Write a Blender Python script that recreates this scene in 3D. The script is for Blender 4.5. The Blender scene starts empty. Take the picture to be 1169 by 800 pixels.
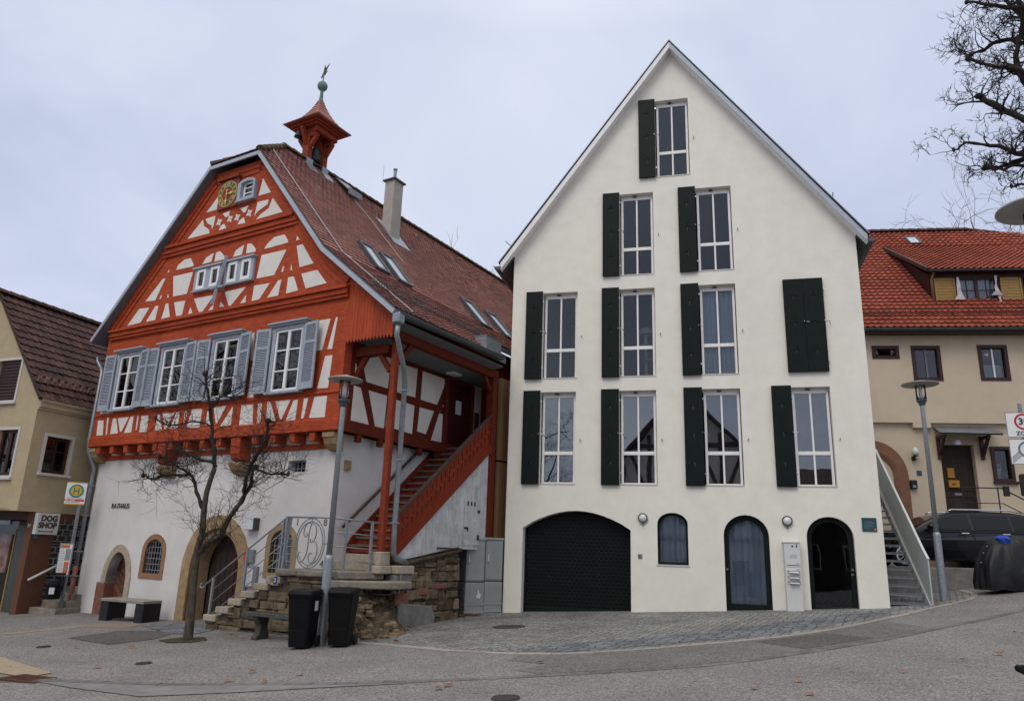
import bpy, bmesh, math, random
from math import sin, cos, pi, radians, atan2, hypot, sqrt
from mathutils import Vector, Matrix
from mathutils.geometry import tessellate_polygon, delaunay_2d_cdt

random.seed(11)
C = bpy.context.scene.collection
S = bpy.context.scene

# ------------------------------------------------------------------ camera
EYE = Vector((0.0, 0.0, 1.65))
PITCH, ROLL = radians(15.2553), radians(1.95445)
cam = bpy.data.cameras.new("camera")
camo = bpy.data.objects.new("camera", cam)
C.objects.link(camo)
F_ = Vector((0, cos(PITCH), sin(PITCH)))
U0 = Vector((0, -sin(PITCH), cos(PITCH)))
R0 = Vector((1, 0, 0))
R_ = R0 * cos(ROLL) + U0 * sin(ROLL)
U_ = U0 * cos(ROLL) - R0 * sin(ROLL)
camo.matrix_world = Matrix(((R_.x, U_.x, -F_.x, EYE.x), (R_.y, U_.y, -F_.y, EYE.y), (R_.z, U_.z, -F_.z, EYE.z), (0, 0, 0, 1)))
cam.sensor_width = 36.0
cam.lens = 855.42 / 1169.0 * 36.0
cam.clip_start = 0.1
cam.clip_end = 2000.0
S.camera = camo

# ------------------------------------------------------------------ sky, sun, exposure
SUN_EL, SUN_AZ = radians(48), radians(205)      # azimuth measured clockwise from +Y
world = bpy.data.worlds.new("World")
S.world = world
world.use_nodes = True
wn, wl = world.node_tree.nodes, world.node_tree.links
wn.clear()
w_out = wn.new("ShaderNodeOutputWorld")
w_bg = wn.new("ShaderNodeBackground")
w_bg.inputs["Strength"].default_value = 0.1
w_sky = wn.new("ShaderNodeTexSky")
w_sky.sky_type = 'NISHITA'
w_sky.sun_disc = False
w_sky.sun_elevation = SUN_EL
w_sky.sun_rotation = SUN_AZ
w_tc = wn.new("ShaderNodeTexCoord")
w_sep = wn.new("ShaderNodeSeparateXYZ")
wl.new(w_tc.outputs["Generated"], w_sep.inputs[0])
# flatten the dome so the cloud sheets stretch out towards the horizon
w_add = wn.new("ShaderNodeMath"); w_add.operation = 'ADD'; w_add.inputs[1].default_value = 0.35
wl.new(w_sep.outputs["Z"], w_add.inputs[0])
w_dx = wn.new("ShaderNodeMath"); w_dx.operation = 'DIVIDE'
w_dy = wn.new("ShaderNodeMath"); w_dy.operation = 'DIVIDE'
wl.new(w_sep.outputs["X"], w_dx.inputs[0]); wl.new(w_add.outputs[0], w_dx.inputs[1])
wl.new(w_sep.outputs["Y"], w_dy.inputs[0]); wl.new(w_add.outputs[0], w_dy.inputs[1])
w_cmb = wn.new("ShaderNodeCombineXYZ")
wl.new(w_dx.outputs[0], w_cmb.inputs[0]); wl.new(w_dy.outputs[0], w_cmb.inputs[1])
w_no = wn.new("ShaderNodeTexNoise")
w_no.inputs["Scale"].default_value = 1.5; w_no.inputs["Detail"].default_value = 7; w_no.inputs["Roughness"].default_value = 0.5
w_no.inputs["Distortion"].default_value = 0.5
wl.new(w_cmb.outputs[0], w_no.inputs["Vector"])
w_ramp = wn.new("ShaderNodeValToRGB")
w_ramp.color_ramp.elements[0].position = 0.34; w_ramp.color_ramp.elements[0].color = (0.57, 0.63, 0.815, 1)
w_ramp.color_ramp.elements[1].position = 0.66; w_ramp.color_ramp.elements[1].color = (0.80, 0.862, 1.0, 1)
wl.new(w_no.outputs["Fac"], w_ramp.inputs[0])
# overcast sky: the zenith is brighter than the lower sky, and neutral
w_zr = wn.new("ShaderNodeMapRange")
w_zr.inputs["From Min"].default_value = 0.62; w_zr.inputs["From Max"].default_value = 0.95
w_zr.inputs["To Min"].default_value = 0.0; w_zr.inputs["To Max"].default_value = 1.0
wl.new(w_sep.outputs["Z"], w_zr.inputs["Value"])
w_zm = wn.new("ShaderNodeMixRGB")
w_zm.inputs[2].default_value = (1.62, 1.56, 1.46, 1)
wl.new(w_zr.outputs[0], w_zm.inputs[0]); wl.new(w_ramp.outputs[0], w_zm.inputs[1])
w_mul = wn.new("ShaderNodeMixRGB"); w_mul.blend_type = 'MULTIPLY'; w_mul.inputs[0].default_value = 1.0
w_mul.inputs[2].default_value = (10.0, 10.0, 10.0, 1)
wl.new(w_zm.outputs[0], w_mul.inputs[1])
w_mix = wn.new("ShaderNodeMixRGB"); w_mix.inputs[0].default_value = 0.93
wl.new(w_sky.outputs[0], w_mix.inputs[1]); wl.new(w_mul.outputs[0], w_mix.inputs[2])
wl.new(w_mix.outputs[0], w_bg.inputs["Color"])
wl.new(w_bg.outputs[0], w_out.inputs[0])

sun = bpy.data.lights.new("sun", 'SUN')
sun.energy = 1.15
sun.angle = radians(32)
sun.color = (1.0, 0.94, 0.86)
suno = bpy.data.objects.new("sun", sun)
C.objects.link(suno)
sd = Vector((sin(SUN_AZ) * cos(SUN_EL), cos(SUN_AZ) * cos(SUN_EL), sin(SUN_EL)))   # towards the sun
suno.rotation_euler = sd.to_track_quat('Z', 'Y').to_euler()
suno.location = sd * 60

S.view_settings.view_transform = 'Standard'
S.view_settings.look = 'None'
S.view_settings.exposure = 0.0
S.view_settings.gamma = 1.0
S.view_settings.use_curve_mapping = False
S.render.engine = 'CYCLES'
S.cycles.use_denoising = True
S.cycles.max_bounces = 8
S.cycles.transparent_max_bounces = 16

# ------------------------------------------------------------------ materials
MATS = {}
def mat(name, c1, c2=None, scale=6.0, rough=0.8, bump=0.0, bscale=40.0, detail=6, stretch=(1, 1, 1),
        spec=0.35, metal=0.0, island=0.0, big=0.0, bigscale=0.5, bigcol=None, coat=0.0, lo=0.35, hi=0.65):
    m = bpy.data.materials.new(name)
    m.use_nodes = True
    n, l = m.node_tree.nodes, m.node_tree.links
    b = n["Principled BSDF"]
    b.inputs["Roughness"].default_value = rough
    b.inputs["Specular IOR Level"].default_value = spec
    b.inputs["Metallic"].default_value = metal
    b.inputs["Coat Weight"].default_value = coat
    b.inputs["Coat Roughness"].default_value = 0.05
    tc = n.new("ShaderNodeTexCoord")
    mp = n.new("ShaderNodeMapping"); mp.inputs["Scale"].default_value = stretch
    l.new(tc.outputs["Object"], mp.inputs[0])
    col = None
    if c2 is None:
        rgb = n.new("ShaderNodeRGB"); rgb.outputs[0].default_value = (*c1, 1); col = rgb.outputs[0]
    else:
        no = n.new("ShaderNodeTexNoise"); no.inputs["Scale"].default_value = scale; no.inputs["Detail"].default_value = detail
        no.inputs["Roughness"].default_value = 0.62
        l.new(mp.outputs[0], no.inputs["Vector"])
        r = n.new("ShaderNodeValToRGB")
        r.color_ramp.elements[0].position = lo; r.color_ramp.elements[0].color = (*c1, 1)
        r.color_ramp.elements[1].position = hi; r.color_ramp.elements[1].color = (*c2, 1)
        l.new(no.outputs["Fac"], r.inputs[0]); col = r.outputs[0]
    if big:
        nb = n.new("ShaderNodeTexNoise"); nb.inputs["Scale"].default_value = bigscale; nb.inputs["Detail"].default_value = 8
        nb.inputs["Roughness"].default_value = 0.65
        l.new(tc.outputs["Object"], nb.inputs["Vector"])
        rb = n.new("ShaderNodeMapRange"); rb.inputs["From Min"].default_value = 0.42; rb.inputs["From Max"].default_value = 0.72
        rb.inputs["To Max"].default_value = big
        l.new(nb.outputs["Fac"], rb.inputs["Value"])
        mx = n.new("ShaderNodeMixRGB"); mx.inputs[2].default_value = (*(bigcol or tuple(x * 0.55 for x in c1)), 1)
        l.new(rb.outputs[0], mx.inputs[0]); l.new(col, mx.inputs[1]); col = mx.outputs[0]
    if island:
        ge = n.new("ShaderNodeNewGeometry")
        mr = n.new("ShaderNodeMapRange"); mr.inputs["To Min"].default_value = 1 - island; mr.inputs["To Max"].default_value = 1 + island
        l.new(ge.outputs["Random Per Island"], mr.inputs["Value"])
        mm = n.new("ShaderNodeMixRGB"); mm.blend_type = 'MULTIPLY'; mm.inputs[0].default_value = 1.0
        l.new(col, mm.inputs[1]); l.new(mr.outputs[0], mm.inputs[2]); col = mm.outputs[0]
    l.new(col, b.inputs["Base Color"])
    if bump:
        nz = n.new("ShaderNodeTexNoise"); nz.inputs["Scale"].default_value = bscale; nz.inputs["Detail"].default_value = 5
        l.new(mp.outputs[0], nz.inputs["Vector"])
        bp = n.new("ShaderNodeBump"); bp.inputs["Strength"].default_value = bump; bp.inputs["Distance"].default_value = 0.02
        l.new(nz.outputs["Fac"], bp.inputs["Height"]); l.new(bp.outputs[0], b.inputs["Normal"])
    MATS[name] = m
    return m

def glass_mat(name, tint=(0.78, 0.82, 0.86), ior=1.58, rough=0.01, wave=0.03):
    m = bpy.data.materials.new(name); m.use_nodes = True
    n, l = m.node_tree.nodes, m.node_tree.links
    n.clear()
    o = n.new("ShaderNodeOutputMaterial")
    fr = n.new("ShaderNodeFresnel"); fr.inputs[0].default_value = ior
    # old panes are never quite flat
    tc = n.new("ShaderNodeTexCoord"); nz = n.new("ShaderNodeTexNoise"); nz.inputs["Scale"].default_value = 1.6; nz.inputs["Detail"].default_value = 1
    l.new(tc.outputs["Object"], nz.inputs["Vector"])
    bp = n.new("ShaderNodeBump"); bp.inputs["Strength"].default_value = wave; bp.inputs["Distance"].default_value = 0.05
    l.new(nz.outputs["Fac"], bp.inputs["Height"])
    g = n.new("ShaderNodeBsdfGlossy"); g.inputs["Roughness"].default_value = rough
    l.new(bp.outputs[0], g.inputs["Normal"])
    t = n.new("ShaderNodeBsdfTransparent"); t.inputs[0].default_value = (*tint, 1)
    mx = n.new("ShaderNodeMixShader")
    l.new(fr.outputs[0], mx.inputs[0]); l.new(t.outputs[0], mx.inputs[1]); l.new(g.outputs[0], mx.inputs[2])
    l.new(mx.outputs[0], o.inputs[0])
    MATS[name] = m
    return m

mat('cream_render', (0.74, 0.715, 0.625), (0.80, 0.775, 0.685), scale=2.5, rough=0.95, bump=0.25, bscale=90, big=0.25, bigscale=0.35, bigcol=(0.60, 0.585, 0.52), spec=0.15)
mat('white_plaster', (0.60, 0.575, 0.555), (0.67, 0.645, 0.625), scale=1.8, rough=0.95, bump=0.35, bscale=30, big=0.30, bigscale=0.5, bigcol=(0.52, 0.49, 0.465), spec=0.12)
mat('panel_plaster', (0.66, 0.625, 0.57), (0.73, 0.695, 0.64), scale=3, rough=0.95, bump=0.3, bscale=40, big=0.25, bigscale=1.1, bigcol=(0.56, 0.53, 0.48), spec=0.12)
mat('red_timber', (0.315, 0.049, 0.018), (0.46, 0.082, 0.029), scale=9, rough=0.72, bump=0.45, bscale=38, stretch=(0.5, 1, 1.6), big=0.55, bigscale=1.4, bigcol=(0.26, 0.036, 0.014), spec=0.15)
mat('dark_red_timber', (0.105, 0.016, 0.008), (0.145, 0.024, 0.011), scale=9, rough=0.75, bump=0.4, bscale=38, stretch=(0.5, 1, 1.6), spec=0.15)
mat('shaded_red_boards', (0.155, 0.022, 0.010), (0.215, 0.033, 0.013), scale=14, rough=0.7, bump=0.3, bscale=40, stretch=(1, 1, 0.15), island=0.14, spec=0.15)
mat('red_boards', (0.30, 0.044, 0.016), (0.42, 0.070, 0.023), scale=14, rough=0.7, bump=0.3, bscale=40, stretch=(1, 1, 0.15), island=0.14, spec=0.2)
mat('dark_red_door', (0.040, 0.007, 0.005), (0.055, 0.010, 0.007), scale=5, rough=0.5, spec=0.3)
mat('shutter_grey_blue', (0.30, 0.332, 0.38), (0.355, 0.392, 0.44), scale=8, rough=0.6, big=0.3, bigscale=2, bigcol=(0.235, 0.27, 0.33), spec=0.3)
mat('white_paint', (0.74, 0.73, 0.71), (0.80, 0.79, 0.77), scale=4, rough=0.5, spec=0.35)
mat('grey_fascia', (0.33, 0.37, 0.42), (0.40, 0.44, 0.49), scale=5, rough=0.5, spec=0.4)
mat('soffit_grey', (0.12, 0.13, 0.145), (0.165, 0.175, 0.19), scale=4, rough=0.8, stretch=(1, 6, 1))
mat('zinc', (0.22, 0.245, 0.265), (0.30, 0.33, 0.35), scale=7, rough=0.42, metal=0.55, spec=0.5, big=0.3, bigscale=3)
mat('dark_metal', (0.06, 0.065, 0.07), (0.085, 0.09, 0.095), scale=5, rough=0.5, metal=0.3)
mat('galvanised', (0.24, 0.265, 0.285), (0.33, 0.36, 0.38), scale=22, rough=0.45, metal=0.5, spec=0.5)
mat('plain_tiles', (0.325, 0.158, 0.132), (0.45, 0.228, 0.195), scale=2.2, rough=0.85, island=0.20, big=0.55, bigscale=0.55, bigcol=(0.20, 0.10, 0.085), spec=0.15)
mat('moss_tiles', (0.05, 0.045, 0.02), (0.11, 0.06, 0.03), scale=9, rough=0.9, island=0.3)
mat('orange_tiles', (0.235, 0.052, 0.033), (0.325, 0.080, 0.050), scale=2.0, rough=0.8, island=0.16, big=0.5, bigscale=0.5, bigcol=(0.14, 0.040, 0.028), spec=0.15)
mat('dark_pantiles', (0.045, 0.022, 0.019), (0.080, 0.036, 0.029), scale=2.0, rough=0.75, island=0.35, big=0.4, bigscale=0.9, bigcol=(0.03, 0.02, 0.02), spec=0.3)
mat('ochre_render', (0.43, 0.345, 0.22), (0.49, 0.40, 0.26), scale=3, rough=0.95, bump=0.5, bscale=60, big=0.3, bigscale=0.6, bigcol=(0.37, 0.30, 0.195), spec=0.12)
mat('beige_render', (0.575, 0.475, 0.35), (0.64, 0.535, 0.40), scale=2, rough=0.95, bump=0.4, bscale=50, big=0.35, bigscale=0.5, bigcol=(0.49, 0.40, 0.29), spec=0.12)
mat('arch_stone', (0.20, 0.098, 0.058), (0.245, 0.125, 0.078), scale=6, rough=0.9)
mat('brown_render', (0.115, 0.050, 0.028), (0.14, 0.062, 0.035), scale=4, rough=0.8)
mat('dark_green', (0.0055, 0.0105, 0.0085), (0.0075, 0.0135, 0.011), scale=4, rough=0.5, spec=0.12)
mat('sandstone', (0.30, 0.205, 0.115), (0.40, 0.285, 0.165), scale=7, rough=0.95, bump=0.6, bscale=35, big=0.45, bigscale=2, bigcol=(0.22, 0.15, 0.09), spec=0.1)
mat('pink_sandstone', (0.25, 0.13, 0.075), (0.32, 0.17, 0.10), scale=7, rough=0.95, bump=0.4, bscale=35, big=0.3, bigscale=3)
mat('pale_stone', (0.36, 0.31, 0.235), (0.47, 0.41, 0.32), scale=14, rough=0.95, bump=0.6, bscale=60, big=0.5, bigscale=3, bigcol=(0.22, 0.185, 0.14), spec=0.1)
mat('red_sandstone', (0.17, 0.070, 0.050), (0.23, 0.10, 0.07), scale=6, rough=0.95, bump=0.5, bscale=30)
mat('rubble_stone', (0.085, 0.062, 0.040), (0.215, 0.165, 0.11), scale=5, rough=0.95, bump=0.9, bscale=24, island=0.42, big=0.5, bigscale=2.5, bigcol=(0.085, 0.065, 0.042), spec=0.1)
mat('mortar', (0.06, 0.047, 0.033), (0.13, 0.10, 0.07), scale=12, rough=1.0, bump=0.8, bscale=40)
mat('step_stone', (0.20, 0.175, 0.14), (0.30, 0.265, 0.215), scale=9, rough=0.95, bump=0.6, bscale=45, big=0.5, bigscale=2, bigcol=(0.12, 0.10, 0.08))
mat('earth', (0.055, 0.036, 0.022), (0.13, 0.09, 0.055), scale=7, rough=1.0, bump=1.0, bscale=18, big=0.5, bigscale=3, bigcol=(0.04, 0.04, 0.018))
mat('concrete', (0.17, 0.162, 0.15), (0.25, 0.24, 0.22), scale=5, rough=0.95, bump=0.4, bscale=40, big=0.5, bigscale=1.4, bigcol=(0.11, 0.10, 0.09))
mat('weathered_wood', (0.20, 0.185, 0.16), (0.31, 0.29, 0.255), scale=10, rough=0.9, stretch=(0.3, 3, 3), bump=0.3)
mat('dark_wood', (0.045, 0.028, 0.02), (0.075, 0.048, 0.034), scale=8, rough=0.7, stretch=(0.3, 2, 2), bump=0.3)
mat('door_wood', (0.10, 0.042, 0.022), (0.155, 0.066, 0.036), scale=6, rough=0.65, stretch=(1, 1, 0.3), bump=0.2, island=0.2)
mat('old_oak', (0.022, 0.014, 0.010), (0.04, 0.024, 0.016), scale=6, rough=0.7, stretch=(1, 1, 0.2))
mat('light_wood', (0.235, 0.135, 0.062), (0.31, 0.185, 0.09), scale=5, rough=0.8, stretch=(1, 1, 0.15), bump=0.2)
mat('ochre_wood', (0.27, 0.165, 0.055), (0.37, 0.235, 0.085), scale=9, rough=0.8, stretch=(1, 1, 4), bump=0.3)
mat('white_boards', (0.50, 0.505, 0.51), (0.61, 0.612, 0.615), scale=6, rough=0.85, stretch=(3, 3, 0.25), bump=0.4, island=0.06, big=0.65, bigscale=3.2, bigcol=(0.24, 0.235, 0.23))
mat('brown_frame', (0.036, 0.012, 0.010), (0.05, 0.016, 0.013), scale=4, rough=0.5)
mat('white_trim', (0.55, 0.53, 0.49), rough=0.7)
mat('bark', (0.035, 0.027, 0.020), (0.105, 0.085, 0.062), scale=16, rough=1.0, bump=1.0, bscale=40, stretch=(1, 1, 0.35), big=0.4, bigscale=4, bigcol=(0.05, 0.05, 0.025))
mat('dark_bark', (0.018, 0.014, 0.012), (0.038, 0.03, 0.024), scale=12, rough=1.0, bump=0.6, bscale=40)
mat('far_bark', (0.10, 0.09, 0.085), (0.15, 0.135, 0.12), scale=4, rough=1.0)
mat('black_plastic', (0.0045, 0.0047, 0.005), (0.0065, 0.0067, 0.007), scale=12, rough=0.5, spec=0.14, bump=0.08, bscale=120)
mat('rubber', (0.012, 0.012, 0.012), rough=0.85)
mat('cabinet_grey', (0.235, 0.255, 0.245), (0.275, 0.295, 0.285), scale=3, rough=0.6, big=0.3, bigscale=2, bigcol=(0.20, 0.20, 0.185))
mat('dirty_white', (0.56, 0.56, 0.54), (0.62, 0.62, 0.60), scale=3, rough=0.5)
mat('panel_grey', (0.40, 0.42, 0.415), (0.45, 0.47, 0.465), scale=3, rough=0.55, metal=0.1)
mat('copper_green', (0.09, 0.17, 0.135), (0.14, 0.24, 0.19), scale=9, rough=0.75)
mat('bell_bronze', (0.035, 0.045, 0.040), (0.055, 0.066, 0.058), scale=7, rough=0.5, metal=0.6)
mat('gold', (0.75, 0.45, 0.10), rough=0.35, metal=0.7)
mat('clock_green', (0.03, 0.10, 0.075), (0.04, 0.13, 0.10), scale=8, rough=0.6)
mat('clock_red', (0.19, 0.035, 0.018), (0.23, 0.045, 0.024), scale=6, rough=0.7)
mat('chimney_render', (0.38, 0.355, 0.32), (0.44, 0.415, 0.375), scale=3, rough=0.95, bump=0.3, big=0.3, bigscale=1)
mat('skylight_glass', (0.35, 0.41, 0.47), rough=0.06, spec=1.0)
mat('black_board', (0.010, 0.010, 0.011), (0.016, 0.016, 0.017), scale=5, rough=0.6)
mat('tarp', (0.006, 0.006, 0.0065), (0.011, 0.011, 0.012), scale=8, rough=0.42, spec=0.3, bump=0.25, bscale=9)
mat('blue_cloth', (0.012, 0.05, 0.35), (0.03, 0.10, 0.50), scale=18, rough=0.6)
mat('car_paint', (0.0022, 0.0026, 0.006), rough=0.35, spec=0.25, coat=0.5)
mat('car_glass', (0.004, 0.005, 0.005), rough=0.03, spec=0.3)
mat('chrome', (0.55, 0.56, 0.58), rough=0.2, metal=1.0)
mat('tyre', (0.013, 0.013, 0.013), rough=0.9)
mat('car_dark', (0.006, 0.006, 0.006), rough=0.6)
mat('lens', (0.45, 0.47, 0.5), rough=0.1, spec=0.8)
mat('red_lens', (0.25, 0.01, 0.01), rough=0.15, spec=0.8)
mat('sign_white', (0.72, 0.72, 0.72), rough=0.5)
mat('sign_yellow', (0.70, 0.36, 0.02), rough=0.5)
mat('sign_green', (0.02, 0.23, 0.17), rough=0.5)
mat('sign_red', (0.55, 0.045, 0.02), rough=0.5)
mat('traffic_red', (0.42, 0.012, 0.02), rough=0.5)
mat('sign_grey', (0.16, 0.17, 0.18), rough=0.5)
mat('ink', (0.02, 0.02, 0.02), rough=0.7)
mat('brown_ink', (0.055, 0.035, 0.025), rough=0.7)
mat('grey_ink', (0.25, 0.25, 0.26), rough=0.7)
mat('letter_metal', (0.05, 0.06, 0.05), rough=0.5, metal=0.3)
mat('plaque_teal', (0.010, 0.060, 0.075), (0.014, 0.075, 0.09), scale=5, rough=0.35, spec=0.5)
mat('orange', (0.60, 0.14, 0.02), rough=0.6)
mat('blue_enamel', (0.01, 0.06, 0.28), rough=0.3)
mat('curtain', (0.62, 0.64, 0.68), (0.70, 0.72, 0.75), scale=3, rough=0.95)
mat('net_curtain', (0.55, 0.56, 0.56), (0.70, 0.71, 0.70), scale=20, rough=0.95)
mat('room_dark', (0.02, 0.02, 0.02), rough=0.95)
mat('room_mid', (0.05, 0.048, 0.046), rough=0.95)
mat('milk_glass', (0.62, 0.64, 0.66), rough=0.2, spec=0.6)
mat('glass_block', (0.045, 0.040, 0.028), (0.08, 0.07, 0.045), scale=6, rough=0.15, spec=0.7)
mat('green_tile', (0.03, 0.042, 0.038), (0.055, 0.07, 0.062), scale=20, rough=0.35, spec=0.5)
mat('paper', (0.60, 0.60, 0.60), rough=0.8)
mat('paper_yellow', (0.42, 0.20, 0.03), rough=0.8)
mat('poster_pink', (0.22, 0.08, 0.07), (0.36, 0.31, 0.30), scale=3, rough=0.7)
mat('cat_cream', (0.55, 0.47, 0.36), rough=0.95)
mat('plastic_sheet', (0.50, 0.46, 0.46), rough=0.4)
mat('rust', (0.07, 0.028, 0.016), (0.11, 0.05, 0.03), scale=20, rough=0.85, metal=0.2)
mat('leaf', (0.20, 0.065, 0.018), (0.34, 0.14, 0.045), scale=8, rough=0.8, island=0.4)
mat('ivy', (0.03, 0.06, 0.015), (0.06, 0.10, 0.03), scale=8, rough=0.7, island=0.3)
mat('kerb_stone', (0.235, 0.215, 0.19), (0.32, 0.295, 0.265), scale=9, rough=0.9, bump=0.3, bscale=50, island=0.12)
mat('dark_kerb', (0.11, 0.105, 0.10), (0.16, 0.155, 0.15), scale=9, rough=0.9, bump=0.3, bscale=50, island=0.2)
mat('tan_paving', (0.27, 0.21, 0.145), (0.33, 0.265, 0.19), scale=6, rough=0.9, bump=0.3)
mat('grey_slab', (0.155, 0.152, 0.153), (0.215, 0.209, 0.209), scale=5, rough=0.9, bump=0.3, big=0.4, bigscale=1.2)
mat('cast_iron', (0.045, 0.038, 0.032), (0.08, 0.068, 0.058), scale=30, rough=0.7, metal=0.3, bump=0.5, bscale=60)
mat('soil', (0.035, 0.03, 0.016), (0.06, 0.065, 0.025), scale=10, rough=1.0, bump=0.8, bscale=20)
mat('old_timber_brown', (0.055, 0.035, 0.025), (0.085, 0.055, 0.04), scale=6, rough=0.85)
mat('shaded_red_timber', (0.20, 0.034, 0.016), (0.28, 0.053, 0.023), scale=9, rough=0.72, bump=0.45, bscale=38, big=0.5, bigscale=1.8, bigcol=(0.15, 0.024, 0.012), spec=0.15)  # darker copy of the red timber, with shade mixed into its colour
mat('tread_wood', (0.10, 0.085, 0.07), (0.17, 0.15, 0.125), scale=10, rough=0.9, stretch=(0.3, 3, 3), bump=0.3)
mat('grey_screen', (0.12, 0.12, 0.125), (0.16, 0.16, 0.165), scale=6, rough=0.95)
glass_mat('window_glass')
mat('dim_brown', (0.055, 0.045, 0.038), (0.075, 0.062, 0.052), scale=4, rough=0.9)
mat('dark_stone', (0.05, 0.046, 0.04), (0.08, 0.074, 0.066), scale=6, rough=0.95)
glass_mat('mirror_glass', ior=2.25, wave=0.02)
glass_mat('lamp_glass', tint=(0.95, 0.96, 0.97), ior=1.3, rough=0.02)
glass_mat('old_glass', tint=(0.75, 0.78, 0.80), ior=1.8, rough=0.015, wave=0.12)

def asphalt(name, c1, c2, patch):
    m = mat(name, c1, c2, scale=30, rough=0.92, bump=0.6, bscale=75, detail=4, big=0.5, bigscale=0.42, bigcol=patch, spec=0.25, lo=0.3, hi=0.7)
    n, l = m.node_tree.nodes, m.node_tree.links
    b = n["Principled BSDF"]
    src = b.inputs["Base Color"].links[0].from_socket
    tc = [x for x in n if x.type == 'TEX_COORD'][0]
    # every chipping in the surface has its own tone
    v = n.new("ShaderNodeTexVoronoi"); v.inputs["Scale"].default_value = 58
    l.new(tc.outputs["Object"], v.inputs["Vector"])
    sp = n.new("ShaderNodeSeparateColor"); l.new(v.outputs["Color"], sp.inputs[0])
    mr = n.new("ShaderNodeMapRange"); mr.inputs["To Min"].default_value = 0.50; mr.inputs["To Max"].default_value = 1.55
    l.new(sp.outputs[0], mr.inputs["Value"])
    mx = n.new("ShaderNodeMixRGB"); mx.blend_type = 'MULTIPLY'; mx.inputs[0].default_value = 1.0
    l.new(src, mx.inputs[1]); l.new(mr.outputs[0], mx.inputs[2])
    # wheel-worn and damp blotches
    nb = n.new("ShaderNodeTexNoise"); nb.inputs["Scale"].default_value = 0.9; nb.inputs["Detail"].default_value = 9; nb.inputs["Roughness"].default_value = 0.6
    l.new(tc.outputs["Object"], nb.inputs["Vector"])
    mr2 = n.new("ShaderNodeMapRange"); mr2.inputs["From Min"].default_value = 0.3; mr2.inputs["From Max"].default_value = 0.7
    mr2.inputs["To Min"].default_value = 0.84; mr2.inputs["To Max"].default_value = 1.10
    l.new(nb.outputs["Fac"], mr2.inputs["Value"])
    mu = n.new("ShaderNodeMixRGB"); mu.blend_type = 'MULTIPLY'; mu.inputs[0].default_value = 1.0
    l.new(mx.outputs[0], mu.inputs[1]); l.new(mr2.outputs[0], mu.inputs[2])
    l.new(mu.outputs[0], b.inputs["Base Color"])
    return m
asphalt('asphalt', (0.165, 0.155, 0.149), (0.235, 0.221, 0.213), (0.165, 0.154, 0.147))
asphalt('asphalt_dark', (0.125, 0.117, 0.112), (0.18, 0.168, 0.162), (0.125, 0.116, 0.111))
asphalt('asphalt_patch', (0.085, 0.077, 0.072), (0.125, 0.114, 0.107), (0.085, 0.076, 0.071))

def cobble_mat(name, c1, c2, mort, sc, edge=0.045, rnd=0.55):
    """small setts: cells with dark joints, each stone its own tone"""
    m = bpy.data.materials.new(name); m.use_nodes = True
    n, l = m.node_tree.nodes, m.node_tree.links
    b = n["Principled BSDF"]; b.inputs["Roughness"].default_value = 0.75; b.inputs["Specular IOR Level"].default_value = 0.35
    tc = n.new("ShaderNodeTexCoord")
    sx = n.new("ShaderNodeSeparateXYZ"); l.new(tc.outputs["Object"], sx.inputs[0])
    cb = n.new("ShaderNodeCombineXYZ"); l.new(sx.outputs["X"], cb.inputs[0]); l.new(sx.outputs["Y"], cb.inputs[1])
    mp = n.new("ShaderNodeMapping"); mp.inputs["Rotation"].default_value = (0, 0, 0.42); mp.inputs["Scale"].default_value = (sc * 0.82, sc, 1)
    l.new(cb.outputs[0], mp.inputs[0])
    v1 = n.new("ShaderNodeTexVoronoi"); v1.voronoi_dimensions = '2D'; v1.feature = 'DISTANCE_TO_EDGE'; v1.inputs["Scale"].default_value = 1; v1.inputs["Randomness"].default_value = rnd
    v2 = n.new("ShaderNodeTexVoronoi"); v2.voronoi_dimensions = '2D'; v2.inputs["Scale"].default_value = 1; v2.inputs["Randomness"].default_value = rnd
    l.new(mp.outputs[0], v1.inputs["Vector"]); l.new(mp.outputs[0], v2.inputs["Vector"])
    sp = n.new("ShaderNodeSeparateColor"); l.new(v2.outputs["Color"], sp.inputs[0])
    mx = n.new("ShaderNodeMixRGB"); mx.inputs[1].default_value = (*c1, 1); mx.inputs[2].default_value = (*c2, 1); l.new(sp.outputs[0], mx.inputs[0])
    nb = n.new("ShaderNodeTexNoise"); nb.inputs["Scale"].default_value = 0.8; nb.inputs["Detail"].default_value = 8; nb.inputs["Roughness"].default_value = 0.65
    l.new(tc.outputs["Object"], nb.inputs["Vector"])
    mr = n.new("ShaderNodeMapRange"); mr.inputs["From Min"].default_value = 0.35; mr.inputs["From Max"].default_value = 0.68; mr.inputs["To Min"].default_value = 0.68; mr.inputs["To Max"].default_value = 1.15
    l.new(nb.outputs["Fac"], mr.inputs["Value"])
    mu = n.new("ShaderNodeMixRGB"); mu.blend_type = 'MULTIPLY'; mu.inputs[0].default_value = 1.0; l.new(mx.outputs[0], mu.inputs[1]); l.new(mr.outputs[0], mu.inputs[2])
    ed = n.new("ShaderNodeMapRange"); ed.inputs["From Min"].default_value = edge * 0.5; ed.inputs["From Max"].default_value = edge * 2.0
    l.new(v1.outputs["Distance"], ed.inputs["Value"])
    mj = n.new("ShaderNodeMixRGB"); mj.inputs[1].default_value = (*mort, 1); l.new(ed.outputs[0], mj.inputs[0]); l.new(mu.outputs[0], mj.inputs[2])
    l.new(mj.outputs[0], b.inputs["Base Color"])
    bp = n.new("ShaderNodeBump"); bp.inputs["Strength"].default_value = 0.8; bp.inputs["Distance"].default_value = 0.012
    l.new(ed.outputs[0], bp.inputs["Height"]); l.new(bp.outputs[0], b.inputs["Normal"])
    MATS[name] = m
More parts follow.
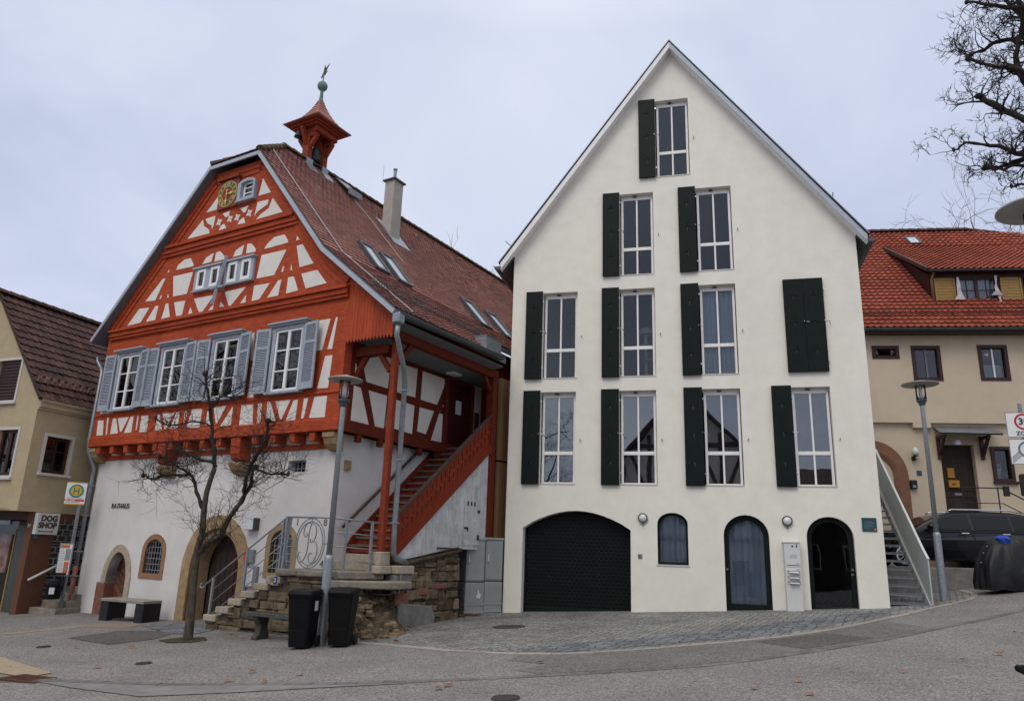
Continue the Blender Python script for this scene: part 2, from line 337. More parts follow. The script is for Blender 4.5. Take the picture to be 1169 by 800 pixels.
cobble_mat('cobbles', (0.285, 0.285, 0.268), (0.175, 0.180, 0.172), (0.030, 0.028, 0.026), 8.2)
cobble_mat('dark_cobbles', (0.225, 0.24, 0.262), (0.115, 0.124, 0.136), (0.028, 0.028, 0.028), 6.4)

def roller_mat():
    m = mat('roller_green', (0.0065, 0.0095, 0.0083), (0.009, 0.0125, 0.011), scale=4, rough=0.45, spec=0.12)
    n, l = m.node_tree.nodes, m.node_tree.links
    b = n["Principled BSDF"]
    src = b.inputs["Base Color"].links[0].from_socket
    tc = [x for x in n if x.type == 'TEX_COORD'][0]
    sx = n.new("ShaderNodeSeparateXYZ"); l.new(tc.outputs["Object"], sx.inputs[0])
    cb = n.new("ShaderNodeCombineXYZ"); l.new(sx.outputs["X"], cb.inputs[0]); l.new(sx.outputs["Z"], cb.inputs[1])
    br = n.new("ShaderNodeTexBrick"); br.inputs["Scale"].default_value = 1.0
    br.inputs["Brick Width"].default_value = 0.12; br.inputs["Row Height"].default_value = 0.089; br.inputs["Mortar Size"].default_value = 0.028
    br.inputs["Mortar Smooth"].default_value = 0.0
    l.new(cb.outputs[0], br.inputs["Vector"])
    mx = n.new("ShaderNodeMixRGB"); mx.inputs[1].default_value = (0.0008, 0.0009, 0.0009, 1)
    l.new(br.outputs["Fac"], mx.inputs[0]); l.new(src, mx.inputs[2])
    l.new(mx.outputs[0], b.inputs["Base Color"])
roller_mat()

# ------------------------------------------------------------------ mesh helpers
class MB:
    def __init__(s): s.v, s.f = [], []
    def add(s, vs, fs):
        o = len(s.v); s.v += [tuple(v) for v in vs]; s.f += [tuple(i + o for i in f) for f in fs]; return s
    def box(s, x0, x1, y0, y1, z0, z1):
        return s.add([(x0, y0, z0), (x1, y0, z0), (x1, y1, z0), (x0, y1, z0), (x0, y0, z1), (x1, y0, z1), (x1, y1, z1), (x0, y1, z1)],
                     [(0, 3, 2, 1), (4, 5, 6, 7), (0, 1, 5, 4), (1, 2, 6, 5), (2, 3, 7, 6), (3, 0, 4, 7)])
    def bar(s, p, q, w, h, up=(0, 0, 1)):
        p, q = Vector(p), Vector(q); d = (q - p).normalized(); u = Vector(up)
        a = d.cross(u)
        if a.length < 1e-4: a = d.cross(Vector((1, 0, 0)))
        a.normalize(); b = a.cross(d).normalized()
        a, b = a * w / 2, b * h / 2
        vs = [p - a - b, p + a - b, p + a + b, p - a + b, q - a - b, q + a - b, q + a + b, q - a + b]
        return s.add(vs, [(0, 1, 2, 3), (7, 6, 5, 4), (0, 4, 5, 1), (1, 5, 6, 2), (2, 6, 7, 3), (3, 7, 4, 0)])
    def prism(s, poly, y0, y1):
        """poly in (x, z), extruded from y0 to y1"""
        n = len(poly); ar = sum(poly[i][0] * poly[(i + 1) % n][1] - poly[(i + 1) % n][0] * poly[i][1] for i in range(n))
        if ar < 0: poly = poly[::-1]
        vs = [(x, y0, z) for x, z in poly] + [(x, y1, z) for x, z in poly]
        return s.add(vs, [tuple(range(n)), tuple(range(2 * n - 1, n - 1, -1))] + [(i, i + n, (i + 1) % n + n, (i + 1) % n) for i in range(n)])
    def sprism(s, poly, x0, x1):
        """poly in (y, z), extruded along x"""
        n = len(poly)
        vs = [(x0, y, z) for y, z in poly] + [(x1, y, z) for y, z in poly]
        return s.add(vs, [tuple(range(n)), tuple(range(2 * n - 1, n - 1, -1))] + [(i, i + n, (i + 1) % n + n, (i + 1) % n) for i in range(n)])
    def zprism(s, poly, z0, z1):
        n = len(poly)
        vs = [(x, y, z0) for x, y in poly] + [(x, y, z1) for x, y in poly]
        return s.add(vs, [tuple(range(n - 1, -1, -1)), tuple(range(n, 2 * n))] + [(i, (i + 1) % n, (i + 1) % n + n, i + n) for i in range(n)])
    def slab(s, pts, off):
        """planar polygon thickened by the vector off"""
        n = len(pts); o = Vector(off)
        vs = [Vector(p) for p in pts] + [Vector(p) + o for p in pts]
        return s.add(vs, [tuple(range(n)), tuple(range(2 * n - 1, n - 1, -1))] + [(i, i + n, (i + 1) % n + n, (i + 1) % n) for i in range(n)])
    def tube(s, pts, r, seg=8, cap=True):
        pts = [Vector(p) for p in pts]; n = len(pts)
        rs = r if isinstance(r, (list, tuple)) else [r] * n
        vs, fs = [], []; prev = None
        for i, p in enumerate(pts):
            d = (pts[min(i + 1, n - 1)] - pts[max(i - 1, 0)])
            if d.length < 1e-9: d = Vector((0, 0, 1))
            d.normalize()
            if prev is None:
                a = d.cross(Vector((0, 0, 1)))
                if a.length < 1e-3: a = d.cross(Vector((1, 0, 0)))
            else:
                a = prev - d * prev.dot(d)
                if a.length < 1e-4: a = d.cross(Vector((1, 0, 0)))
            a.normalize(); prev = a; b = d.cross(a)
            for k in range(seg):
                t = 2 * pi * k / seg; vs.append(p + (a * cos(t) + b * sin(t)) * rs[i])
        for i in range(n - 1):
            for k in range(seg):
                k2 = (k + 1) % seg
                fs.append((i * seg + k, i * seg + k2, (i + 1) * seg + k2, (i + 1) * seg + k))
        if cap:
            fs.append(tuple(range(seg - 1, -1, -1))); fs.append(tuple(range((n - 1) * seg, n * seg)))
        return s.add(vs, fs)
    def lathe(s, prof, c=(0, 0, 0), seg=20):
        vs, fs = [], []; n = len(prof)
        for r, z in prof:
            for k in range(seg):
                t = 2 * pi * k / seg; vs.append((c[0] + r * cos(t), c[1] + r * sin(t), c[2] + z))
        for i in range(n - 1):
            for k in range(seg):
                k2 = (k + 1) % seg
                fs.append((i * seg + k, i * seg + k2, (i + 1) * seg + k2, (i + 1) * seg + k))
        fs.append(tuple(range(seg - 1, -1, -1))); fs.append(tuple(range((n - 1) * seg, n * seg)))
        return s.add(vs, fs)
    def ydisc(s, cx, cz, r, y0, y1, seg=24):
        return s.prism([(cx + r * cos(2 * pi * k / seg), cz + r * sin(2 * pi * k / seg)) for k in range(seg)], y0, y1)
    def yring(s, cx, cz, r0, r1, y0, y1, seg=28, sx=1.0):
        vs, fs = [], []
        for k in range(seg):
            t = 2 * pi * k / seg
            for r, y in ((r0, y0), (r1, y0), (r1, y1), (r0, y1)): vs.append((cx + r * cos(t) * sx, y, cz + r * sin(t)))
        for k in range(seg):
            a, b = 4 * k, 4 * ((k + 1) % seg)
            for j in range(4): fs.append((a + j, a + (j + 1) % 4, b + (j + 1) % 4, b + j))
        return s.add(vs, fs)
    def xwheel(s, c, r, w, seg=20):
        """disc with its axis along y"""
        return s.prism([(c[0] + r * cos(2 * pi * k / seg), c[2] + r * sin(2 * pi * k / seg)) for k in range(seg)], c[1] - w / 2, c[1] + w / 2)
    def holed(s, outer, holes, y0, y1):
        """wall in the x-z plane with real openings; reveals are closed between y0 and y1"""
        def ccw(p):
            a = sum(p[i][0] * p[(i + 1) % len(p)][1] - p[(i + 1) % len(p)][0] * p[i][1] for i in range(len(p)))
            return p if a > 0 else p[::-1]
        loops = [ccw(list(outer))] + [ccw(list(h))[::-1] for h in holes]
        flat = [p for lp in loops for p in lp]; n = len(flat)
        tri = tessellate_polygon([[Vector((x, z, 0)) for x, z in lp] for lp in loops])
        vs = [(x, y0, z) for x, z in flat] + [(x, y1, z) for x, z in flat]
        fs = []
        for a, b, c in tri:
            ar = (flat[b][0] - flat[a][0]) * (flat[c][1] - flat[a][1]) - (flat[c][0] - flat[a][0]) * (flat[b][1] - flat[a][1])
            if abs(ar) < 1e-9: continue
            if ar < 0: b, c = c, b
            fs.append((a, b, c)); fs.append((a + n, c + n, b + n))
        o = 0
        for lp in loops:
            m = len(lp)
            for i in range(m):
                j = (i + 1) % m
                fs.append((o + i, o + i + n, o + j + n, o + j))
            o += m
        return s.add(vs, fs)
    def xf(s, M):
        s.v = [tuple(M @ Vector(v)) for v in s.v]; return s
    def build(s, name, material, parent=None, smooth=False, bevel=0.0, bseg=1, fix=True, loc=None, rot=None):
        me = bpy.data.meshes.new(name); me.from_pydata(s.v, [], s.f); me.update()
        if fix:
            bm = bmesh.new(); bm.from_mesh(me); bmesh.ops.recalc_face_normals(bm, faces=bm.faces); bm.to_mesh(me); bm.free()
        me.materials.append(MATS[material] if isinstance(material, str) else material)
        o = bpy.data.objects.new(name, me); C.objects.link(o)
        if parent is not None: o.parent = parent
        if loc is not None: o.location = loc
        if rot is not None: o.rotation_euler = rot
        if smooth:
            for p in me.polygons: p.use_smooth = True
        if bevel:
            b = o.modifiers.new("bevel", 'BEVEL'); b.width = bevel; b.segments = bseg; b.limit_method = 'ANGLE'; b.angle_limit = radians(40)
        return o

def tag(o, label=None, cat=None, group=None, kind=None):
    if label: o['label'] = label
    if cat: o['category'] = cat
    if group: o['group'] = group
    if kind: o['kind'] = kind
    return o
def thing(name, label, cat, loc=(0, 0, 0), rz=0.0, group=None):
    o = bpy.data.objects.new(name, None); C.objects.link(o); o.empty_display_size = 0.2
    o.location = loc; o.rotation_euler = (0, 0, rz)
    return tag(o, label, cat, group)
def dup(root, loc, rz, label=None):
    r = root.copy(); C.objects.link(r); r.location = loc; r.rotation_euler = (0, 0, rz)
    if label: r['label'] = label
    for ch in list(root.children):
        c = ch.copy(); C.objects.link(c); c.parent = r
        for g in ch.children:
            d = g.copy(); C.objects.link(d); d.parent = c
    return r
def text(body, size, material, parent, loc, depth=0.004, name='lettering', align='CENTER', sx=1.0, rot=(pi / 2, 0, 0), bold=0.0):
    cu = bpy.data.curves.new(name, 'FONT'); cu.body = body; cu.size = size; cu.extrude = depth; cu.align_x = align; cu.align_y = 'CENTER'
    cu.offset = bold; cu.space_character = 1.05
    t = bpy.data.objects.new(name + '_tmp', cu); C.objects.link(t)
    bpy.context.view_layer.update()
    me = bpy.data.meshes.new_from_object(t.evaluated_get(bpy.context.evaluated_depsgraph_get()))
    bpy.data.objects.remove(t, do_unlink=True); bpy.data.curves.remove(cu)
    me.name = name; me.materials.clear(); me.materials.append(MATS[material])
    o = bpy.data.objects.new(name, me); C.objects.link(o); o.parent = parent; o.location = loc; o.rotation_euler = rot; o.scale = (sx, 1, 1)
    return o
def arch(x0, x1, z0, zs, zt, n=14):
    """opening outline: sill z0, springing zs, crown zt"""
    c, r = (x0 + x1) / 2, (x1 - x0) / 2
    return [(x0, z0), (x1, z0)] + [(c + r * cos(pi * k / n), zs + (zt - zs) * sin(pi * k / n)) for k in range(n + 1)]
def circ(cx, cy, r, n=16): return [(cx + r * cos(2 * pi * k / n), cy + r * sin(2 * pi * k / n)) for k in range(n)]

# ------------------------------------------------------------------ the sloping ground
def G(x, y):
    x = max(-26.0, min(20.0, x)); y = max(-22.0, min(40.0, y))
    return 0.074 * x + 0.014 * y + 0.001 * x * x - 0.001 * x * y + 0.012 * max(0.0, x - 8) ** 2

def sheet(poly, dz, step=0.5):
    """polygon in plan laid on the slope, dz above the ground"""
    pts, n = [], len(poly)
    for i in range(n):
        a, b = Vector(poly[i]), Vector(poly[(i + 1) % n]); k = max(1, int((b - a).length / step))
        for j in range(k): pts.append(a.lerp(b, j / k))
    m = len(pts); edges = [(i, (i + 1) % m) for i in range(m)]
    xs = [p.x for p in pts]; ys = [p.y for p in pts]
    def inside(x, y):
        c = False
        for i in range(m):
            a, b = pts[i], pts[i - 1]
            if (a.y > y) != (b.y > y) and x < (b.x - a.x) * (y - a.y) / (b.y - a.y) + a.x: c = not c
        return c
    x = min(xs) + step * 0.37
    while x < max(xs):
        y = min(ys) + step * 0.41
        while y < max(ys):
            if inside(x, y): pts.append(Vector((x, y)))
            y += step
        x += step
    r = delaunay_2d_cdt(pts, edges, [], 1, 1e-5)
    mb = MB(); mb.add([(p.x, p.y, G(p.x, p.y) + dz) for p in r[0]], [tuple(f) for f in r[2]])
    return mb
def strip(line, w, dz, joint=None):
    """a band w wide along a polyline, cut into stones if joint is given"""
    pts = [Vector(p) for p in line]; out = MB()
    L = [0.0]
    for a, b in zip(pts, pts[1:]): L.append(L[-1] + (b - a).length)
    def at(d):
        for i in range(len(pts) - 1):
            if d <= L[i + 1] or i == len(pts) - 2:
                t = (d - L[i]) / (L[i + 1] - L[i]); return pts[i].lerp(pts[i + 1], t)
    def nrm(d):
        a, b = at(max(0, d - 0.3)), at(min(L[-1], d + 0.3)); t = (b - a).normalized(); return Vector((-t.y, t.x))
    d = 0.0; st = joint or 0.4; gap = 0.012 if joint else 0.0
    while d < L[-1] - 0.05:
        e = min(L[-1], d + st * (random.uniform(0.85, 1.15) if joint else 1)); h = dz + (random.uniform(-0.002, 0.003) if joint else 0)
        q = []
        for dd in (d + gap / 2, e - gap / 2):
            p, nn = at(dd), nrm(dd) * w / 2
            q.append((p - nn, p + nn))
        cs = [q[0][0], q[1][0], q[1][1], q[0][1]]
        top = [(c.x, c.y, G(c.x, c.y) + h) for c in cs]
        if joint: out.add(top + [(x, y, z - 0.08) for x, y, z in top], [(0, 1, 2, 3), (0, 4, 5, 1), (1, 5, 6, 2), (2, 6, 7, 3), (3, 7, 4, 0)])
        else: out.add(top, [(0, 1, 2, 3)])
        d = e
    return out
# ================================================================== GROUND
def ground():
    def axis(a, b, fine0, fine1, f, c):
        r, x = [], a
        while x < b: r.append(x); x += f if fine0 <= x < fine1 else c
        r.append(b); return r
    xs = axis(-160, 160, -16, 20, 0.5, 8); ys = axis(-60, 260, -4, 30, 0.5, 8)
    mb = MB(); nx = len(xs)
    mb.v = [(x, y, G(x, y)) for y in ys for x in xs]
    mb.f = [(j * nx + i, j * nx + i + 1, (j + 1) * nx + i + 1, (j + 1) * nx + i) for j in range(len(ys) - 1) for i in range(nx - 1)]
    tag(mb.build('ground', 'asphalt', fix=False, smooth=True), kind='structure')
ground()
EDGE = [(-2.79, 14.39), (-1.87, 13.78), (-0.78, 12.86), (0.17, 12.32), (0.96, 12.12), (1.8, 12.2), (2.7, 12.5), (3.77, 12.86), (4.8, 13.25), (5.75, 13.85), (7.21, 15.06), (9.11, 16.78), (10.12, 17.35), (10.6, 17.72), (11.0, 18.25), (11.3, 18.86), (11.38, 19.5)]
cob = EDGE + [(9.3, 20.2), (9.3, 27), (-1.6, 27), (-1.6, 19.9), (-1.75, 18.88), (-2.2, 17.6), (-2.5, 15.87)]
tag(sheet(cob, 0.006, 0.45).build('forecourt_paving', 'cobbles', fix=False), kind='structure')
dk = [(-0.1, 12.7), (0.96, 12.35), (2.6, 12.85), (3.7, 13.2), (4.7, 13.6), (5.6, 14.2), (7.0, 15.4), (8.7, 16.95), (8.5, 17.2), (6.9, 16.3), (5.2, 15.2), (3.9, 14.35), (2.2, 13.7), (0.8, 13.1)]
tag(sheet(dk, 0.010, 0.4).build('dark_paving_band', 'dark_cobbles', fix=False), kind='structure')
tag(strip(EDGE, 0.15, 0.016, 0.62).build('kerb', 'kerb_stone'), kind='structure')
GUT = [(-9.0, 10.9), (-6.2, 11.05), (-4.3, 10.5), (-2.11, 10.23), (-0.98, 10.21), (0.34, 10.30), (1.6, 10.42), (2.6, 10.6), (3.5, 10.95), (4.7, 11.62), (5.91, 12.36), (7.62, 13.62), (10.02, 15.2), (13.5, 17.6), (17, 20.2)]
tag(strip(GUT, 0.16, 0.008, 0.30).build('gutter_strip', 'dark_kerb'), kind='structure')
mid = EDGE[1:-1] + [(p[0], p[1] + 0.06) for p in GUT[::-1] if -2.0 < p[0] < 11]
tag(sheet([(0.25, 12.22), (0.96, 12.02), (1.8, 12.1), (2.7, 12.4), (3.77, 12.76), (4.8, 13.15), (5.75, 13.73), (7.21, 14.94), (7.3, 13.6), (5.9, 12.5), (4.7, 11.76), (3.4, 11.0), (2.2, 10.64), (0.5, 10.47), (0.2, 10.8), (0.65, 11.25), (0.1, 11.7)], 0.004, 0.45).build('pavement_asphalt', 'asphalt_dark', fix=False), kind='structure')
tag(sheet([(4.05, 12.74), (5.45, 13.42), (5.90, 12.62), (4.45, 11.72)], 0.008).build('asphalt_patch', 'asphalt_patch', fix=False), kind='structure')
tag(sheet([(-8.55, 15.76), (-8.04, 16.85), (-6.68, 16.6), (-6.66, 15.4), (-7.19, 14.69)], 0.008).build('asphalt_patch', 'asphalt_patch', fix=False), kind='structure')
tag(sheet([(-6.9, 11.02), (-6.2, 10.94), (-4.3, 10.40), (-2.1, 10.13), (-0.9, 10.11), (-2.1, 9.98), (-3.3, 9.80), (-4.28, 9.72), (-5.48, 10.42), (-6.15, 10.88)], 0.009, 0.5).build('paving_band', 'grey_slab', fix=False), kind='structure')
tag(sheet([(-11.0, 14.6), (-8.24, 13.3), (-6.42, 11.62), (-6.6, 11.30), (-7.32, 11.75), (-9.5, 12.6), (-12, 13.4)], 0.012).build('tan_paving', 'tan_paving', fix=False), kind='structure')
tag(strip([(-13.0, 13.4), (-10.23, 16.38), (-9.35, 17.6)], 0.16, 0.008, 0.25).build('pale_guide_strip', 'tan_paving'), kind='structure')
# dimpled guide paving in front of the small door
def tactile():
    mb = MB(); a = Vector((-9.3, 17.55)); u = Vector((0.96, -0.1)).normalized(); v = Vector((-u.y, u.x))
    for i in range(16):
        for j in range(8):
            p = a + u * (i * 0.075) + v * (j * 0.075); z = G(p.x, p.y) + 0.004
            mb.box(p.x - 0.028, p.x + 0.028, p.y - 0.028, p.y + 0.028, z - 0.01, z + 0.012)
    tag(mb.build('tactile_paving', 'tan_paving'), kind='structure')
tactile()
tag(sheet([(-8.15, 17.95), (-7.7, 18.45), (-6.65, 17.75), (-6.05, 16.9), (-6.2, 16.1), (-6.7, 16.2), (-7.4, 17.0)], 0.010, 0.3).build('dark_paving_ring', 'dark_cobbles', fix=False), kind='structure')
tag(sheet([(-6.50, 15.17), (-6.25, 15.56), (-5.75, 15.50), (-5.55, 15.1), (-5.70, 14.80), (-6.14, 14.76)], 0.014, 0.2).build('tree_pit', 'soil', fix=False), kind='structure')

def cover(name, label, x, y, r, m='cast_iron', rot=0):
    t = thing(name, label, 'manhole cover', (x, y, G(x, y) + 0.012))
    nx, ny = -(G(x + .1, y) - G(x - .1, y)) / .2, -(G(x, y + .1) - G(x, y - .1)) / .2
    t.rotation_euler = (-ny, nx, rot)
    MB().lathe([(r, -0.03), (r, 0.0), (r * 0.985, 0.004), (r * 0.90, 0.004), (r * 0.89, -0.004), (0.001, -0.004)], seg=28).build('rim', m, t)
    mb = MB()
    k = -r * 0.8
    while k < r * 0.8:
        h = sqrt(max(0, (r * 0.85) ** 2 - k * k)); mb.box(k - r * 0.04, k + r * 0.04, -h, h, -0.006, 0.003); k += r * 0.16
    mb.build('plate', m, t)
cover('manhole_cover', 'large round iron manhole cover in the cobbles before the garage', 0.13, 16.2, 0.34)
cover('water_cap', 'small round iron cap in the road at the bottom edge', 0.06, 8.95, 0.16)
cover('valve_cap', 'oval iron cap in the asphalt left of the fallen leaves', -5.47, 12.37, 0.12)
cover('hydrant_cap', 'small iron cap in the asphalt near the dark patch by the bench', -8.24, 14.48, 0.12)
t = thing('drain_grate', 'rusty slotted drain grate at the end of the tan paving', 'drain', (-6.46, 11.15, G(-6.46, 11.15) + 0.016), -0.35)
mb = MB()
for i in range(9): mb.box(-0.30 + i * 0.07, -0.265 + i * 0.07, -0.17, 0.17, -0.04, 0.0)
mb.build('bars', 'rust', t)
mb = MB(); mb.box(-.36, -.31, -.22, .22, -.04, .003).box(.31, .36, -.22, .22, -.04, .003).box(-.31, .31, .17, .22, -.04, .003).box(-.31, .31, -.22, -.17, -.04, .003)
mb.build('frame', 'rust', t)

# fallen leaves
def leaves():
    mb = MB(); spots = []
    for x, y in [(-7.53, 14.26), (-6.54, 14.18), (-4.44, 10.9), (-3.55, 10.6), (-3.46, 11.27), (-3.05, 10.45), (-2.72, 10.97), (-5.98, 12.01), (0.55, 11.32), (-0.72, 9.6), (-0.64, 9.8), (0.1, 12.9), (4.17, 9.99), (3.39, 9.2), (2.79, 8.9), (3.23, 8.48), (5.93, 10.29), (2.64, 10.7), (6.47, 10.4), (4.74, 9.49), (4.6, 15.6), (3.5, 17.2), (.2, 18.4), (.6, 18.6)]:
        spots.append((x, y, random.uniform(.05, .085)))
    for i in range(90):
        t = random.random(); x = -1.55 + t * 0.9 + random.gauss(0, .12); y = 18.3 + t * 0.75 + random.gauss(0, .12); spots.append((x, y, random.uniform(.05, .09)))
    for i in range(45): spots.append((random.gauss(-2.25, .35), random.gauss(15.6, .8), random.uniform(.04, .08)))
    for i in range(14): spots.append((random.gauss(9.3, .25), random.gauss(18.4, .3), random.uniform(.04, .08)))
    for i in range(20): spots.append((random.gauss(-5.1, .5), random.gauss(15.5, .25), random.uniform(.03, .06)))
    for i in range(60): spots.append((random.uniform(-11, 10), random.uniform(8, 16), random.uniform(.02, .05)))
    for x, y, s in spots:
        z = G(x, y) + 0.022; a = random.random() * 6.28; n = 7; c = random.uniform(-.2, .35)
        vs = [(x, y, z + s * .25 * random.random())]
        for k in range(n):
            t = a + 2 * pi * k / n; r = s * (1.0 if k % 2 else .6) * random.uniform(.8, 1.1)
            vs.append((x + r * cos(t), y + r * sin(t) * .8, z + abs(sin(t + a)) * s * c + random.random() * s * .25))
        mb.add(vs, [(0, k + 1, (k + 1) % n + 1) for k in range(n)])
    tag(mb.build('fallen_leaves', 'leaf', fix=False), 'brown fallen leaves scattered over the asphalt and cobbles', 'leaves', kind='stuff')
leaves()

# ================================================================== roof tiles
def tiles(mb, o, u, s, L, H, tw, th, style='beaver', keep=None, thick=0.013, lift=0.036, jit=0.005):
    """tiles over the parallelogram o + a*u (0..L) + b*s (0..H); u along the eave, s up the slope"""
    o, u, s = Vector(o), Vector(u).normalized(), Vector(s).normalized(); n = u.cross(s).normalized()
    if n.z < 0: n = -n
    rows = int(H / th) + 1; cols = int(L / tw) + 1
    for j in range(rows):
        b0 = j * th; b1 = min(b0 + th * 1.15, H + .02)
        for i in range(-1, cols):
            a0 = i * tw + (tw / 2 if (j % 2 and style == 'beaver') else 0); a1 = a0 + tw * 0.97
            a0c, a1c = max(a0, 0), min(a1, L)
            if a1c - a0c < 0.02: continue
            ca, cb = (a0c + a1c) / 2, b0 + th / 2
            if keep and not keep(ca, cb): continue
            lf = lift + random.uniform(-jit, jit); w = a1c - a0c
            def P(a, b, h): return o + u * a + s * b + n * h
            if style == 'beaver':
                prof = [(0, .045), (.2, .014), (.5, 0), (.8, .014), (1, .045)]
                bot = [P(a0c + w * f, b0 + g, lf) for f, g in prof]
                low = [P(a0c + w * f, b0 + g, lf - thick) for f, g in prof]
                top = [P(a0c, b1, thick * .3), P(a1c, b1, thick * .3)]
                mb.add(bot + top + low, [(0, 1, 2, 3, 4, 6, 5)] + [(7 + k, 8 + k, k + 1, k) for k in range(4)] + [(7, 0, 5), (4, 11, 6)])
            else:
                pr = [(0, .012), (.12, .030), (.26, .012), (.62, -.004), (.86, .004), (1, .012)] if style == 'pan' else [(0, .02), (.14, .042), (.32, .01), (.62, -.006), (.88, .006), (1, .02)]
                bot = [P(a0c + w * f, b0, lf + h) for f, h in pr]; top = [P(a0c + w * f, b1, h + .002) for f, h in pr]
                low = [P(a0c + w * f, b0, lf + h - .014) for f, h in pr]; k = len(pr)
                mb.add(bot + top + low, [(q, q + 1, k + q + 1, k + q) for q in range(k - 1)] + [(2 * k + q, 2 * k + q + 1, q + 1, q) for q in range(k - 1)])
def ridge_caps(mb, p, q, r=0.11, step=0.36):
    p, q = Vector(p), Vector(q); d = (q - p); L = d.length; d.normalize(); k = 0.0
    side = d.cross(Vector((0, 0, 1))).normalized(); up = side.cross(d)
    while k < L - .05:
        a, b = p + d * k, p + d * min(L, k + step * 1.08); vs = []
        for c, rr in ((a, r * 1.08), (b, r * .92)):
            for t in range(7):
                an = pi * t / 6; vs.append(c + side * cos(an) * rr + up * (sin(an) * rr - .03))
        mb.add(vs, [(t, t + 1, 8 + t, 7 + t) for t in range(6)] + [(0, 1, 2, 3, 4, 5, 6)])
        k += step
# ================================================================== TOWN HALL (x along the front, y into the depth)
TA = radians(-30.7616)
TH = thing('town_hall', 'red half timbered town hall with white ground floor and bell turret', 'town hall', (-11.408, 21.115, 0), TA)
ju = -0.35                                     # the timber storeys stand out over the ground floor
PAN = [[(0.18,4.88),(0.44,4.87),(0.52,4.45),(0.23,4.45)],[(0.59,4.93),(0.66,4.93),(0.71,4.45),(0.66,4.45)],[(0.86,4.89),(1.01,4.89),(1.2,4.47),(0.86,4.46)],[(1.09,4.89),(1.58,4.89),(1.35,4.5),(1.29,4.51)],[(1.65,4.89),(1.79,4.9),(1.79,4.46),(1.48,4.46)],[(1.95,4.89),(2.01,4.89),(2.01,4.51),(1.97,4.52)],[(2.13,4.88),(2.43,4.88),(2.46,4.44),(2.14,4.45)],[(2.8,4.88),(2.9,4.89),(3.08,4.46),(2.8,4.45)],[(3.01,4.89),(3.49,4.88),(3.25,4.48),(3.19,4.48)],[(3.57,4.89),(3.69,4.89),(3.71,4.46),(3.4,4.46)],[(3.9,4.89),(4.0,4.89),(3.95,4.55),(3.91,4.55)],[(4.17,4.92),(4.57,4.91),(4.56,4.45),(4.07,4.45)],[(4.78,4.9),(4.89,4.91),(5.04,4.49),(4.77,4.47)],[(4.99,4.91),(5.45,4.93),(5.2,4.51),(5.15,4.51)],[(5.68,4.88),(5.7,4.88),(5.7,4.43),(5.33,4.43)],[(6.0,4.9),(6.4,4.89),(6.46,4.41),(6.0,4.42)],[(6.56,4.9),(6.7,4.9),(6.72,4.43),(6.61,4.43)],[(6.88,4.92),(6.98,4.92),(7.21,4.45),(6.9,4.44)],[(7.14,4.91),(7.63,4.91),(7.41,4.48),(7.37,4.48)],[(7.73,4.89),(7.87,4.9),(7.85,4.43),(7.55,4.43)],[(8.06,4.91),(8.19,4.91),(8.11,4.45),(8.03,4.45)],[(8.38,4.92),(8.76,4.92),(8.75,4.44),(8.28,4.45)],[(0.23,6.7),(0.69,6.71),(0.81,5.04),(0.24,5.05)],[(1.93,6.75),(2.27,6.74),(2.45,5.07),(2.2,5.07)],[(3.87,6.72),(4.39,6.71),(4.4,5.21),(3.9,5.2)],[(6.01,6.69),(6.12,6.7),(6.22,5.99),(6.11,5.98)],[(6.18,5.84),(6.25,5.83),(6.37,5.06),(6.16,5.07)],[(6.29,6.72),(6.81,6.69),(6.85,5.89),(6.4,5.87)],[(8.17,6.73),(8.63,6.73),(8.46,6.0),(8.24,6.0)],[(8.79,6.73),(8.85,6.74),(8.77,6.0),(8.63,6.0)],[(8.58,5.85),(8.8,5.85),(8.76,5.1),(8.44,5.11)]]
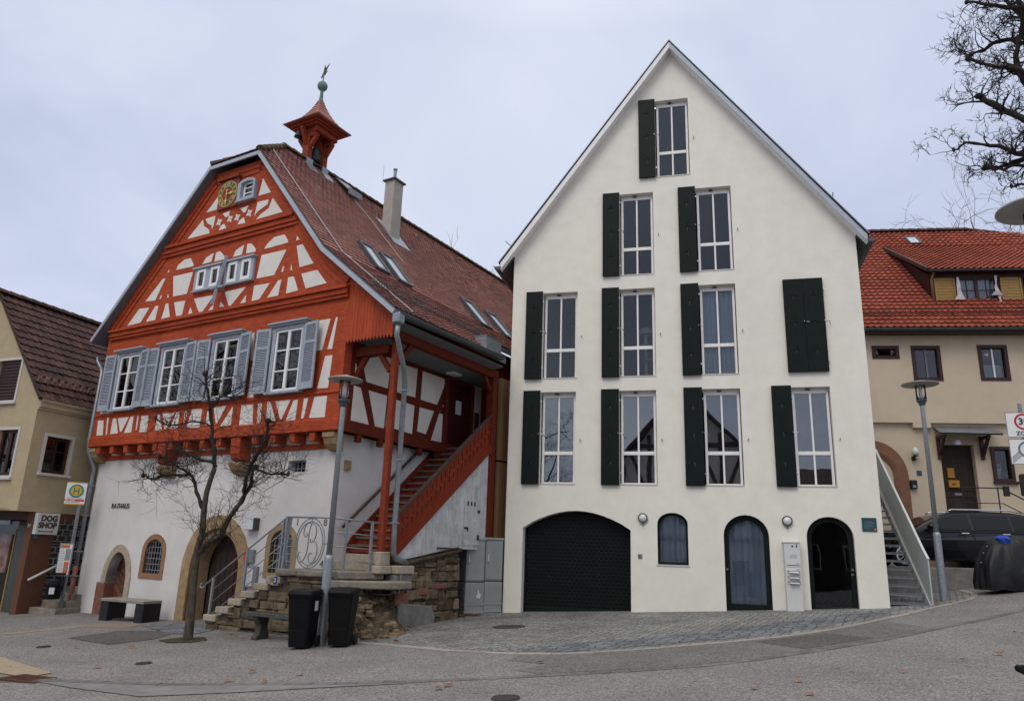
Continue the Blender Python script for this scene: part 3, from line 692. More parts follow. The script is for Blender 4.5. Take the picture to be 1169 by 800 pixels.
GAB = [[(2.07,8.76),(2.19,8.75),(1.88,8.15),(1.43,8.18)],[(2.28,8.99),(2.32,8.93),(2.22,8.9)],[(1.21,8.0),(1.67,7.97),(1.37,7.57),(0.77,7.55)],[(1.94,7.98),(2.07,7.97),(2.03,7.56),(1.62,7.56)],[(2.11,8.27),(2.15,8.26),(2.12,8.15),(2.06,8.16)],[(2.41,8.27),(2.48,8.15),(2.41,8.15)],[(2.39,7.98),(2.49,7.98),(2.66,7.57),(2.3,7.55)],[(2.53,8.76),(3.36,8.75),(3.24,8.14),(2.66,8.15)],[(2.61,8.93),(2.66,9.06),(2.91,9.19),(3.16,9.19),(3.34,8.97),(3.33,8.92)],[(2.75,7.97),(3.22,7.95),(3.17,7.55),(2.93,7.55)],[(3.48,7.73),(3.6,7.54),(3.43,7.54)],[(3.71,8.91),(3.83,9.08),(4.12,9.17),(4.07,8.92)],[(4.21,9.16),(4.37,9.17),(4.58,8.99),(4.58,8.9),(4.2,8.9)],[(4.92,8.9),(5.0,9.08),(5.3,9.18),(5.26,8.91)],[(5.42,9.18),(5.58,9.16),(5.77,8.97),(5.77,8.9),(5.42,8.91)],[(6.08,8.91),(6.18,9.04),(6.41,9.18),(6.76,9.18),(6.92,8.99),(6.92,8.93)],[(6.02,8.76),(6.9,8.75),(6.57,8.13),(5.94,8.14)],[(7.25,8.78),(7.44,8.79),(7.89,8.21),(7.43,8.19)],[(7.22,9.05),(7.32,8.94),(7.21,8.93)],[(7.52,8.01),(8.04,8.02),(8.39,7.63),(7.72,7.6)],[(6.85,8.32),(6.89,8.3),(6.88,8.17),(6.81,8.16)],[(7.13,8.32),(7.19,8.16),(7.13,8.16)],[(7.08,7.99),(7.27,7.98),(7.47,7.59),(7.07,7.57)],[(6.74,7.96),(6.85,7.97),(6.8,7.56),(6.42,7.56)],[(5.89,7.96),(6.45,7.94),(6.14,7.56),(5.87,7.55)],[(5.63,7.75),(5.65,7.55),(5.45,7.55)],[(4.79,7.96),(5.58,7.97),(5.1,7.54),(5.02,7.55)],[(4.69,7.71),(4.85,7.55),(4.67,7.56)],[(3.58,7.95),(4.39,7.94),(4.01,7.53),(3.86,7.54)],[(4.42,7.68),(4.42,7.53),(4.24,7.53)],[(4.05,10.95),(4.03,10.46),(3.55,10.46)],[(3.45,10.27),(3.52,10.07),(3.76,9.92),(3.81,9.79),(2.89,9.8)],[(3.96,10.28),(3.94,10.0),(3.9,9.89),(3.85,10.02),(3.67,10.11),(3.55,10.27)],[(4.25,10.28),(4.55,10.3),(4.51,10.17),(4.41,10.13),(4.32,10.21)],[(4.19,9.8),(4.24,9.92),(4.37,9.96),(4.48,9.81)],[(4.95,10.28),(5.26,10.3),(5.18,10.14),(5.11,10.12)],[(4.92,9.82),(4.99,9.93),(5.13,9.99),(5.22,9.81)],[(5.69,10.99),(6.06,10.5),(5.6,10.5)],[(5.6,10.32),(6.01,10.31),(6.0,10.18),(5.64,10.04),(5.54,9.93)],[(6.16,10.32),(6.59,9.83),(5.62,9.82),(5.78,9.94),(6.06,10.05)]]
CROSS = [(4.15,10.05),(4.58,10.06),(4.87,10.04),(5.33,10.07)]
SIDE = [[(0.52,6.05),(0.65,6.11),(1.57,6.11),(1.54,5.37),(0.78,5.37)],[(0.38,5.71),(0.51,5.43),(0.38,5.42)],[(0.39,5.2),(0.61,5.19),(0.98,4.4),(0.38,4.4)],[(0.88,5.19),(1.54,5.19),(1.51,4.4),(1.2,4.41)],[(1.63,6.05),(2.63,6.1),(2.61,5.36),(1.61,5.35)],[(2.85,6.09),(3.91,6.1),(3.54,5.35),(2.84,5.35)],[(1.61,5.17),(2.6,5.15),(2.58,4.44),(1.57,4.47)],[(2.82,5.15),(3.42,5.16),(3.14,4.52),(2.78,4.54)],[(3.98,5.71),(3.98,5.34),(3.79,5.34)],[(3.66,5.14),(3.98,5.15),(3.93,4.39),(3.37,4.4)]]

# --- masonry ground floor
holes = [arch(1.20, 2.06, -.40, .62, 1.40), arch(2.68, 3.36, .92, 1.44, 1.74), arch(4.50, 6.22, -.42, 1.05, 2.05), arch(7.14, 7.82, 1.10, 1.74, 2.03), [(7.41, 3.31), (7.97, 3.31), (7.97, 3.57), (7.41, 3.57)]]
mb = MB()
mb.holed([(0, -1.0), (8.93, -1.0), (8.93, 4.13), (0, 4.13)], holes, 0, 0.42)
mb.box(0, .4, .42, 14, -1, 4.13).box(8.53, 8.93, .42, 14, -1, 4.13).box(0.4, 8.53, 13.6, 14, -1, 4.13)
mb.build('ground_floor_wall', 'white_plaster', TH)
mb = MB().box(.4, 8.53, 3.5, 3.6, -1, 4.1); mb.build('inner_wall', 'room_dark', TH)
# --- timber storeys
Z0, ZE, ZT, XL, XC, XR = 4.13, 7.30, 11.49, 0.0, 4.60, 9.16
GAB_OUT = [(0.0, 7.60), (3.74, 11.54), (5.70, 11.54), (8.38, 8.33), (9.16, 7.70)]      # just under the roof boarding
gable = [(XL, Z0), (XR, Z0)] + GAB_OUT[::-1]
wx = [1.29, 3.19, 5.24, 7.42]
whole = [[(c - .44, 5.16), (c + .44, 5.16), (c + .44, 6.62), (c - .44, 6.62)] for c in wx]
whole += [[(c - .13, 8.2), (c + .13, 8.2), (c + .13, 8.68), (c - .13, 8.68)] for c in (3.84, 4.38, 5.06, 5.57)]
whole += [[(5.0, 10.52), (5.44, 10.52), (5.44, 10.98), (5.0, 10.98)]]
MB().holed(gable, whole, ju, -.12).build('timber_front', 'red_timber', TH)
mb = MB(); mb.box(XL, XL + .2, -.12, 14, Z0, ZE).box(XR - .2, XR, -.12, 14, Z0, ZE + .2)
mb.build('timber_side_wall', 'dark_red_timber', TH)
MB().box(.2, 8.96, -.12, 13.9, Z0, Z0 + .12).build('floor_slab', 'old_timber_brown', TH)
MB().prism([(.2, 4.3), (8.96, 4.3), (8.96, 7.3), (5.4, 11.4), (3.8, 11.4), (.2, 7.5)], 2.8, 2.9).build('inner_partition', 'room_dark', TH)
for (xa, za), (xb, zb) in zip(GAB_OUT, GAB_OUT[1:]):          # moulded rake boards along the roof edge
    d_ = Vector((xb - xa, 0, zb - za)).normalized(); n2 = Vector((d_.z, 0, -d_.x))
    for off, hh, pr in ((.10, .20, .05), (.27, .12, .025)):
        p_, q2 = Vector((xa, ju - pr / 2, za)) + n2 * off, Vector((xb, ju - pr / 2, zb)) + n2 * off
        MB().bar(p_ - d_ * .02, q2 + d_ * .02, pr + .002 * (off > .2), hh, up=n2).build('rake_board', 'red_timber', TH)
def infill(polys, name):
    mb = MB()
    for p in polys: mb.prism(p, ju - .010, ju + .02)
    return mb.build(name, 'panel_plaster', TH)
infill(PAN, 'plaster_infill')
infill(GAB, 'gable_infill')
for x, z in CROSS:
    mb = MB()
    for a in range(4):
        t = pi / 4 + a * pi / 2 - .3; dx, dz = cos(t), sin(t)
        mb.prism([(x, z), (x + dx * .06 - dz * .045, z + dz * .06 + dx * .045), (x + dx * .13, z + dz * .13), (x + dx * .06 + dz * .045, z + dz * .06 - dx * .045)], ju - .010 - a * .0003, ju + .02)
    mb.build('cross_ornament', 'panel_plaster', TH)
# stepped string courses, bressummer, joist ends, corbels
mb = MB()
for i, (z0, z1, o) in enumerate([(7.17, 7.25, .07), (7.25, 7.30, .11), (7.30, 7.38, .09), (7.38, 7.45, .15), (7.45, 7.50, .04)]): mb.box(XL + .12, XR - .02, ju - o, ju + .05, z0, z1)
for i, (z0, z1, o) in enumerate([(9.36, 9.45, .06), (9.45, 9.52, .10), (9.52, 9.60, .08), (9.60, 9.68, .14), (9.68, 9.74, .04)]):
    k = (z1 - ZE) / 1.105; mb.box(XL + k - .05, XR - k + .08, ju - o, ju + .05, z0, z1)
mb.build('string_course', 'red_timber', TH, bevel=.012)
mb = MB(); mb.box(XL - .02, XR + .02, ju - .06, ju + .1, 4.13, 4.40).box(XL, XR, ju - .03, ju + .02, 4.965, 5.03)
mb.build('bressummer', 'red_timber', TH, bevel=.02)
mb = MB(); x = .35
while x < 8.9:
    mb.box(x, x + .17, ju - .02, 0, 3.93, 4.125); x += .615
mb.box(.1, 8.8, -.05, 0.0, 3.80, 3.92)
mb.build('joist_ends', 'red_timber', TH, bevel=.01)
mb = MB().box(.05, 8.9, -.012, 0, 3.92, 4.12); mb.build('joist_infill', 'panel_plaster', TH)
for x in (3.05, 5.80):
    b = MB().sprism([(0, 3.55), (-.30, 3.60), (-.36, 3.75), (-.38, 4.12), (0, 4.12)], x, x + .32).build('bracket', 'red_timber', TH, bevel=.015)
    c = MB().sprism([(0, 3.25), (-.12, 3.29), (-.24, 3.38), (-.32, 3.50), (-.32, 3.55), (0, 3.55)], x - .06, x + .38).build('stone_corbel', 'sandstone', TH, bevel=.01)
for x in (-.05, 8.72):
    MB().sprism([(0, 3.72), (-.14, 3.75), (-.27, 3.86), (-.33, 4.0), (-.36, 4.0), (-.36, 4.12), (0, 4.12)], x, x + .34).build('stone_corbel', 'sandstone', TH, bevel=.01)
# timber side above the stair
SX = XR
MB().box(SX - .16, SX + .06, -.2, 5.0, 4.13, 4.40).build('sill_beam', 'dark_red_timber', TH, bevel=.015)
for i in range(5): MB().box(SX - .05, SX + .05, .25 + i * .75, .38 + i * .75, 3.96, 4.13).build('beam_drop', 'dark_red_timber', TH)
mb = MB()
for p in SIDE: mb.sprism([(y + ju, z) for y, z in p], SX - .02, SX + .010)
mb.build('side_infill', 'panel_plaster', TH)

def window_frame(parent, x0, x1, z0, z1, y, cols, rows, fw=.055, mw=.03, mid=.08, d=.05):
    mb = MB(); mb.box(x0, x0 + fw, y, y + d, z0, z1).box(x1 - fw, x1, y, y + d, z0, z1).box(x0 + fw, x1 - fw, y, y + d, z1 - fw, z1).box(x0 + fw, x1 - fw, y, y + d, z0, z0 + fw * 1.2)
    if cols == 2: mb.box((x0 + x1 - mid) / 2, (x0 + x1 + mid) / 2, y - .012, y + d, z0 + fw * 1.2, z1 - fw)
    for r in range(1, rows):
        z = z0 + (z1 - z0) * r / rows; mb.box(x0 + fw, x1 - fw, y + .01, y + d - .01, z - mw / 2, z + mw / 2)
    o = mb.build('window_frame', 'white_paint', parent)
    return o
def shutter(parent, xh, side, z0, z1, w, ang):
    """louvred shutter hinged at xh, laid back beside the window"""
    mb = MB(); s = side; t = .035; a = .06
    X = lambda v: v * s
    def bx(x0, x1, zz0, zz1, y0=-t, y1=0.0):
        xa, xb = sorted((X(x0), X(x1))); mb.box(xa, xb, y0, y1, zz0, zz1)
    H = z1 - z0
    bx(0, a, 0, H); bx(w - a, w, 0, H); bx(a, w - a, H - .07, H); bx(a, w - a, H * .70 - .03, H * .70 + .03); bx(a, w - a, 0, .16)
    for lo, hi in ((.16, H * .70 - .03), (H * .70 + .03, H - .07)):
        z = lo + .012
        while z < hi - .02:
            xa, xb = sorted((X(a), X(w - a)))
            mb.add([(xa, -.004, z + .034), (xb, -.004, z + .034), (xb, -.032, z), (xa, -.032, z), (xa, -.002, z + .026), (xb, -.002, z + .026), (xb, -.026, z - .006), (xa, -.026, z - .006)],
                   [(0, 1, 2, 3), (7, 6, 5, 4), (0, 3, 7, 4), (1, 5, 6, 2), (3, 2, 6, 7), (0, 4, 5, 1)])
            z += .042
        xa, xb = sorted((X(a), X(w - a))); mb.box(xa, xb, -.0015, 0, lo, hi)
    o = mb.build('shutter', 'shutter_grey_blue', parent)
    o.location = (xh, ju - .10, z0); o.rotation_euler = (0, 0, -ang * s)
    return o
for i, c in enumerate(wx):
    w = tag(MB().box(c - .54, c - .44, ju - .09, ju + .1, 5.10, 6.70).box(c + .44, c + .54, ju - .09, ju + .1, 5.10, 6.70).box(c - .44, c + .44, ju - .09, ju + .1, 6.62, 6.70)
            .box(c - .60, c + .60, ju - .15, ju + .05, 6.70, 6.745).box(c - .64, c + .64, ju - .20, ju + .03, 6.745, 6.79).box(c - .57, c + .57, ju - .14, ju + .1, 5.06, 5.12).build('window', 'shutter_grey_blue', TH, bevel=.006))
    f = window_frame(w, c - .44, c + .44, 5.12, 6.62, ju - .06, 2, 3)
    MB().box(c - .39, c + .39, ju - .033, ju - .027, 5.18, 6.57).build('pane', 'old_glass', w)
    shutter(TH, c - .56, -1, 5.10, 6.68, .45, .06 + .05 * (i % 2))
    shutter(TH, c + .56, 1, 5.10, 6.68, .45, .10 + .06 * ((i + 1) % 2))
    if i in (0, 1):
        mb = MB()
        for k in range(14):
            xa = c - .36 + k * .052
            if i == 1 and 3 < k < 11: continue
            mb.box(xa, xa + .047, ju + .05 + (k % 2) * .02, ju + .055 + (k % 2) * .02, 5.55, 6.6)
        mb.build('curtain', 'net_curtain', w)
# coupled windows in the gable
for k, (x0, x1, cs) in enumerate(((3.55, 4.65, (3.84, 4.38)), (4.76, 5.84, (5.06, 5.57)))):
    fr = MB().holed([(x0, 8.14), (x1, 8.14), (x1, 8.74), (x0, 8.74)], [[(c - .13, 8.2), (c + .13, 8.2), (c + .13, 8.68), (c - .13, 8.68)] for c in cs], ju - .07, ju + .02)
    fr.box(x0 - .05, x1 + .03, ju - .13, ju, 8.74, 8.79).box(x0 - .02, x1 + .02, ju - .10, ju, 8.10, 8.14)
    w = fr.build('coupled_window', 'shutter_grey_blue', TH)
    for c in cs:
        f = MB().box(c - .17, c - .10, ju - .085, ju - .03, 8.16, 8.72).box(c + .10, c + .17, ju - .085, ju - .03, 8.16, 8.72).box(c - .10, c + .10, ju - .085, ju - .03, 8.64, 8.72).box(c - .10, c + .10, ju - .085, ju - .03, 8.16, 8.25).build('sash', 'white_paint', w)
        MB().box(c - .10, c + .10, ju - .050, ju - .045, 8.25, 8.64).build('pane', 'old_glass', w)
p = MB().bar((4.82, ju - .12, 8.92), (4.74, ju - .30, 7.53), .07, .07).box(4.54, 5.02, ju - .27, ju - .20, 7.98, 8.04).bar((4.77, ju, 8.0), (4.77, ju - .3, 8.0), .05, .05).build('flag_bracket', 'galvanised', TH)
# little arched window and clock under the half hip
fr = [(4.86, 10.46), (5.52, 10.46), (5.52, 10.98), (5.42, 11.04), (5.19, 11.08), (4.96, 11.04), (4.86, 10.98)]
w = MB().holed(fr, [[(4.98, 10.53), (5.44, 10.53), (5.44, 10.96), (5.2, 11.0), (4.98, 10.96)]], ju - .11, ju + .02).box(4.83, 5.55, ju - .13, ju, 10.42, 10.46).build('attic_window', 'shutter_grey_blue', TH)
window_frame(w, 5.0, 5.44, 10.54, 10.99, ju - .02, 1, 3, fw=.05)
MB().box(5.04, 5.40, ju, ju + .004, 10.58, 10.95).build('pane', 'old_glass', w)
ck = MB().box(4.05, 4.82, ju - .07, ju + .01, 10.38, 11.22).box(4.00, 4.86, ju - .14, ju, 11.22, 11.27).build('clock', 'clock_red', TH, bevel=.008)
cx, cz = 4.43, 10.79
MB().yring(cx, cz, .22, .365, ju - .082, ju - .07, seg=40).build('dial_ring', 'clock_green', ck)
MB().yring(cx, cz, .360, .378, ju - .088, ju - .07, seg=40).yring(cx, cz, .212, .226, ju - .088, ju - .07, seg=40).build('dial_edge', 'gold', ck)
nums = ['XII', 'I', 'II', 'III', 'IIII', 'V', 'VI', 'VII', 'VIII', 'IX', 'X', 'XI']
for i, s in enumerate(nums):
    a = pi / 2 - i * pi / 6
    text(s, .115, 'gold', ck, (cx + .29 * cos(a), ju - .084, cz + .29 * sin(a)), name='numeral', sx=.8, rot=(pi / 2, -(a - pi / 2), 0), bold=.004)
MB().prism([(cx, cz + .012), (cx + .1, cz + .014), (cx + .15, cz + .05), (cx + .25, cz), (cx + .15, cz - .05), (cx + .1, cz - .014), (cx, cz - .012)], ju - .105, ju - .10).prism([(cx - .05, cz + .02), (cx, cz + .012), (cx, cz - .012), (cx - .05, cz - .02)], ju - .105, ju - .10).build('hour_hand', 'gold', ck)
MB().prism([(cx - .014, cz + .14), (cx + .014, cz + .14), (cx + .012, cz - .16), (cx + .05, cz - .2), (cx, cz - .34), (cx - .05, cz - .2), (cx - .012, cz - .16)], ju - .115, ju - .11).prism([(cx - .05, cz + .09), (cx + .05, cz + .09), (cx + .05, cz + .115), (cx - .05, cz + .115)], ju - .1155, ju - .1105).build('minute_hand', 'gold', ck)

# --- doors and windows of the ground floor
def surround(x0, x1, z0, zs, zt, b, y0, y1, m, n='stone_surround', parent=None):
    inn = arch(x0, x1, z0, zs, zt); out = arch(x0 - b, x1 + b, z0, zs, zt + b)
    k = len(inn); mb = MB()
    mb.v = [(x, y0, z) for x, z in out] + [(x, y0, z) for x, z in inn] + [(x, y1, z) for x, z in out] + [(x, y1, z) for x, z in inn]
    for i in range(1, k):
        j = (i + 1) % k
        if i == k - 1: j = 0
        mb.f += [(i, j, k + j, k + i), (k + i, k + j, 3 * k + j, 3 * k + i), (2 * k + i, i, k + i, 3 * k + i) if False else (i, 2 * k + i, 2 * k + j, j)]
    return mb.build(n, m, parent or TH)
surround(1.20, 2.06, -.45, .62, 1.40, .19, -.03, .30, 'pale_stone')
MB().box(.86, 1.22, -.035, .30, -.45, .62).build('red_stone_jamb', 'red_sandstone', TH, bevel=.02)
d = MB().prism(arch(1.21, 2.05, -.42, .62, 1.39), .26, .31).build('cellar_door', 'door_wood', TH)
mb = MB()
for k in range(9):                                           # herring-bone boarding
    z = -.42 + k * .21
    for s in (-1, 1):
        a, b2 = 1.635 + s * .02, 1.635 + s * .39
        mb.bar((a, .255, z), (b2, .255, z + .36), .012, .19, up=(0, 0, 1))
for v in range(len(mb.v)): mb.v[v] = (mb.v[v][0], mb.v[v][1], max(-.40, min(mb.v[v][2], 1.36 - max(0, abs(mb.v[v][0] - 1.63) - .1) ** 2 * 3.4)))
mb.build('herringbone_boards', 'door_wood', d)
surround(2.68, 3.36, .92, 1.44, 1.74, .13, -.02, .2, 'pink_sandstone')
MB().box(2.55, 3.49, -.025, .2, .79, .92).build('stone_sill', 'pink_sandstone', TH)
def grille(x0, x1, z0, zs, zt, y, parent, step=.11):
    mb = MB(); c, r = (x0 + x1) / 2, (x1 - x0) / 2
    x = x0 + step * .6
    while x < x1:
        zz = zs + (zt - zs) * sqrt(max(0, 1 - ((x - c) / r) ** 2)); mb.tube([(x, y, z0), (x, y, zz)], .010, 5); x += step
    z = z0 + step * .7
    while z < zt:
        h = r if z < zs else r * sqrt(max(0, 1 - ((z - zs) / (zt - zs)) ** 2)); mb.tube([(c - h, y - .012, z), (c + h, y - .012, z)], .010, 5); z += step * 1.25
    return mb.build('window_grille', 'galvanised', parent)
w = MB().prism(arch(2.68, 3.36, .92, 1.44, 1.74), .20, .21).build('barred_window', 'old_glass', TH)
grille(2.68, 3.36, .92, 1.44, 1.74, .06, w)
MB().prism(arch(2.68, 3.36, .92, 1.44, 1.74), .34, .36).build('window_back', 'room_mid', w)
surround(4.50, 6.22, -.45, 1.05, 2.05, .30, -.045, .16, 'sandstone')
surround(4.62, 6.10, -.45, 1.05, 1.93, .12, .05, .42, 'sandstone', n='inner_stone_surround')
mb = MB().prism(arch(4.62, 6.10, -.45, 1.05, 1.93), .46, .52)
d = mb.build('portal_door', 'old_oak', TH)
mb = MB()
for i in range(8): mb.box(4.66 + i * .18, 4.66 + i * .18 + .165, .44, .46, -.4, 1.1 + .6 * sin(pi * (i + .5) / 8))
mb.build('door_boards', 'old_oak', d)
MB().box(5.44, 5.56, .42, .46, -.4, 1.85).build('red_door_post', 'dark_red_door', d)
surround(7.14, 7.82, 1.10, 1.74, 2.03, .14, -.02, .2, 'sandstone')
MB().box(7.00, 7.96, -.03, .2, 1.0, 1.10).build('stone_sill', 'sandstone', TH)
w = MB().prism(arch(7.14, 7.82, 1.10, 1.74, 2.03), .24, .25).build('barred_window', 'old_glass', TH)
grille(7.14, 7.82, 1.10, 1.74, 2.03, .05, w, .13)
MB().prism(arch(7.14, 7.82, 1.10, 1.74, 2.03), .34, .36).build('window_back', 'dark_red_door', w)
w = MB().box(7.41, 7.97, .22, .23, 3.31, 3.57).build('slit_window', 'old_glass', TH)
grille(7.41, 7.97, 3.31, 3.56, 3.57, .12, w, .12)
MB().box(7.41, 7.97, .30, .32, 3.31, 3.57).build('window_back', 'room_dark', w)
text('RATHAUS', .185, 'letter_metal', TH, (1.33, -.02, 2.565), depth=.006, name='lettering', sx=.92, bold=.0)
lb = MB().box(6.36, 6.70, -.17, 0, 2.01, 2.28).build('wall_lamp', 'dark_metal', TH, bevel=.01)
MB().box(6.35, 6.68, -.185, -.17, 2.02, 2.285).build('lamp_cover', 'milk_glass', lb)
lx = MB().box(6.46, 6.69, -.08, 0, 1.29, 1.58).build('letter_box', 'zinc', TH, bevel=.01)
MB().box(6.38, 6.45, -.07, 0, 1.31, 1.60).build('call_point', 'sign_red', TH)
nb = MB().box(6.50, 6.86, -.08, 0, .76, 1.22).build('notice_case', 'zinc', TH, bevel=.008)
MB().box(6.54, 6.75, -.086, -.08, .80, 1.17).build('notice_sheet', 'paper', nb)
mb = MB()
for i in range(7): mb.box(6.56, 6.56 + .16 * (.9 - .3 * (i % 3 == 1)), -.088, -.086, 1.12 - i * .045, 1.13 - i * .045)
mb.build('notice_print', 'grey_ink', nb)
MB().box(8.94, 9.0, .20, .36, 3.35, 3.56).build('alarm_box', 'sandstone', TH)

# --- rainwater pipes and gutters
def pipe(pts, r, m='zinc', parent=TH, name='downpipe'): return MB().tube(pts, r, 10).build(name, m, parent, smooth=True)
dp = pipe([(-.55, ju + .1, 6.80), (-.55, ju + .1, 6.66), (-.2, ju + .05, 6.40), (-.06, ju, 6.25), (-.05, ju - .02, 4.3), (-.03, ju, 4.05), (.0, -.12, 3.60), (-.02, -.12, 3.2), (-.03, -.12, 1.0)], .055)
MB().tube([(-.03, -.12, 1.0), (-.03, -.12, -.6)], .06, 10).build('standpipe', 'red_sandstone', dp, smooth=True)
mb = MB()
for z in (3.1, 2.3, 1.35, .72): mb.box(-.11, .05, -.19, -.05, z, z + .03)
mb.build('pipe_clip', 'galvanised', dp)

# --- roof
EV, RX, KU, KZ, RZ = 10.69, 4.80, 8.38, 8.50, 12.80      # eave, ridge, kink of the right slope
def zr(u): return RZ - (u - RX) * (RZ - KZ) / (KU - RX) if u < KU else KZ - (u - KU) * (KZ - 6.64) / (EV - KU)
SLW = 1.053
def zl(u): return RZ - (RX - u) * SLW
VO, VB = -.59, 14.3                                # verge and rear end
hz = 11.72; hu = RX + (RZ - hz) / (RZ - KZ) * (KU - RX); HV = VO + 1.5
ev2 = 9.75; ue = -.45; ul = RX - (RZ - hz) / SLW
P = lambda u, v, dz=0: (u, v, zr(u) + dz)
mb = MB()
th = (0, 0, -.15)
mb.slab([P(hu, VO), P(KU, VO), P(KU, VB), P(RX, VB), P(RX, HV)], th)
mb.slab([P(KU, VO), P(EV, VO), (EV, 4.05, zr(EV)), (ev2, 4.05, zr(ev2)), (ev2, VB, zr(ev2)), P(KU, VB)], th)
mb.slab([(ul, VO, zl(ul)), (RX, HV, RZ), (RX, VB, RZ), (ue, VB, zl(ue)), (ue, VO, zl(ue))], th)
mb.slab([(ul, VO, hz), (hu, VO, hz), (RX, HV, RZ)], th)
rf = mb.build('roof', 'soffit_grey', TH)
mb = MB()
d1 = Vector((KU - RX, 0, KZ - RZ)); l1 = d1.length; fh = (hu - RX) / (KU - RX)
hipk = lambda a, b: (b < l1 * (1 - fh) or a > (b - l1 * (1 - fh)) / (l1 * fh) * 1.5)
tiles(mb, (KU, VO, KZ + .01), (0, 1, 0), -d1, VB - VO, l1, .17, .155, keep=hipk)
d2 = Vector((EV - KU, 0, 6.64 - KZ)); l2 = d2.length; fr2 = (EV - ev2) / (EV - KU) * l2
tiles(mb, (EV + .03, VO, 6.625), (0, 1, 0), -d2, VB - VO, l2 + .03, .17, .155, keep=lambda a, b: b > fr2 or a < 4.05 - VO)
sl = Vector((1, 0, SLW)); q_ = sqrt(1 + SLW ** 2); tiles(mb, (ue - .03, VO, zl(ue - .03)), (0, 1, 0), sl, 6.0, (RX - ue) * q_, .17, .155, keep=lambda a, b: b < (ul - ue) * q_ or a > (b - (ul - ue) * q_) / ((RX - ul) * q_) * 1.5)
sh_ = Vector((0, 1.5, RZ - hz)); tiles(mb, (ul, VO - .04, hz - .01), (1, 0, 0), sh_, hu - ul, sh_.length, .17, .155, keep=lambda a, b: abs(a - (hu - ul) / 2) < (hu - ul) / 2 * (1 - b / sh_.length) + .05)
mb.build('tiles', 'plain_tiles', rf)
mb = MB(); ridge_caps(mb, (RX, HV - .03, RZ + .04), (RX, VB, RZ + .04), r=.13, step=.34)
ridge_caps(mb, (hu, VO, hz + .04), (RX, HV, RZ + .04), r=.11); ridge_caps(mb, (ul, VO, hz + .04), (RX, HV, RZ + .04), r=.11)
mb.build('ridge_tiles', 'moss_tiles', rf)
f = VO - .02
for a, b in (((EV, zr(EV)), (KU, KZ)), ((KU, KZ), (hu, hz)), ((hu, hz), (ul, hz)), ((ul, hz), (ue, zl(ue)))):
    MB().bar((a[0], f, a[1] - .10), (b[0], f, b[1] - .10), .035, .095, up=(0, 0, 1) if abs(a[1] - b[1]) < .1 else Vector((b[1] - a[1], 0, a[0] - b[0]))).build('verge_board', 'grey_fascia', rf)
# boarding under the eave on the front of the gallery, with a saw-tooth edge
mb = MB(); x = XR; 
while x < 10.40:
    w_ = .095; t0, t1 = zr(x) - .16, zr(x + w_) - .16
    mb.prism([(x, 6.16), (x + w_ / 2, 6.08), (x + w_ - .006, 6.16), (x + w_ - .006, t1), (x, t0)], ju + .0, ju + .03); x += w_
mb.build('gallery_boarding', 'red_boards', TH)
mb = MB().box(XR - .02, 10.40, ju + .04, ju + .07, 6.16, 8.0)
for k in range(len(mb.v)):
    x_, y_, z_ = mb.v[k]; mb.v[k] = (x_, y_, min(z_, zr(x_) - .24))
mb.build('boarding_back', 'red_timber', TH)
mb = MB()
mb.box(10.17, 10.31, .03, .17, 1.63, 6.16)
gp = mb.build('gallery_post', 'shaded_red_timber', TH, bevel=.015)
mb = MB().box(10.14, 10.34, -.25, 4.3, 6.16, 6.38).box(XR, 10.12, -.04, .16, 5.84, 6.06)
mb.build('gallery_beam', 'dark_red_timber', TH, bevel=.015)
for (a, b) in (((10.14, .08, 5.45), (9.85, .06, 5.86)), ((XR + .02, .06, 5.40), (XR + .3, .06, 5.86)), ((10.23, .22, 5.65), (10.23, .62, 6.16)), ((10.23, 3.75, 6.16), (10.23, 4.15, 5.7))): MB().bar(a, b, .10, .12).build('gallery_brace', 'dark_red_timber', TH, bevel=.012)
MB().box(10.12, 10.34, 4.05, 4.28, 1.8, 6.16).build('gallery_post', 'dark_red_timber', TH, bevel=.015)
MB().box(XR + .02, 10.12, -.2, 5.2, 6.20, 6.24).build('gallery_ceiling', 'soffit_grey', TH)
MB().box(9.45, 9.7, 3.1, 3.5, 6.13, 6.20).build('ceiling_lamp', 'milk_glass', TH, bevel=.02)
MB().slab([(10.34, ju + .06, 6.36), (EV - .05, ju + .06, zr(EV) - .24), (EV - .05, 4.0, zr(EV) - .24), (10.34, 4.0, 6.36)], (0, 0, .02)).build('eave_soffit', 'soffit_grey', TH)
def gutter(p, q, r, parent):
    p, q = Vector(p), Vector(q); d = (q - p).normalized(); s = d.cross(Vector((0, 0, 1))).normalized(); vs, fs = [], []
    for rr in (r, r * .9):
        for c in (p, q):
            for k in range(9):
                a = pi + pi * k / 8; vs.append(c + s * cos(a) * rr + Vector((0, 0, sin(a) * rr)))
    for k in range(8): fs += [(k, k + 1, 10 + k, 9 + k), (18 + k, 27 + k, 28 + k, 19 + k)]
    fs += [tuple(range(9)), tuple(range(17, 8, -1)), (0, 9, 27, 18), (8, 26, 35, 17)]
    return MB().add(vs, fs).build('gutter', 'dark_metal', parent, smooth=False)
g = gutter((EV + .08, VO + .02, 6.52), (EV + .08, 3.72, 6.60), .10, TH)
gutter((ue - .07, VO + .02, zl(ue) - .03), (ue - .07, 6, zl(ue) - .03), .08, TH)
MB().box(EV - .03, EV + .17, VO - .04, VO + .18, 6.28, 6.52).build('rain_hopper', 'zinc', TH, bevel=.03)
dp = pipe([(EV + .07, VO + .07, 6.3), (EV + .05, VO + .08, 6.05), (10.58, .0, 5.45), (10.46, .22, 5.2), (10.46, .22, 2.1), (10.46, .24, 1.62), (10.46, .34, 1.50), (10.47, .68, 1.42)], .058)
mb = MB()
for z in (5.0, 3.5, 2.2): mb.box(10.39, 10.53, .15, .29, z, z + .03)
mb.build('pipe_clip', 'galvanised', dp)
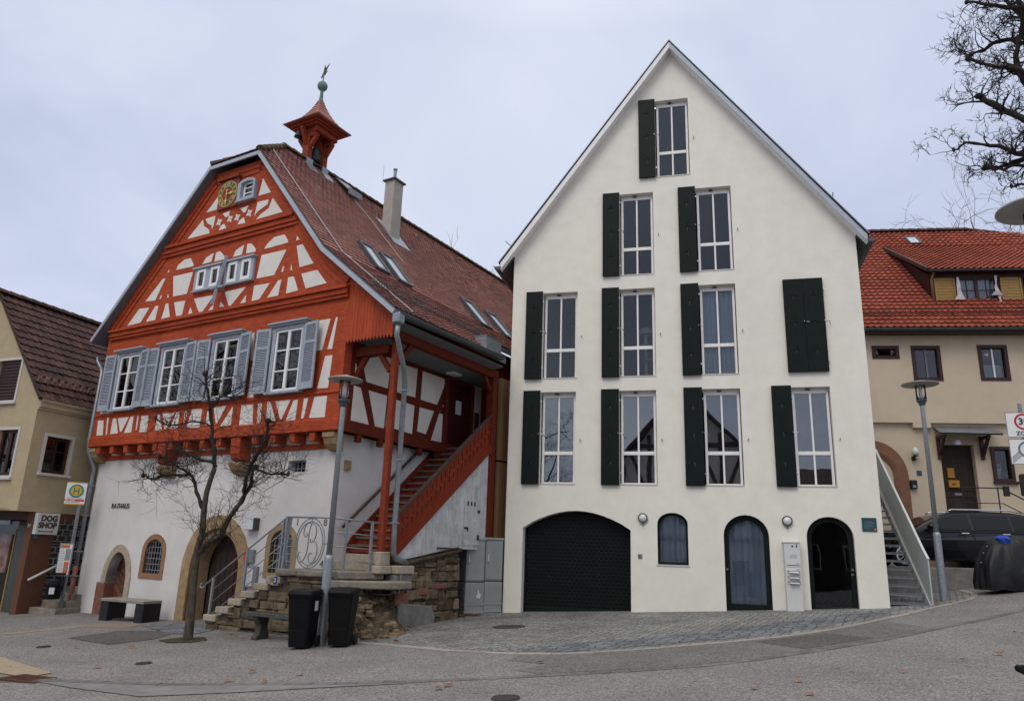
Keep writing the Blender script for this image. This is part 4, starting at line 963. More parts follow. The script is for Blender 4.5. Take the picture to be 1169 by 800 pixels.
MB().box(10.40, EV + .06, 2.95, 3.70, 6.62, 6.98).build('flue_box', 'zinc', TH, bevel=.01)
MB().box(10.39, EV + .07, 2.94, 3.71, 6.98, 7.0).build('flue_lid', 'zinc', TH)
# door at the head of the stair
d = MB().box(SX - .06, SX + .03, 3.62, 4.72, 4.29, 6.12).build('stair_door', 'dark_red_door', TH, bevel=.01)
mb = MB().box(SX, SX + .07, 3.47, 3.62, 4.0, 6.16).box(SX, SX + .07, 4.72, 4.84, 4.28, 6.16).box(SX, SX + .07, 3.62, 4.72, 6.10, 6.2); mb.build('door_frame', 'dark_red_timber', d)
MB().box(SX + .03, SX + .045, 4.0, 4.25, 5.25, 5.62).build('door_notice', 'paper', d)
MB().tube([(SX + .03, 4.62, 5.2), (SX + .09, 4.62, 5.2), (SX + .09, 4.50, 5.2)], .012, 6).build('handle', 'chrome', d)
MB().box(SX, SX + .03, 4.84, 5.25, 4.28, 6.2).build('landing_wall', 'panel_plaster', TH)
b = MB().box(SX + .03, SX + .07, 4.92, 5.12, 4.98, 5.45).build('intercom', 'dark_metal', TH)
MB().box(SX, 10.36, 5.25, 5.32, 1.0, 6.3).build('landing_end_wall', 'dark_red_timber', TH)
MB().box(8.95, 10.10, 3.87, 5.25, 4.16, 4.285).build('stair_landing', 'old_timber_brown', TH)
# outside stair: 16 rises of timber
N, v0s, z0s, run, rise = 16, .54, 1.60, .208, .168
mb = MB(); mr = MB()
for i in range(N):
    v = v0s + i * run; z = z0s + (i + 1) * rise
    mb.box(8.98, 10.18, v - .03, v + run + .01, z - .045, z); mr.box(8.98, 10.18, v + .005, v + .025, z - rise, z - .045)
st = mb.build('stair_tread', 'tread_wood', TH)
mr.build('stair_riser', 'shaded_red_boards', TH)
sk = lambda v, k: z0s + .02 + (v - v0s) / run * rise + k
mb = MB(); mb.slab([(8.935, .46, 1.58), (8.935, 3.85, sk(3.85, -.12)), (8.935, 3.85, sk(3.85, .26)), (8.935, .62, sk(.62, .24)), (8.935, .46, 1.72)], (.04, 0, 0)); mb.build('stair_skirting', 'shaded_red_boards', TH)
mb = MB(); mb.tube([(9.06, .20, 2.12), (9.06, 3.35, 4.60)], .035, 8)
for v in (.5, 1.7, 3.0): mb.tube([(8.93, v, 2.12 + (v - .2) * .787 - .08), (9.06, v, 2.12 + (v - .2) * .787 - .02)], .012, 5)
mb.build('wall_handrail', 'dark_wood', TH, smooth=True)
# pierced board balustrade
rt = lambda v: 2.28 + .772 * (v - .42); sb = lambda v: 1.52 + .745 * (v - .47)
hl = []; v = .52; i = 0
while v < 4.1:
    for fz, s in ((.34, 1), (.76, -1)):
        z = sb(v) + .10 + (rt(v) - sb(v) - .1) * fz
        hl.append([(v, z - .11 * s), (v + .032, z + .03 * s), (v + .017, z + .065 * s), (v + .038, z + .09 * s), (v, z + .125 * s), (v - .038, z + .09 * s), (v - .017, z + .065 * s), (v - .032, z + .03 * s)])
    v += .165
mb = MB().holed([(.34, sb(.34) + .1), (4.2, sb(4.2) + .1), (4.2, rt(4.2)), (.34, rt(.34))], hl, 0, .03)
mb.v = [(10.26 + y, x, z) for x, y, z in mb.v]
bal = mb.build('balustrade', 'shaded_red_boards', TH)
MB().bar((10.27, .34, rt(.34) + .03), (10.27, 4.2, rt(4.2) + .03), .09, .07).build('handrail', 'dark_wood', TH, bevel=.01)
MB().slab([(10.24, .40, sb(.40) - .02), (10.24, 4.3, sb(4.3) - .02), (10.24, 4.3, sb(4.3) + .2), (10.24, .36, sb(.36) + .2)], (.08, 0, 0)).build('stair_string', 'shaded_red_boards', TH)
# weathered white boarding below the stair
mb = MB(); v = .62
while v < 4.0:
    w_ = .115; lo = lambda q: 1.36 + .15 * min(q, 2.9) if q < 2.95 else 1.75
    zt = lambda q: min(sb(q) - .02, 4.42)
    if zt(v) - lo(v) > .02:
        o = random.uniform(-.004, .004); mb.add([(10.27 + o, v, lo(v)), (10.27 + o, v + w_, lo(v + w_)), (10.27 + o, v + w_, zt(v + w_)), (10.27 + o, v, zt(v)), (10.22, v, lo(v)), (10.22, v + w_, lo(v + w_)), (10.22, v + w_, zt(v + w_)), (10.22, v, zt(v))],
            [(0, 1, 2, 3), (7, 6, 5, 4), (0, 4, 5, 1), (1, 5, 6, 2), (2, 6, 7, 3), (3, 7, 4, 0)])
    v += w_ + .004
mb.build('under_stair_boarding', 'white_boards', TH)
hd = MB().box(10.275, 10.29, 3.05, 3.75, 1.85, 2.95).build('cupboard_door', 'white_boards', TH)
MB().box(10.29, 10.30, 3.05, 3.22, 2.22, 2.27).box(10.29, 10.31, 3.18, 3.21, 2.17, 2.24).box(10.29, 10.30, 3.62, 3.72, 1.98, 2.1).box(10.29, 10.30, 3.62, 3.72, 2.62, 2.7).box(10.29, 10.297, 3.15, 3.21, 2.78, 2.88).box(10.29, 10.297, 3.30, 3.36, 2.78, 2.88).box(10.29, 10.297, 3.45, 3.51, 2.78, 2.88).build('iron_fittings', 'cast_iron', hd)
MB().box(10.275, 10.30, 2.0, 3.0, 1.74, 1.77).build('broken_board_edge', 'dark_wood', TH)
# timber gate panel closing the gap to the next house
mb = MB()
for i in range(5):
    mb.box(10.2 + .0, 10.30, 4.52 + i * .13, 4.52 + i * .13 + .122, 4.05, 6.25).box(10.2, 10.30, 4.52 + i * .13, 4.52 + i * .13 + .122, .3, 4.0)
mb.build('gate_panel', 'light_wood', TH)
# skylights
def skylight(u0, u1, v0, v1):
    n = Vector((RZ - KZ, 0, KU - RX)).normalized(); mb = MB(); g_ = MB()
    a = Vector(P(u0, v0)); b = Vector(P(u0, v1)); c = Vector(P(u1, v1)); d_ = Vector(P(u1, v0))
    for p, q in ((a, b), (b, c), (c, d_), (d_, a)): mb.bar(p + n * .06, q + n * .06, .09, .12, up=n)
    o = mb.build('skylight', 'dark_metal', rf)
    k = n * .085; i = .04
    e = (d_ - a).normalized() * i; h = Vector((0, i, 0))
    g_.add([a + k + e + h, b + k + e - h, c + k - e - h, d_ + k - e + h], [(0, 1, 2, 3)])
    return g_.build('skylight_glass', 'skylight_glass', rf)
skylight(7.58, 8.30, 1.38, 1.86); skylight(7.58, 8.36, 2.22, 2.72); skylight(7.66, 8.50, 6.05, 6.65); skylight(7.66, 8.5, 7.5, 8.1)
mb = MB(); a, b, c, d_ = Vector(P(4.85, 2.95, .08)), Vector(P(4.85, 3.5, .08)), Vector(P(5.55, 3.5, .30)), Vector(P(5.55, 2.95, .30))
mb.slab([a, b, c, d_], (0, 0, .05)); mb.bar(d_, c, .06, .2); mb.build('roof_hatch', 'zinc', rf)
# snow guard: bars on brackets above the eave
mb = MB()
for k in range(2):
    u = 9.95; z = zr(u) + .10 + k * .14; mb.tube([(u, VO + .1, z), (u, 4.0, z)], .012, 5)
v = VO + .12
while v < 4.0:
    u = 9.95; mb.bar((u, v, zr(u) + .04), (u, v, zr(u) + .27), .010, .010); v += .085
for i in range(7): mb.bar((9.95, VO + .2 + i * .66, zr(9.95) + .05), (9.55, VO + .2 + i * .66, zr(9.55) + .03), .02, .02)
mb.build('snow_guard', 'dark_metal', rf)
mb = MB(); pts = [P(u, VO + .62, .09) for u in (5.5, 6.5, 7.5, 8.4, 9.2, 10.0, 10.7)]; mb.tube([(RX, 1.0, 12.98), P(5.3, .12, .12)] + pts, .016, 5); mb.tube([P(XC + .1, 3.0, .1), P(6.0, 3.4, .08), P(7.4, 3.5, .08)], .012, 5)
for u, v in ((6.1, 1.2), (7.4, 1.9), (5.6, 4.2), (7.9, 4.2), (5.4, 6.5), (8.2, 5.5)): mb.bar(P(u, v, .0), P(u, v, .16), .03, .03)
mb.build('lightning_cable', 'galvanised', rf)
# chimney
ch = MB().box(5.95, 6.32, 4.10, 4.54, 10.2, 12.95).build('chimney', 'chimney_render', rf)
MB().box(5.89, 6.38, 4.04, 4.60, 12.95, 13.0).build('chimney_cap', 'dark_metal', rf)
MB().lathe([(.14, 13.07), (.14, 13.13), (.07, 13.2), (.05, 13.2), (.05, 13.46), (.07, 13.48), (.07, 13.52), (.03, 13.54)], (6.13, 4.32, -.07), 12).build('chimney_pot', 'zinc', rf)
MB().tube([(5.88, 4.05, 12.9), (5.88, 4.05, 13.5)], .008, 4).build('lightning_rod', 'galvanised', rf)
mb = MB(); mb.slab([P(5.78, 3.98, .06), P(6.62, 3.98, .06), P(6.62, 4.78, .06), P(5.78, 4.78, .06)], (0, 0, .03)); mb.build('chimney_flashing', 'zinc', rf)
# bell turret on the ridge
TU, TV = RX, 2.12
tt = MB()
P1, P2, pw = TV - .31, TV + .34, .12            # two stout posts stand on the ridge, one behind the other
for v in (P1, P2): tt.box(TU - pw, TU + pw, v - .09, v + .09, 12.3, 13.86)
tt.box(TU - .37, TU + .37, P1 - .07, P1 + .07, 13.58, 13.88).box(TU - .37, TU + .37, P2 - .07, P2 + .07, 13.58, 13.88)
for s_ in (-1, 1): tt.box(TU + s_ * .37 - .06, TU + s_ * .37 + .06, P1 - .12, P2 + .12, 13.70, 13.88)
for p_, q_ in ((P1 + .06, TV - .02), (P2 - .06, TV + .05)): tt.bar((TU, p_, 13.38), (TU, q_, 13.82), .15, .10, up=(1, 0, 0))
tt.bar((TU, P1 - .05, 13.35), (TU, P1 - .30, 13.84), .14, .11, up=(1, 0, 0)); tt.bar((TU, P2 + .05, 13.35), (TU, P2 + .28, 13.84), .14, .11, up=(1, 0, 0))
for v in (P1, P2):
    for s_ in (-1, 1): tt.bar((TU + s_ * .09, v, 13.25), (TU + s_ * .36, v, 13.62), .13, .11, up=(0, 1, 0))
for k, (h, z0, z1) in enumerate(((.52, 13.87, 13.93), (.59, 13.93, 13.99), (.66, 13.99, 14.04))): tt.box(TU - h, TU + h, TV - h, TV + h, z0, z1)
tr = tt.build('bell_turret', 'shaded_red_timber', TH, bevel=.01)
mb = MB(); pr = [(.72, 14.03), (.50, 14.20), (.34, 14.40), (.21, 14.63), (.11, 14.87), (.055, 15.05)]
vs, fs = [], []
for h, z in pr:
    for sx, sy in ((-1, -1), (1, -1), (1, 1), (-1, 1)): vs.append((TU + sx * h, TV + sy * h, z))
for i in range(len(pr) - 1):
    for k in range(4): fs.append((4 * i + k, 4 * i + (k + 1) % 4, 4 * i + 4 + (k + 1) % 4, 4 * i + 4 + k))
fs += [(3, 2, 1, 0), tuple(range(len(vs) - 4, len(vs)))]
mb.add(vs, fs)
for i in range(len(pr) - 1):
    (h0, z0), (h1, z1) = pr[i], pr[i + 1]; n_ = max(2, int(hypot(h0 - h1, z1 - z0) / .11))
    for s in range(n_):
        f0, f1 = s / n_, (s + 1) / n_; a0, a1 = h0 + (h1 - h0) * f0, h0 + (h1 - h0) * f1; q0, q1 = z0 + (z1 - z0) * f0, z0 + (z1 - z0) * f1
        m_ = max(2, int(2 * a0 / .13))
        for d_ in range(4):
            for t in range(m_):
                xa, xb = -1 + 2 * t / m_, -1 + 2 * (t + .94) / m_; R = Matrix.Rotation(d_ * pi / 2, 3, 'Z')
                q = [Vector((xa * a0, -a0 - .022, q0)), Vector((xb * a0, -a0 - .022, q0)), Vector((xb * a1, -a1 - .006, q1)), Vector((xa * a1, -a1 - .006, q1)), Vector((xa * a0, -a0, q0 - .01)), Vector((xb * a0, -a0, q0 - .01))]
                q = [R @ p for p in q]; mb.add([(TU + p.x, TV + p.y, p.z) for p in q], [(0, 1, 2, 3), (4, 5, 1, 0)])
mb.build('turret_roof', 'plain_tiles', tr)
MB().xf(Matrix()).lathe([(.075, 15.16), (.075, 15.24), (.05, 15.26), (.06, 15.3), (.045, 15.55), (.05, 15.58), (.10, 15.60), (.145, 15.66), (.16, 15.73), (.145, 15.80), (.10, 15.86), (.04, 15.89), (.02, 15.95), (.015, 16.3), (.005, 16.32)], (TU, TV, -.16), 16).build('copper_finial', 'copper_green', tr, smooth=True)
MB().add([(TU - .10, TV, 15.90), (TU - .07, TV, 15.86), (TU, TV, 15.96), (TU + .05, TV, 15.94), (TU + .16, TV, 16.08), (TU + .08, TV, 16.06), (TU + .22, TV, 16.32), (TU + .07, TV, 16.20), (TU + .02, TV, 16.34), (TU - .02, TV, 16.08)] , [(0, 1, 2, 9), (2, 3, 4, 5), (2, 5, 7, 9), (5, 6, 7), (7, 8, 9)]).build('weather_vane', 'cast_iron', tr).modifiers.new('thick', 'SOLIDIFY').thickness = .012
MB().lathe([(.20, 0), (.18, .03), (.145, .18), (.13, .32), (.115, .40), (.06, .46), (.03, .48), (.02, .75)], (TU, TV + .01, 12.96), 20).build('bell', 'bell_bronze', tr, smooth=True)
MB().lathe([(.13, 13.72), (.11, 13.76), (.075, 13.88), (.05, 13.93), (.015, 13.96), (.012, 14.05)], (TU - .22, TV - .52, -.15), 14).build('small_bell', 'bell_bronze', tr, smooth=True)
mb = MB()
for v in (P1, P2): mb.box(TU - .17, TU + .17, v - .12, v + .12, 12.2, 12.86).slab([P(TU + .02, v - .16, .05), P(TU + .38, v - .16, .05), P(TU + .38, v + .2, .05), P(TU + .02, v + .2, .05)], (0, 0, .03))
mb.build('lead_flashing', 'zinc', tr)
# ================================================================== WHITE GABLED HOUSE
WA = radians(-14.5983)
WB = thing('white_house', 'tall cream white gabled house with dark green shutters and garage', 'house', (-0.018, 19.5, 0), WA)
BW, BE, BAPX, BAPZ = 8.80, 9.66, 4.37, 15.62
ops = {'r3': (3.92, 4.83, 11.74, 14.11), 'r2a': (2.92, 3.83, 8.93, 11.31), 'r2b': (4.94, 5.86, 8.93, 11.31), 'r1a': (.845, 1.79, 6.16, 8.55), 'r1b': (2.90, 3.83, 6.16, 8.55), 'r1c': (4.94, 5.86, 6.16, 8.55),
       'r0a': (.84, 1.77, 3.42, 5.80), 'r0b': (2.885, 3.82, 3.42, 5.80), 'r0c': (4.945, 5.86, 3.42, 5.80), 'r0d': (7.03, 7.92, 3.42, 5.80)}
rect = lambda x0, x1, z0, z1: [(x0, z0), (x1, z0), (x1, z1), (x0, z1)]
garage = [(.46, .24), (3.15, .24), (3.15, 2.33)] + [(1.80 + 1.42 * cos(radians(a)) if False else 3.15 - 2.69 * k / 12, 2.33 + .44 * sin(pi * k / 12) ** .85) for k, a in enumerate(range(1, 12), 1)] + [(.46, 2.33)]
sw = arch(3.79, 4.51, 1.555, 2.50, 2.765)
d1, d2 = arch(5.33, 6.35, .56, 2.26, 2.745), arch(7.17, 8.18, .56, 2.28, 2.74)
mb = MB()
mb.holed([(0, -.8), (BW, -.8), (BW, BE), (BAPX, BAPZ), (0, BE)], [rect(*v) for v in ops.values()] + [garage, sw, d1, d2], 0, .34)
body = mb.build('front_wall', 'cream_render', WB)
kx = .135; D_ = 9.0
mb = MB(); mb.slab([(0, .34, -.8), (D_ * kx, D_, -.8), (D_ * kx, D_, BE), (0, .34, BE)], (.3, 0, 0)); mb.slab([(BW, .34, -.8), (BW, D_, -.8), (BW, D_, BE), (BW, .34, BE)], (-.3, 0, 0))
mb.slab([(D_ * kx, D_, -.8), (BW, D_, -.8), (BW, D_, BE), (BAPX, D_, BAPZ - .01), (D_ * kx, D_, BE)], (0, .3, 0))
mb.build('side_wall', 'cream_render', WB)
mb = MB()
for z, i_ in ((3.0, .34), (5.95, .34), (8.7, .34), (11.5, 1.9)): mb.box(i_ + .9, 8.8 - i_, .36, 8.6, z, z + .2)
for x in (2.35, 4.4, 6.6): mb.box(x, x + .1, .36, 8.9, .0, 8.7)
mb.build('inner_floor', 'room_mid', WB)
MB().prism([(1.0, 8.6), (8.4, 8.6), (8.4, 9.2), (4.4, 14.9), (1.0, 9.9)], 3.0, 3.1).build('attic_wall', 'room_dark', WB)
mb = MB().box(.95, 8.47, 4.2, 4.3, .0, 9.6).build('inner_wall', 'room_mid', WB)
def bwin(k, curtain=None):
    x0, x1, z0, z1 = ops[k]; y = .15; fw = .06
    zt = z0 + (z1 - z0) * .335
    mb = MB().box(x0 + .035, x0 + .035 + fw, y, y + .07, z0 + .02, z1 - .06).box(x1 - fw - .02, x1 - .02, y, y + .07, z0 + .02, z1 - .06).box(x0 + .09, x1 - .08, y, y + .07, z1 - .13, z1 - .06).box(x0 + .09, x1 - .08, y, y + .07, z0 + .02, z0 + .06)
    c = (x0 + x1) / 2 + .005
    mb.box(c - .022, c + .022, y - .008, y + .06, z0 + .06, z1 - .13); mb.box(x0 + .09, x1 - .08, y - .012, y + .062, zt - .045, zt + .045)
    mb.box(x0 + .015, x1 - .003, y + .03, y + .07, z1 - .06, z1)
    w = mb.build('window', 'white_paint', WB, bevel=.006)
    MB().box(x0 + .09, x1 - .08, y + .03, y + .036, z0 + .06, z1 - .13).build('pane', 'mirror_glass' if k[1] == '0' else 'window_glass', w)
    if k[1] == '0': MB().box(x0 + .05, x1 - .04, y + .20, y + .205, z0 + .03, z1 - .05).build('blind', 'grey_screen', w)
    MB().box(x0 + .01, x1, -.015, .16, z0 - .006, z0 + .02).build('window_sill', 'white_trim', w)
    MB().box(x0 + .36, x0 + .46, y - .05, y + .0, z1 - .05, z1 - .02).build('blind_bracket', 'dark_metal', w)
    if curtain:
        mc = MB(); n = 46; a, b = curtain
        for i in range(n):
            xa, xb = x0 + .05 + (x1 - x0 - .1) * i / n, x0 + .05 + (x1 - x0 - .1) * (i + 1) / n
            f = lambda x: y + .16 + .022 * sin(x * 42) + .012 * sin(x * 97 + 1)
            mc.add([(xa, f(xa), a), (xb, f(xb), a), (xb, f(xb), b), (xa, f(xa), b)], [(0, 1, 2, 3)])
        mc.build('curtain', 'curtain', w, smooth=True)
    return w
def star(cx, cz, r=.112, q=.013):
    return [p for k in range(4) for p in ((cx + r * cos(pi / 2 * k), cz + r * (1.25 if k % 2 else 1) * sin(pi / 2 * k)), (cx + q * cos(pi / 2 * k + pi / 4), cz + q * sin(pi / 2 * k + pi / 4)))]
def bshut(x1, z0, z1, w=.455, x0=None):
    x0 = x1 - w if x0 is None else x0; H = z1 - z0; c = (x0 + x1) / 2
    mb = MB().holed(rect(x0, x1, z0, z1), [star(c, z0 + H * f) for f in (.225, .52, .81)], -.085, -.035)
    o = mb.build('shutter', 'dark_green', WB)
    mb = MB()
    for f in (.12, .88): mb.box(x1 - .05, x1 + .03, -.06, -.0, z0 + H * f - .02, z0 + H * f + .02)
    mb.tube([(x1 + .02, -.11, z0 + H * .525), (x1 + .09, -.10, z0 + H * .525), (x1 + .12, -.04, z0 + H * .50)], .011, 5); mb.tube([(x1 - .02, -.09, z0 + H * .53), (x1 - .02, -.13, z0 + H * .53)], .012, 5)
    mb.build('shutter_hook', 'chrome', o)
    return o
for k in ops:
    x0, x1, z0, z1 = ops[k]
    bwin(k, {'r1c': (6.2, 8.5)}.get(k))
    bshut(x0 + .005, z0 - .015, z1 + .03)
    MB().tube([(x1 + .13, 0, (z0 + z1) / 2 - .1), (x1 + .13, -.05, (z0 + z1) / 2 - .1), (x1 + .13, -.06, (z0 + z1) / 2 - .06)], .01, 5).build('shutter_catch', 'dark_metal', WB)
bshut(7.463, 6.16, 8.55, x0=7.0); bshut(7.932, 6.16, 8.55, x0=7.469)
# garage with perforated roller
mb = MB(); z = .26
while z < 2.80:
    mb.prism([(.44, z), (3.17, z), (3.17, z + .084), (.44, z + .084)], .30 + .004 * (int(z * 11) % 2), .315); z += .089
gd = mb.build('garage_roller', 'roller_green', WB)
MB().box(.46, 3.15, .285, .33, .25, .44).build('bottom_rail', 'dark_green', gd, bevel=.01)
MB().box(1.74, 1.86, .27, .285, .30, .335).build('roller_lock', 'chrome', gd)
MB().box(.46, .50, .27, .34, .25, 2.45).box(3.11, 3.15, .27, .34, .25, 2.45).build('guide_rail', 'dark_green', gd)
# arched openings with green frames
def arched(outl, y, fw, name, panem, curtain=False, glazed_from=None):
    cx = sum(p[0] for p in outl) / len(outl); zz = [p[1] for p in outl]; z0, z1 = min(zz), max(zz); xs = [p[0] for p in outl]; x0, x1 = min(xs), max(xs); xm = (x0 + x1) / 2
    k = (x1 - x0 - 2 * fw) / (x1 - x0)
    bot = fw if glazed_from is None else glazed_from
    inn = [(xm + (x - xm) * k, (z0 + bot) + (z - z0) * (z1 - z0 - fw - bot) / (z1 - z0)) for x, z in outl]
    o = MB().holed(outl, [inn], y, y + .07).build(name, 'dark_green', WB, bevel=.008)
    MB().prism(inn, y + .035, y + .04).build('pane', panem, o)
    if curtain:
        mc = MB(); n = 50
        for i in range(n):
            xa, xb = x0 + (x1 - x0) * i / n, x0 + (x1 - x0) * (i + 1) / n; f = lambda x: y + .15 + .03 * sin(x * 38 + sin(x * 11)) + .012 * sin(x * 83)
            mc.add([(xa, f(xa), z0), (xb, f(xb), z0), (xb, f(xb), z1), (xa, f(xa), z1)], [(0, 1, 2, 3)])
        mc.build('curtain', 'curtain', o, smooth=True)
    return o
arched(sw, .13, .055, 'arched_window', 'window_glass', True)
MB().box(3.76, 4.54, -.02, .14, 1.525, 1.556).build('window_sill', 'white_trim', WB)
a1 = arched(d1, .12, .115, 'glass_door', 'window_glass', True, .18)
MB().lathe([(.022, 0), (.022, .03), (.03, .045), (.02, .06)], (0, 0, 0), 10).xf(Matrix.Translation((5.39, .12, 1.50)) @ Matrix.Rotation(pi / 2, 4, 'X')).lathe([(.02, 0), (.02, .012)], (0, 0, 0), 10).build('door_knob', 'chrome', a1)
a2 = arched(d2, .12, .115, 'glass_door', 'window_glass', False, .18)
MB().lathe([(.022, 0), (.022, .03), (.032, .045), (.02, .06)], (0, 0, 0), 10).xf(Matrix.Translation((8.10, .12, 1.58)) @ Matrix.Rotation(pi / 2, 4, 'X')).build('door_knob', 'chrome', a2)
MB().ydisc(8.10, 1.48, .028, .10, .12, 12).build('door_lock', 'chrome', a2)
MB().box(5.30, 6.38, -.02, .2, .50, .56).box(7.14, 8.21, -.02, .2, .50, .56).build('door_sill', 'kerb_stone', WB)
MB().box(4.95, 6.8, 2.4, 2.5, .4, 3).build('hall_wall', 'room_dark', WB)
for x in (3.45, 6.765):
    o = MB().yring(x, 2.625, .085, .118, -.06, 0, 22).build('wall_lamp', 'dark_metal', WB)
    mb = MB()
    for i in range(5):
        a = pi / 2 * i / 4; mb
    MB().lathe([(.10, 0), (.098, .03), (.085, .06), (.05, .085), (.001, .095)], (0, 0, 0), 20).xf(Matrix.Translation((x, -.01, 2.625)) @ Matrix.Rotation(pi / 2, 4, 'X')).build('lamp_cover', 'milk_glass', o, smooth=True)
    MB().tube([(x, -.04, 2.51), (x, -.05, 2.46)], .02, 6).build('motion_sensor', 'dark_metal', o)
k = MB().box(3.325, 3.425, -.03, 0, 1.68, 1.78).build('key_switch', 'zinc', WB, bevel=.008)
MB().box(3.345, 3.385, -.034, -.03, 1.705, 1.755).build('switch_face', 'plaque_teal', k)
p = MB().box(8.365, 8.675, -.022, 0, 2.43, 2.735).build('wall_plaque', 'plaque_teal', WB, bevel=.004)
MB().box(8.60, 8.65, -.026, -.022, 2.455, 2.47).box(8.62, 8.655, -.026, -.022, 2.47, 2.50).build('plaque_emblem', 'orange', p)
mb = MB()
for i, l in enumerate((.16, .20, .14, .18, .10)): mb.box(8.40 + (.02 if i < 2 else 0), 8.40 + l + .04, -.024, -.022, 2.645 - i * .035, 2.651 - i * .035)
mb.build('plaque_print', 'grey_ink', p)
# roof
RO = .27
mb = MB(); th = .13
sl = (BAPZ - BE) / BAPX; sr = (BAPZ - BE) / (BW - BAPX)
zl_ = lambda x: BAPZ - .01 - (BAPX - x) * sl; zr_ = lambda x: BAPZ - .01 - (x - BAPX) * sr
xl, xr = -.32, BW + .22
sk = D_ * kx
mb.slab([(xl, -RO, zl_(xl)), (BAPX, -RO, BAPZ - .01), (BAPX, D_ + .3, BAPZ - .01), (xl, D_ + .3, zl_(xl))], (0, 0, th)); mb.slab([(xr, -RO, zr_(xr)), (BAPX, -RO, BAPZ - .01), (BAPX, D_ + .3, BAPZ - .01), (xr, D_ + .3, zr_(xr))], (0, 0, th))
rf = mb.build('roof', 'dark_pantiles', WB)
mb = MB(); nl = Vector((-sl, 0, 1)).normalized(); nr = Vector((sr, 0, 1)).normalized()
mb.slab([(xl, -RO - .03, zl_(xl) - .02), (BAPX, -RO - .03, BAPZ - .03), (BAPX, -RO - .03, BAPZ - .03 + th + .06), (xl, -RO - .03, zl_(xl) + th + .05)], (0, .03, 0))
mb.build('verge_board', 'white_paint', rf); mb = MB()
mb.slab([(xr, -RO - .03, zr_(xr) - .02), (BAPX + .001, -RO - .03, BAPZ - .03), (BAPX + .001, -RO - .03, BAPZ - .03 + th + .06), (xr, -RO - .03, zr_(xr) + th + .05)], (0, .03, 0))
mb.build('verge_board', 'grey_fascia', rf)
mb = MB(); e = .012
mb.slab([(xl - .05, -RO - .06, zl_(xl) + th + .045), (BAPX, -RO - .06, BAPZ + .07 + th), (BAPX, .1, BAPZ + .07 + th), (xl - .05, .1, zl_(xl) + th + .045)], (0, 0, .035))
mb.slab([(xr + .05, -RO - .06, zr_(xr) + th + .045), (BAPX + .001, -RO - .06, BAPZ + .07 + th), (BAPX + .001, .1, BAPZ + .07 + th), (xr + .05, .1, zr_(xr) + th + .045)], (0, 0, .035))
mb.build('verge_flashing', 'zinc', rf)
mb = MB(); mb.slab([(xl, -RO, zl_(xl) - .012), (BAPX, -RO, BAPZ - .022), (BAPX, 0, BAPZ - .022), (xl, 0, zl_(xl) - .012)], (0, 0, .01)); mb.slab([(xr, -RO, zr_(xr) - .012), (BAPX, -RO, BAPZ - .022), (BAPX, 0, BAPZ - .022), (xr, 0, zr_(xr) - .012)], (0, 0, .01)); mb.build('verge_soffit', 'white_paint', rf)
gutter((xl - .08, -RO - .05, zl_(xl) + .08), (xl - .08, D_, zl_(xl) + .08), .10, WB); gutter((xr + .08, -RO - .05, zr_(xr) + .08), (xr + .08, D_, zr_(xr) + .08), .10, WB)
MB().slab([(xl, -.1, zl_(xl)), (.0, -.1, BE - .02), (sk, D_, BE - .02), (xl, D_, zl_(xl))], (0, 0, -.03)).slab([(xr, -.1, zr_(xr)), (BW, -.1, BE - .02), (BW, D_, BE - .02), (xr, D_, zr_(xr))], (0, 0, -.03)).build('eave_board', 'dark_metal', rf)
mb = MB().tube([(xl + .30, -RO, zl_(xl + .30) + .25), (xl + .12, -RO, zl_(xl + .3) + .42)], .012, 5).tube([(xr - .72, -RO, zr_(xr - .72) + .25), (xr - .70, -RO, zr_(xr - .72) + .42)], .012, 5).build('snow_hook', 'dark_metal', rf)

# a cat tree stands behind the middle window
def wpt(x, y, z): return WB_M @ Vector((x, y, z))
WB_M = Matrix.Translation((-0.018, 19.5, 0)) @ Matrix.Rotation(WA, 4, 'Z')
ct = thing('cat_tree', 'cream cat tree standing behind the glass of a middle window', 'cat tree', wpt(3.62, .62, 6.15), WA)
mb = MB().box(-.18, .18, -.15, .15, 0, .05); mb.build('base', 'cat_cream', ct)
MB().tube([(-.08, 0, .05), (-.08, 0, 1.3)], .045, 10).build('post', 'cat_cream', ct)
MB().lathe([(.01, .55), (.17, .56), (.17, .60), (.01, .61)], (.02, 0, 0), 16).lathe([(.01, .95), (.20, .96), (.20, 1.0), (.01, 1.01)], (-.08, 0, 0), 16).build('platform', 'cat_cream', ct)
MB().lathe([(.02, 1.28), (.20, 1.30), (.22, 1.42), (.19, 1.44), (.17, 1.34), (.01, 1.33)], (-.05, 0, 0), 18).build('basket', 'cat_cream', ct)
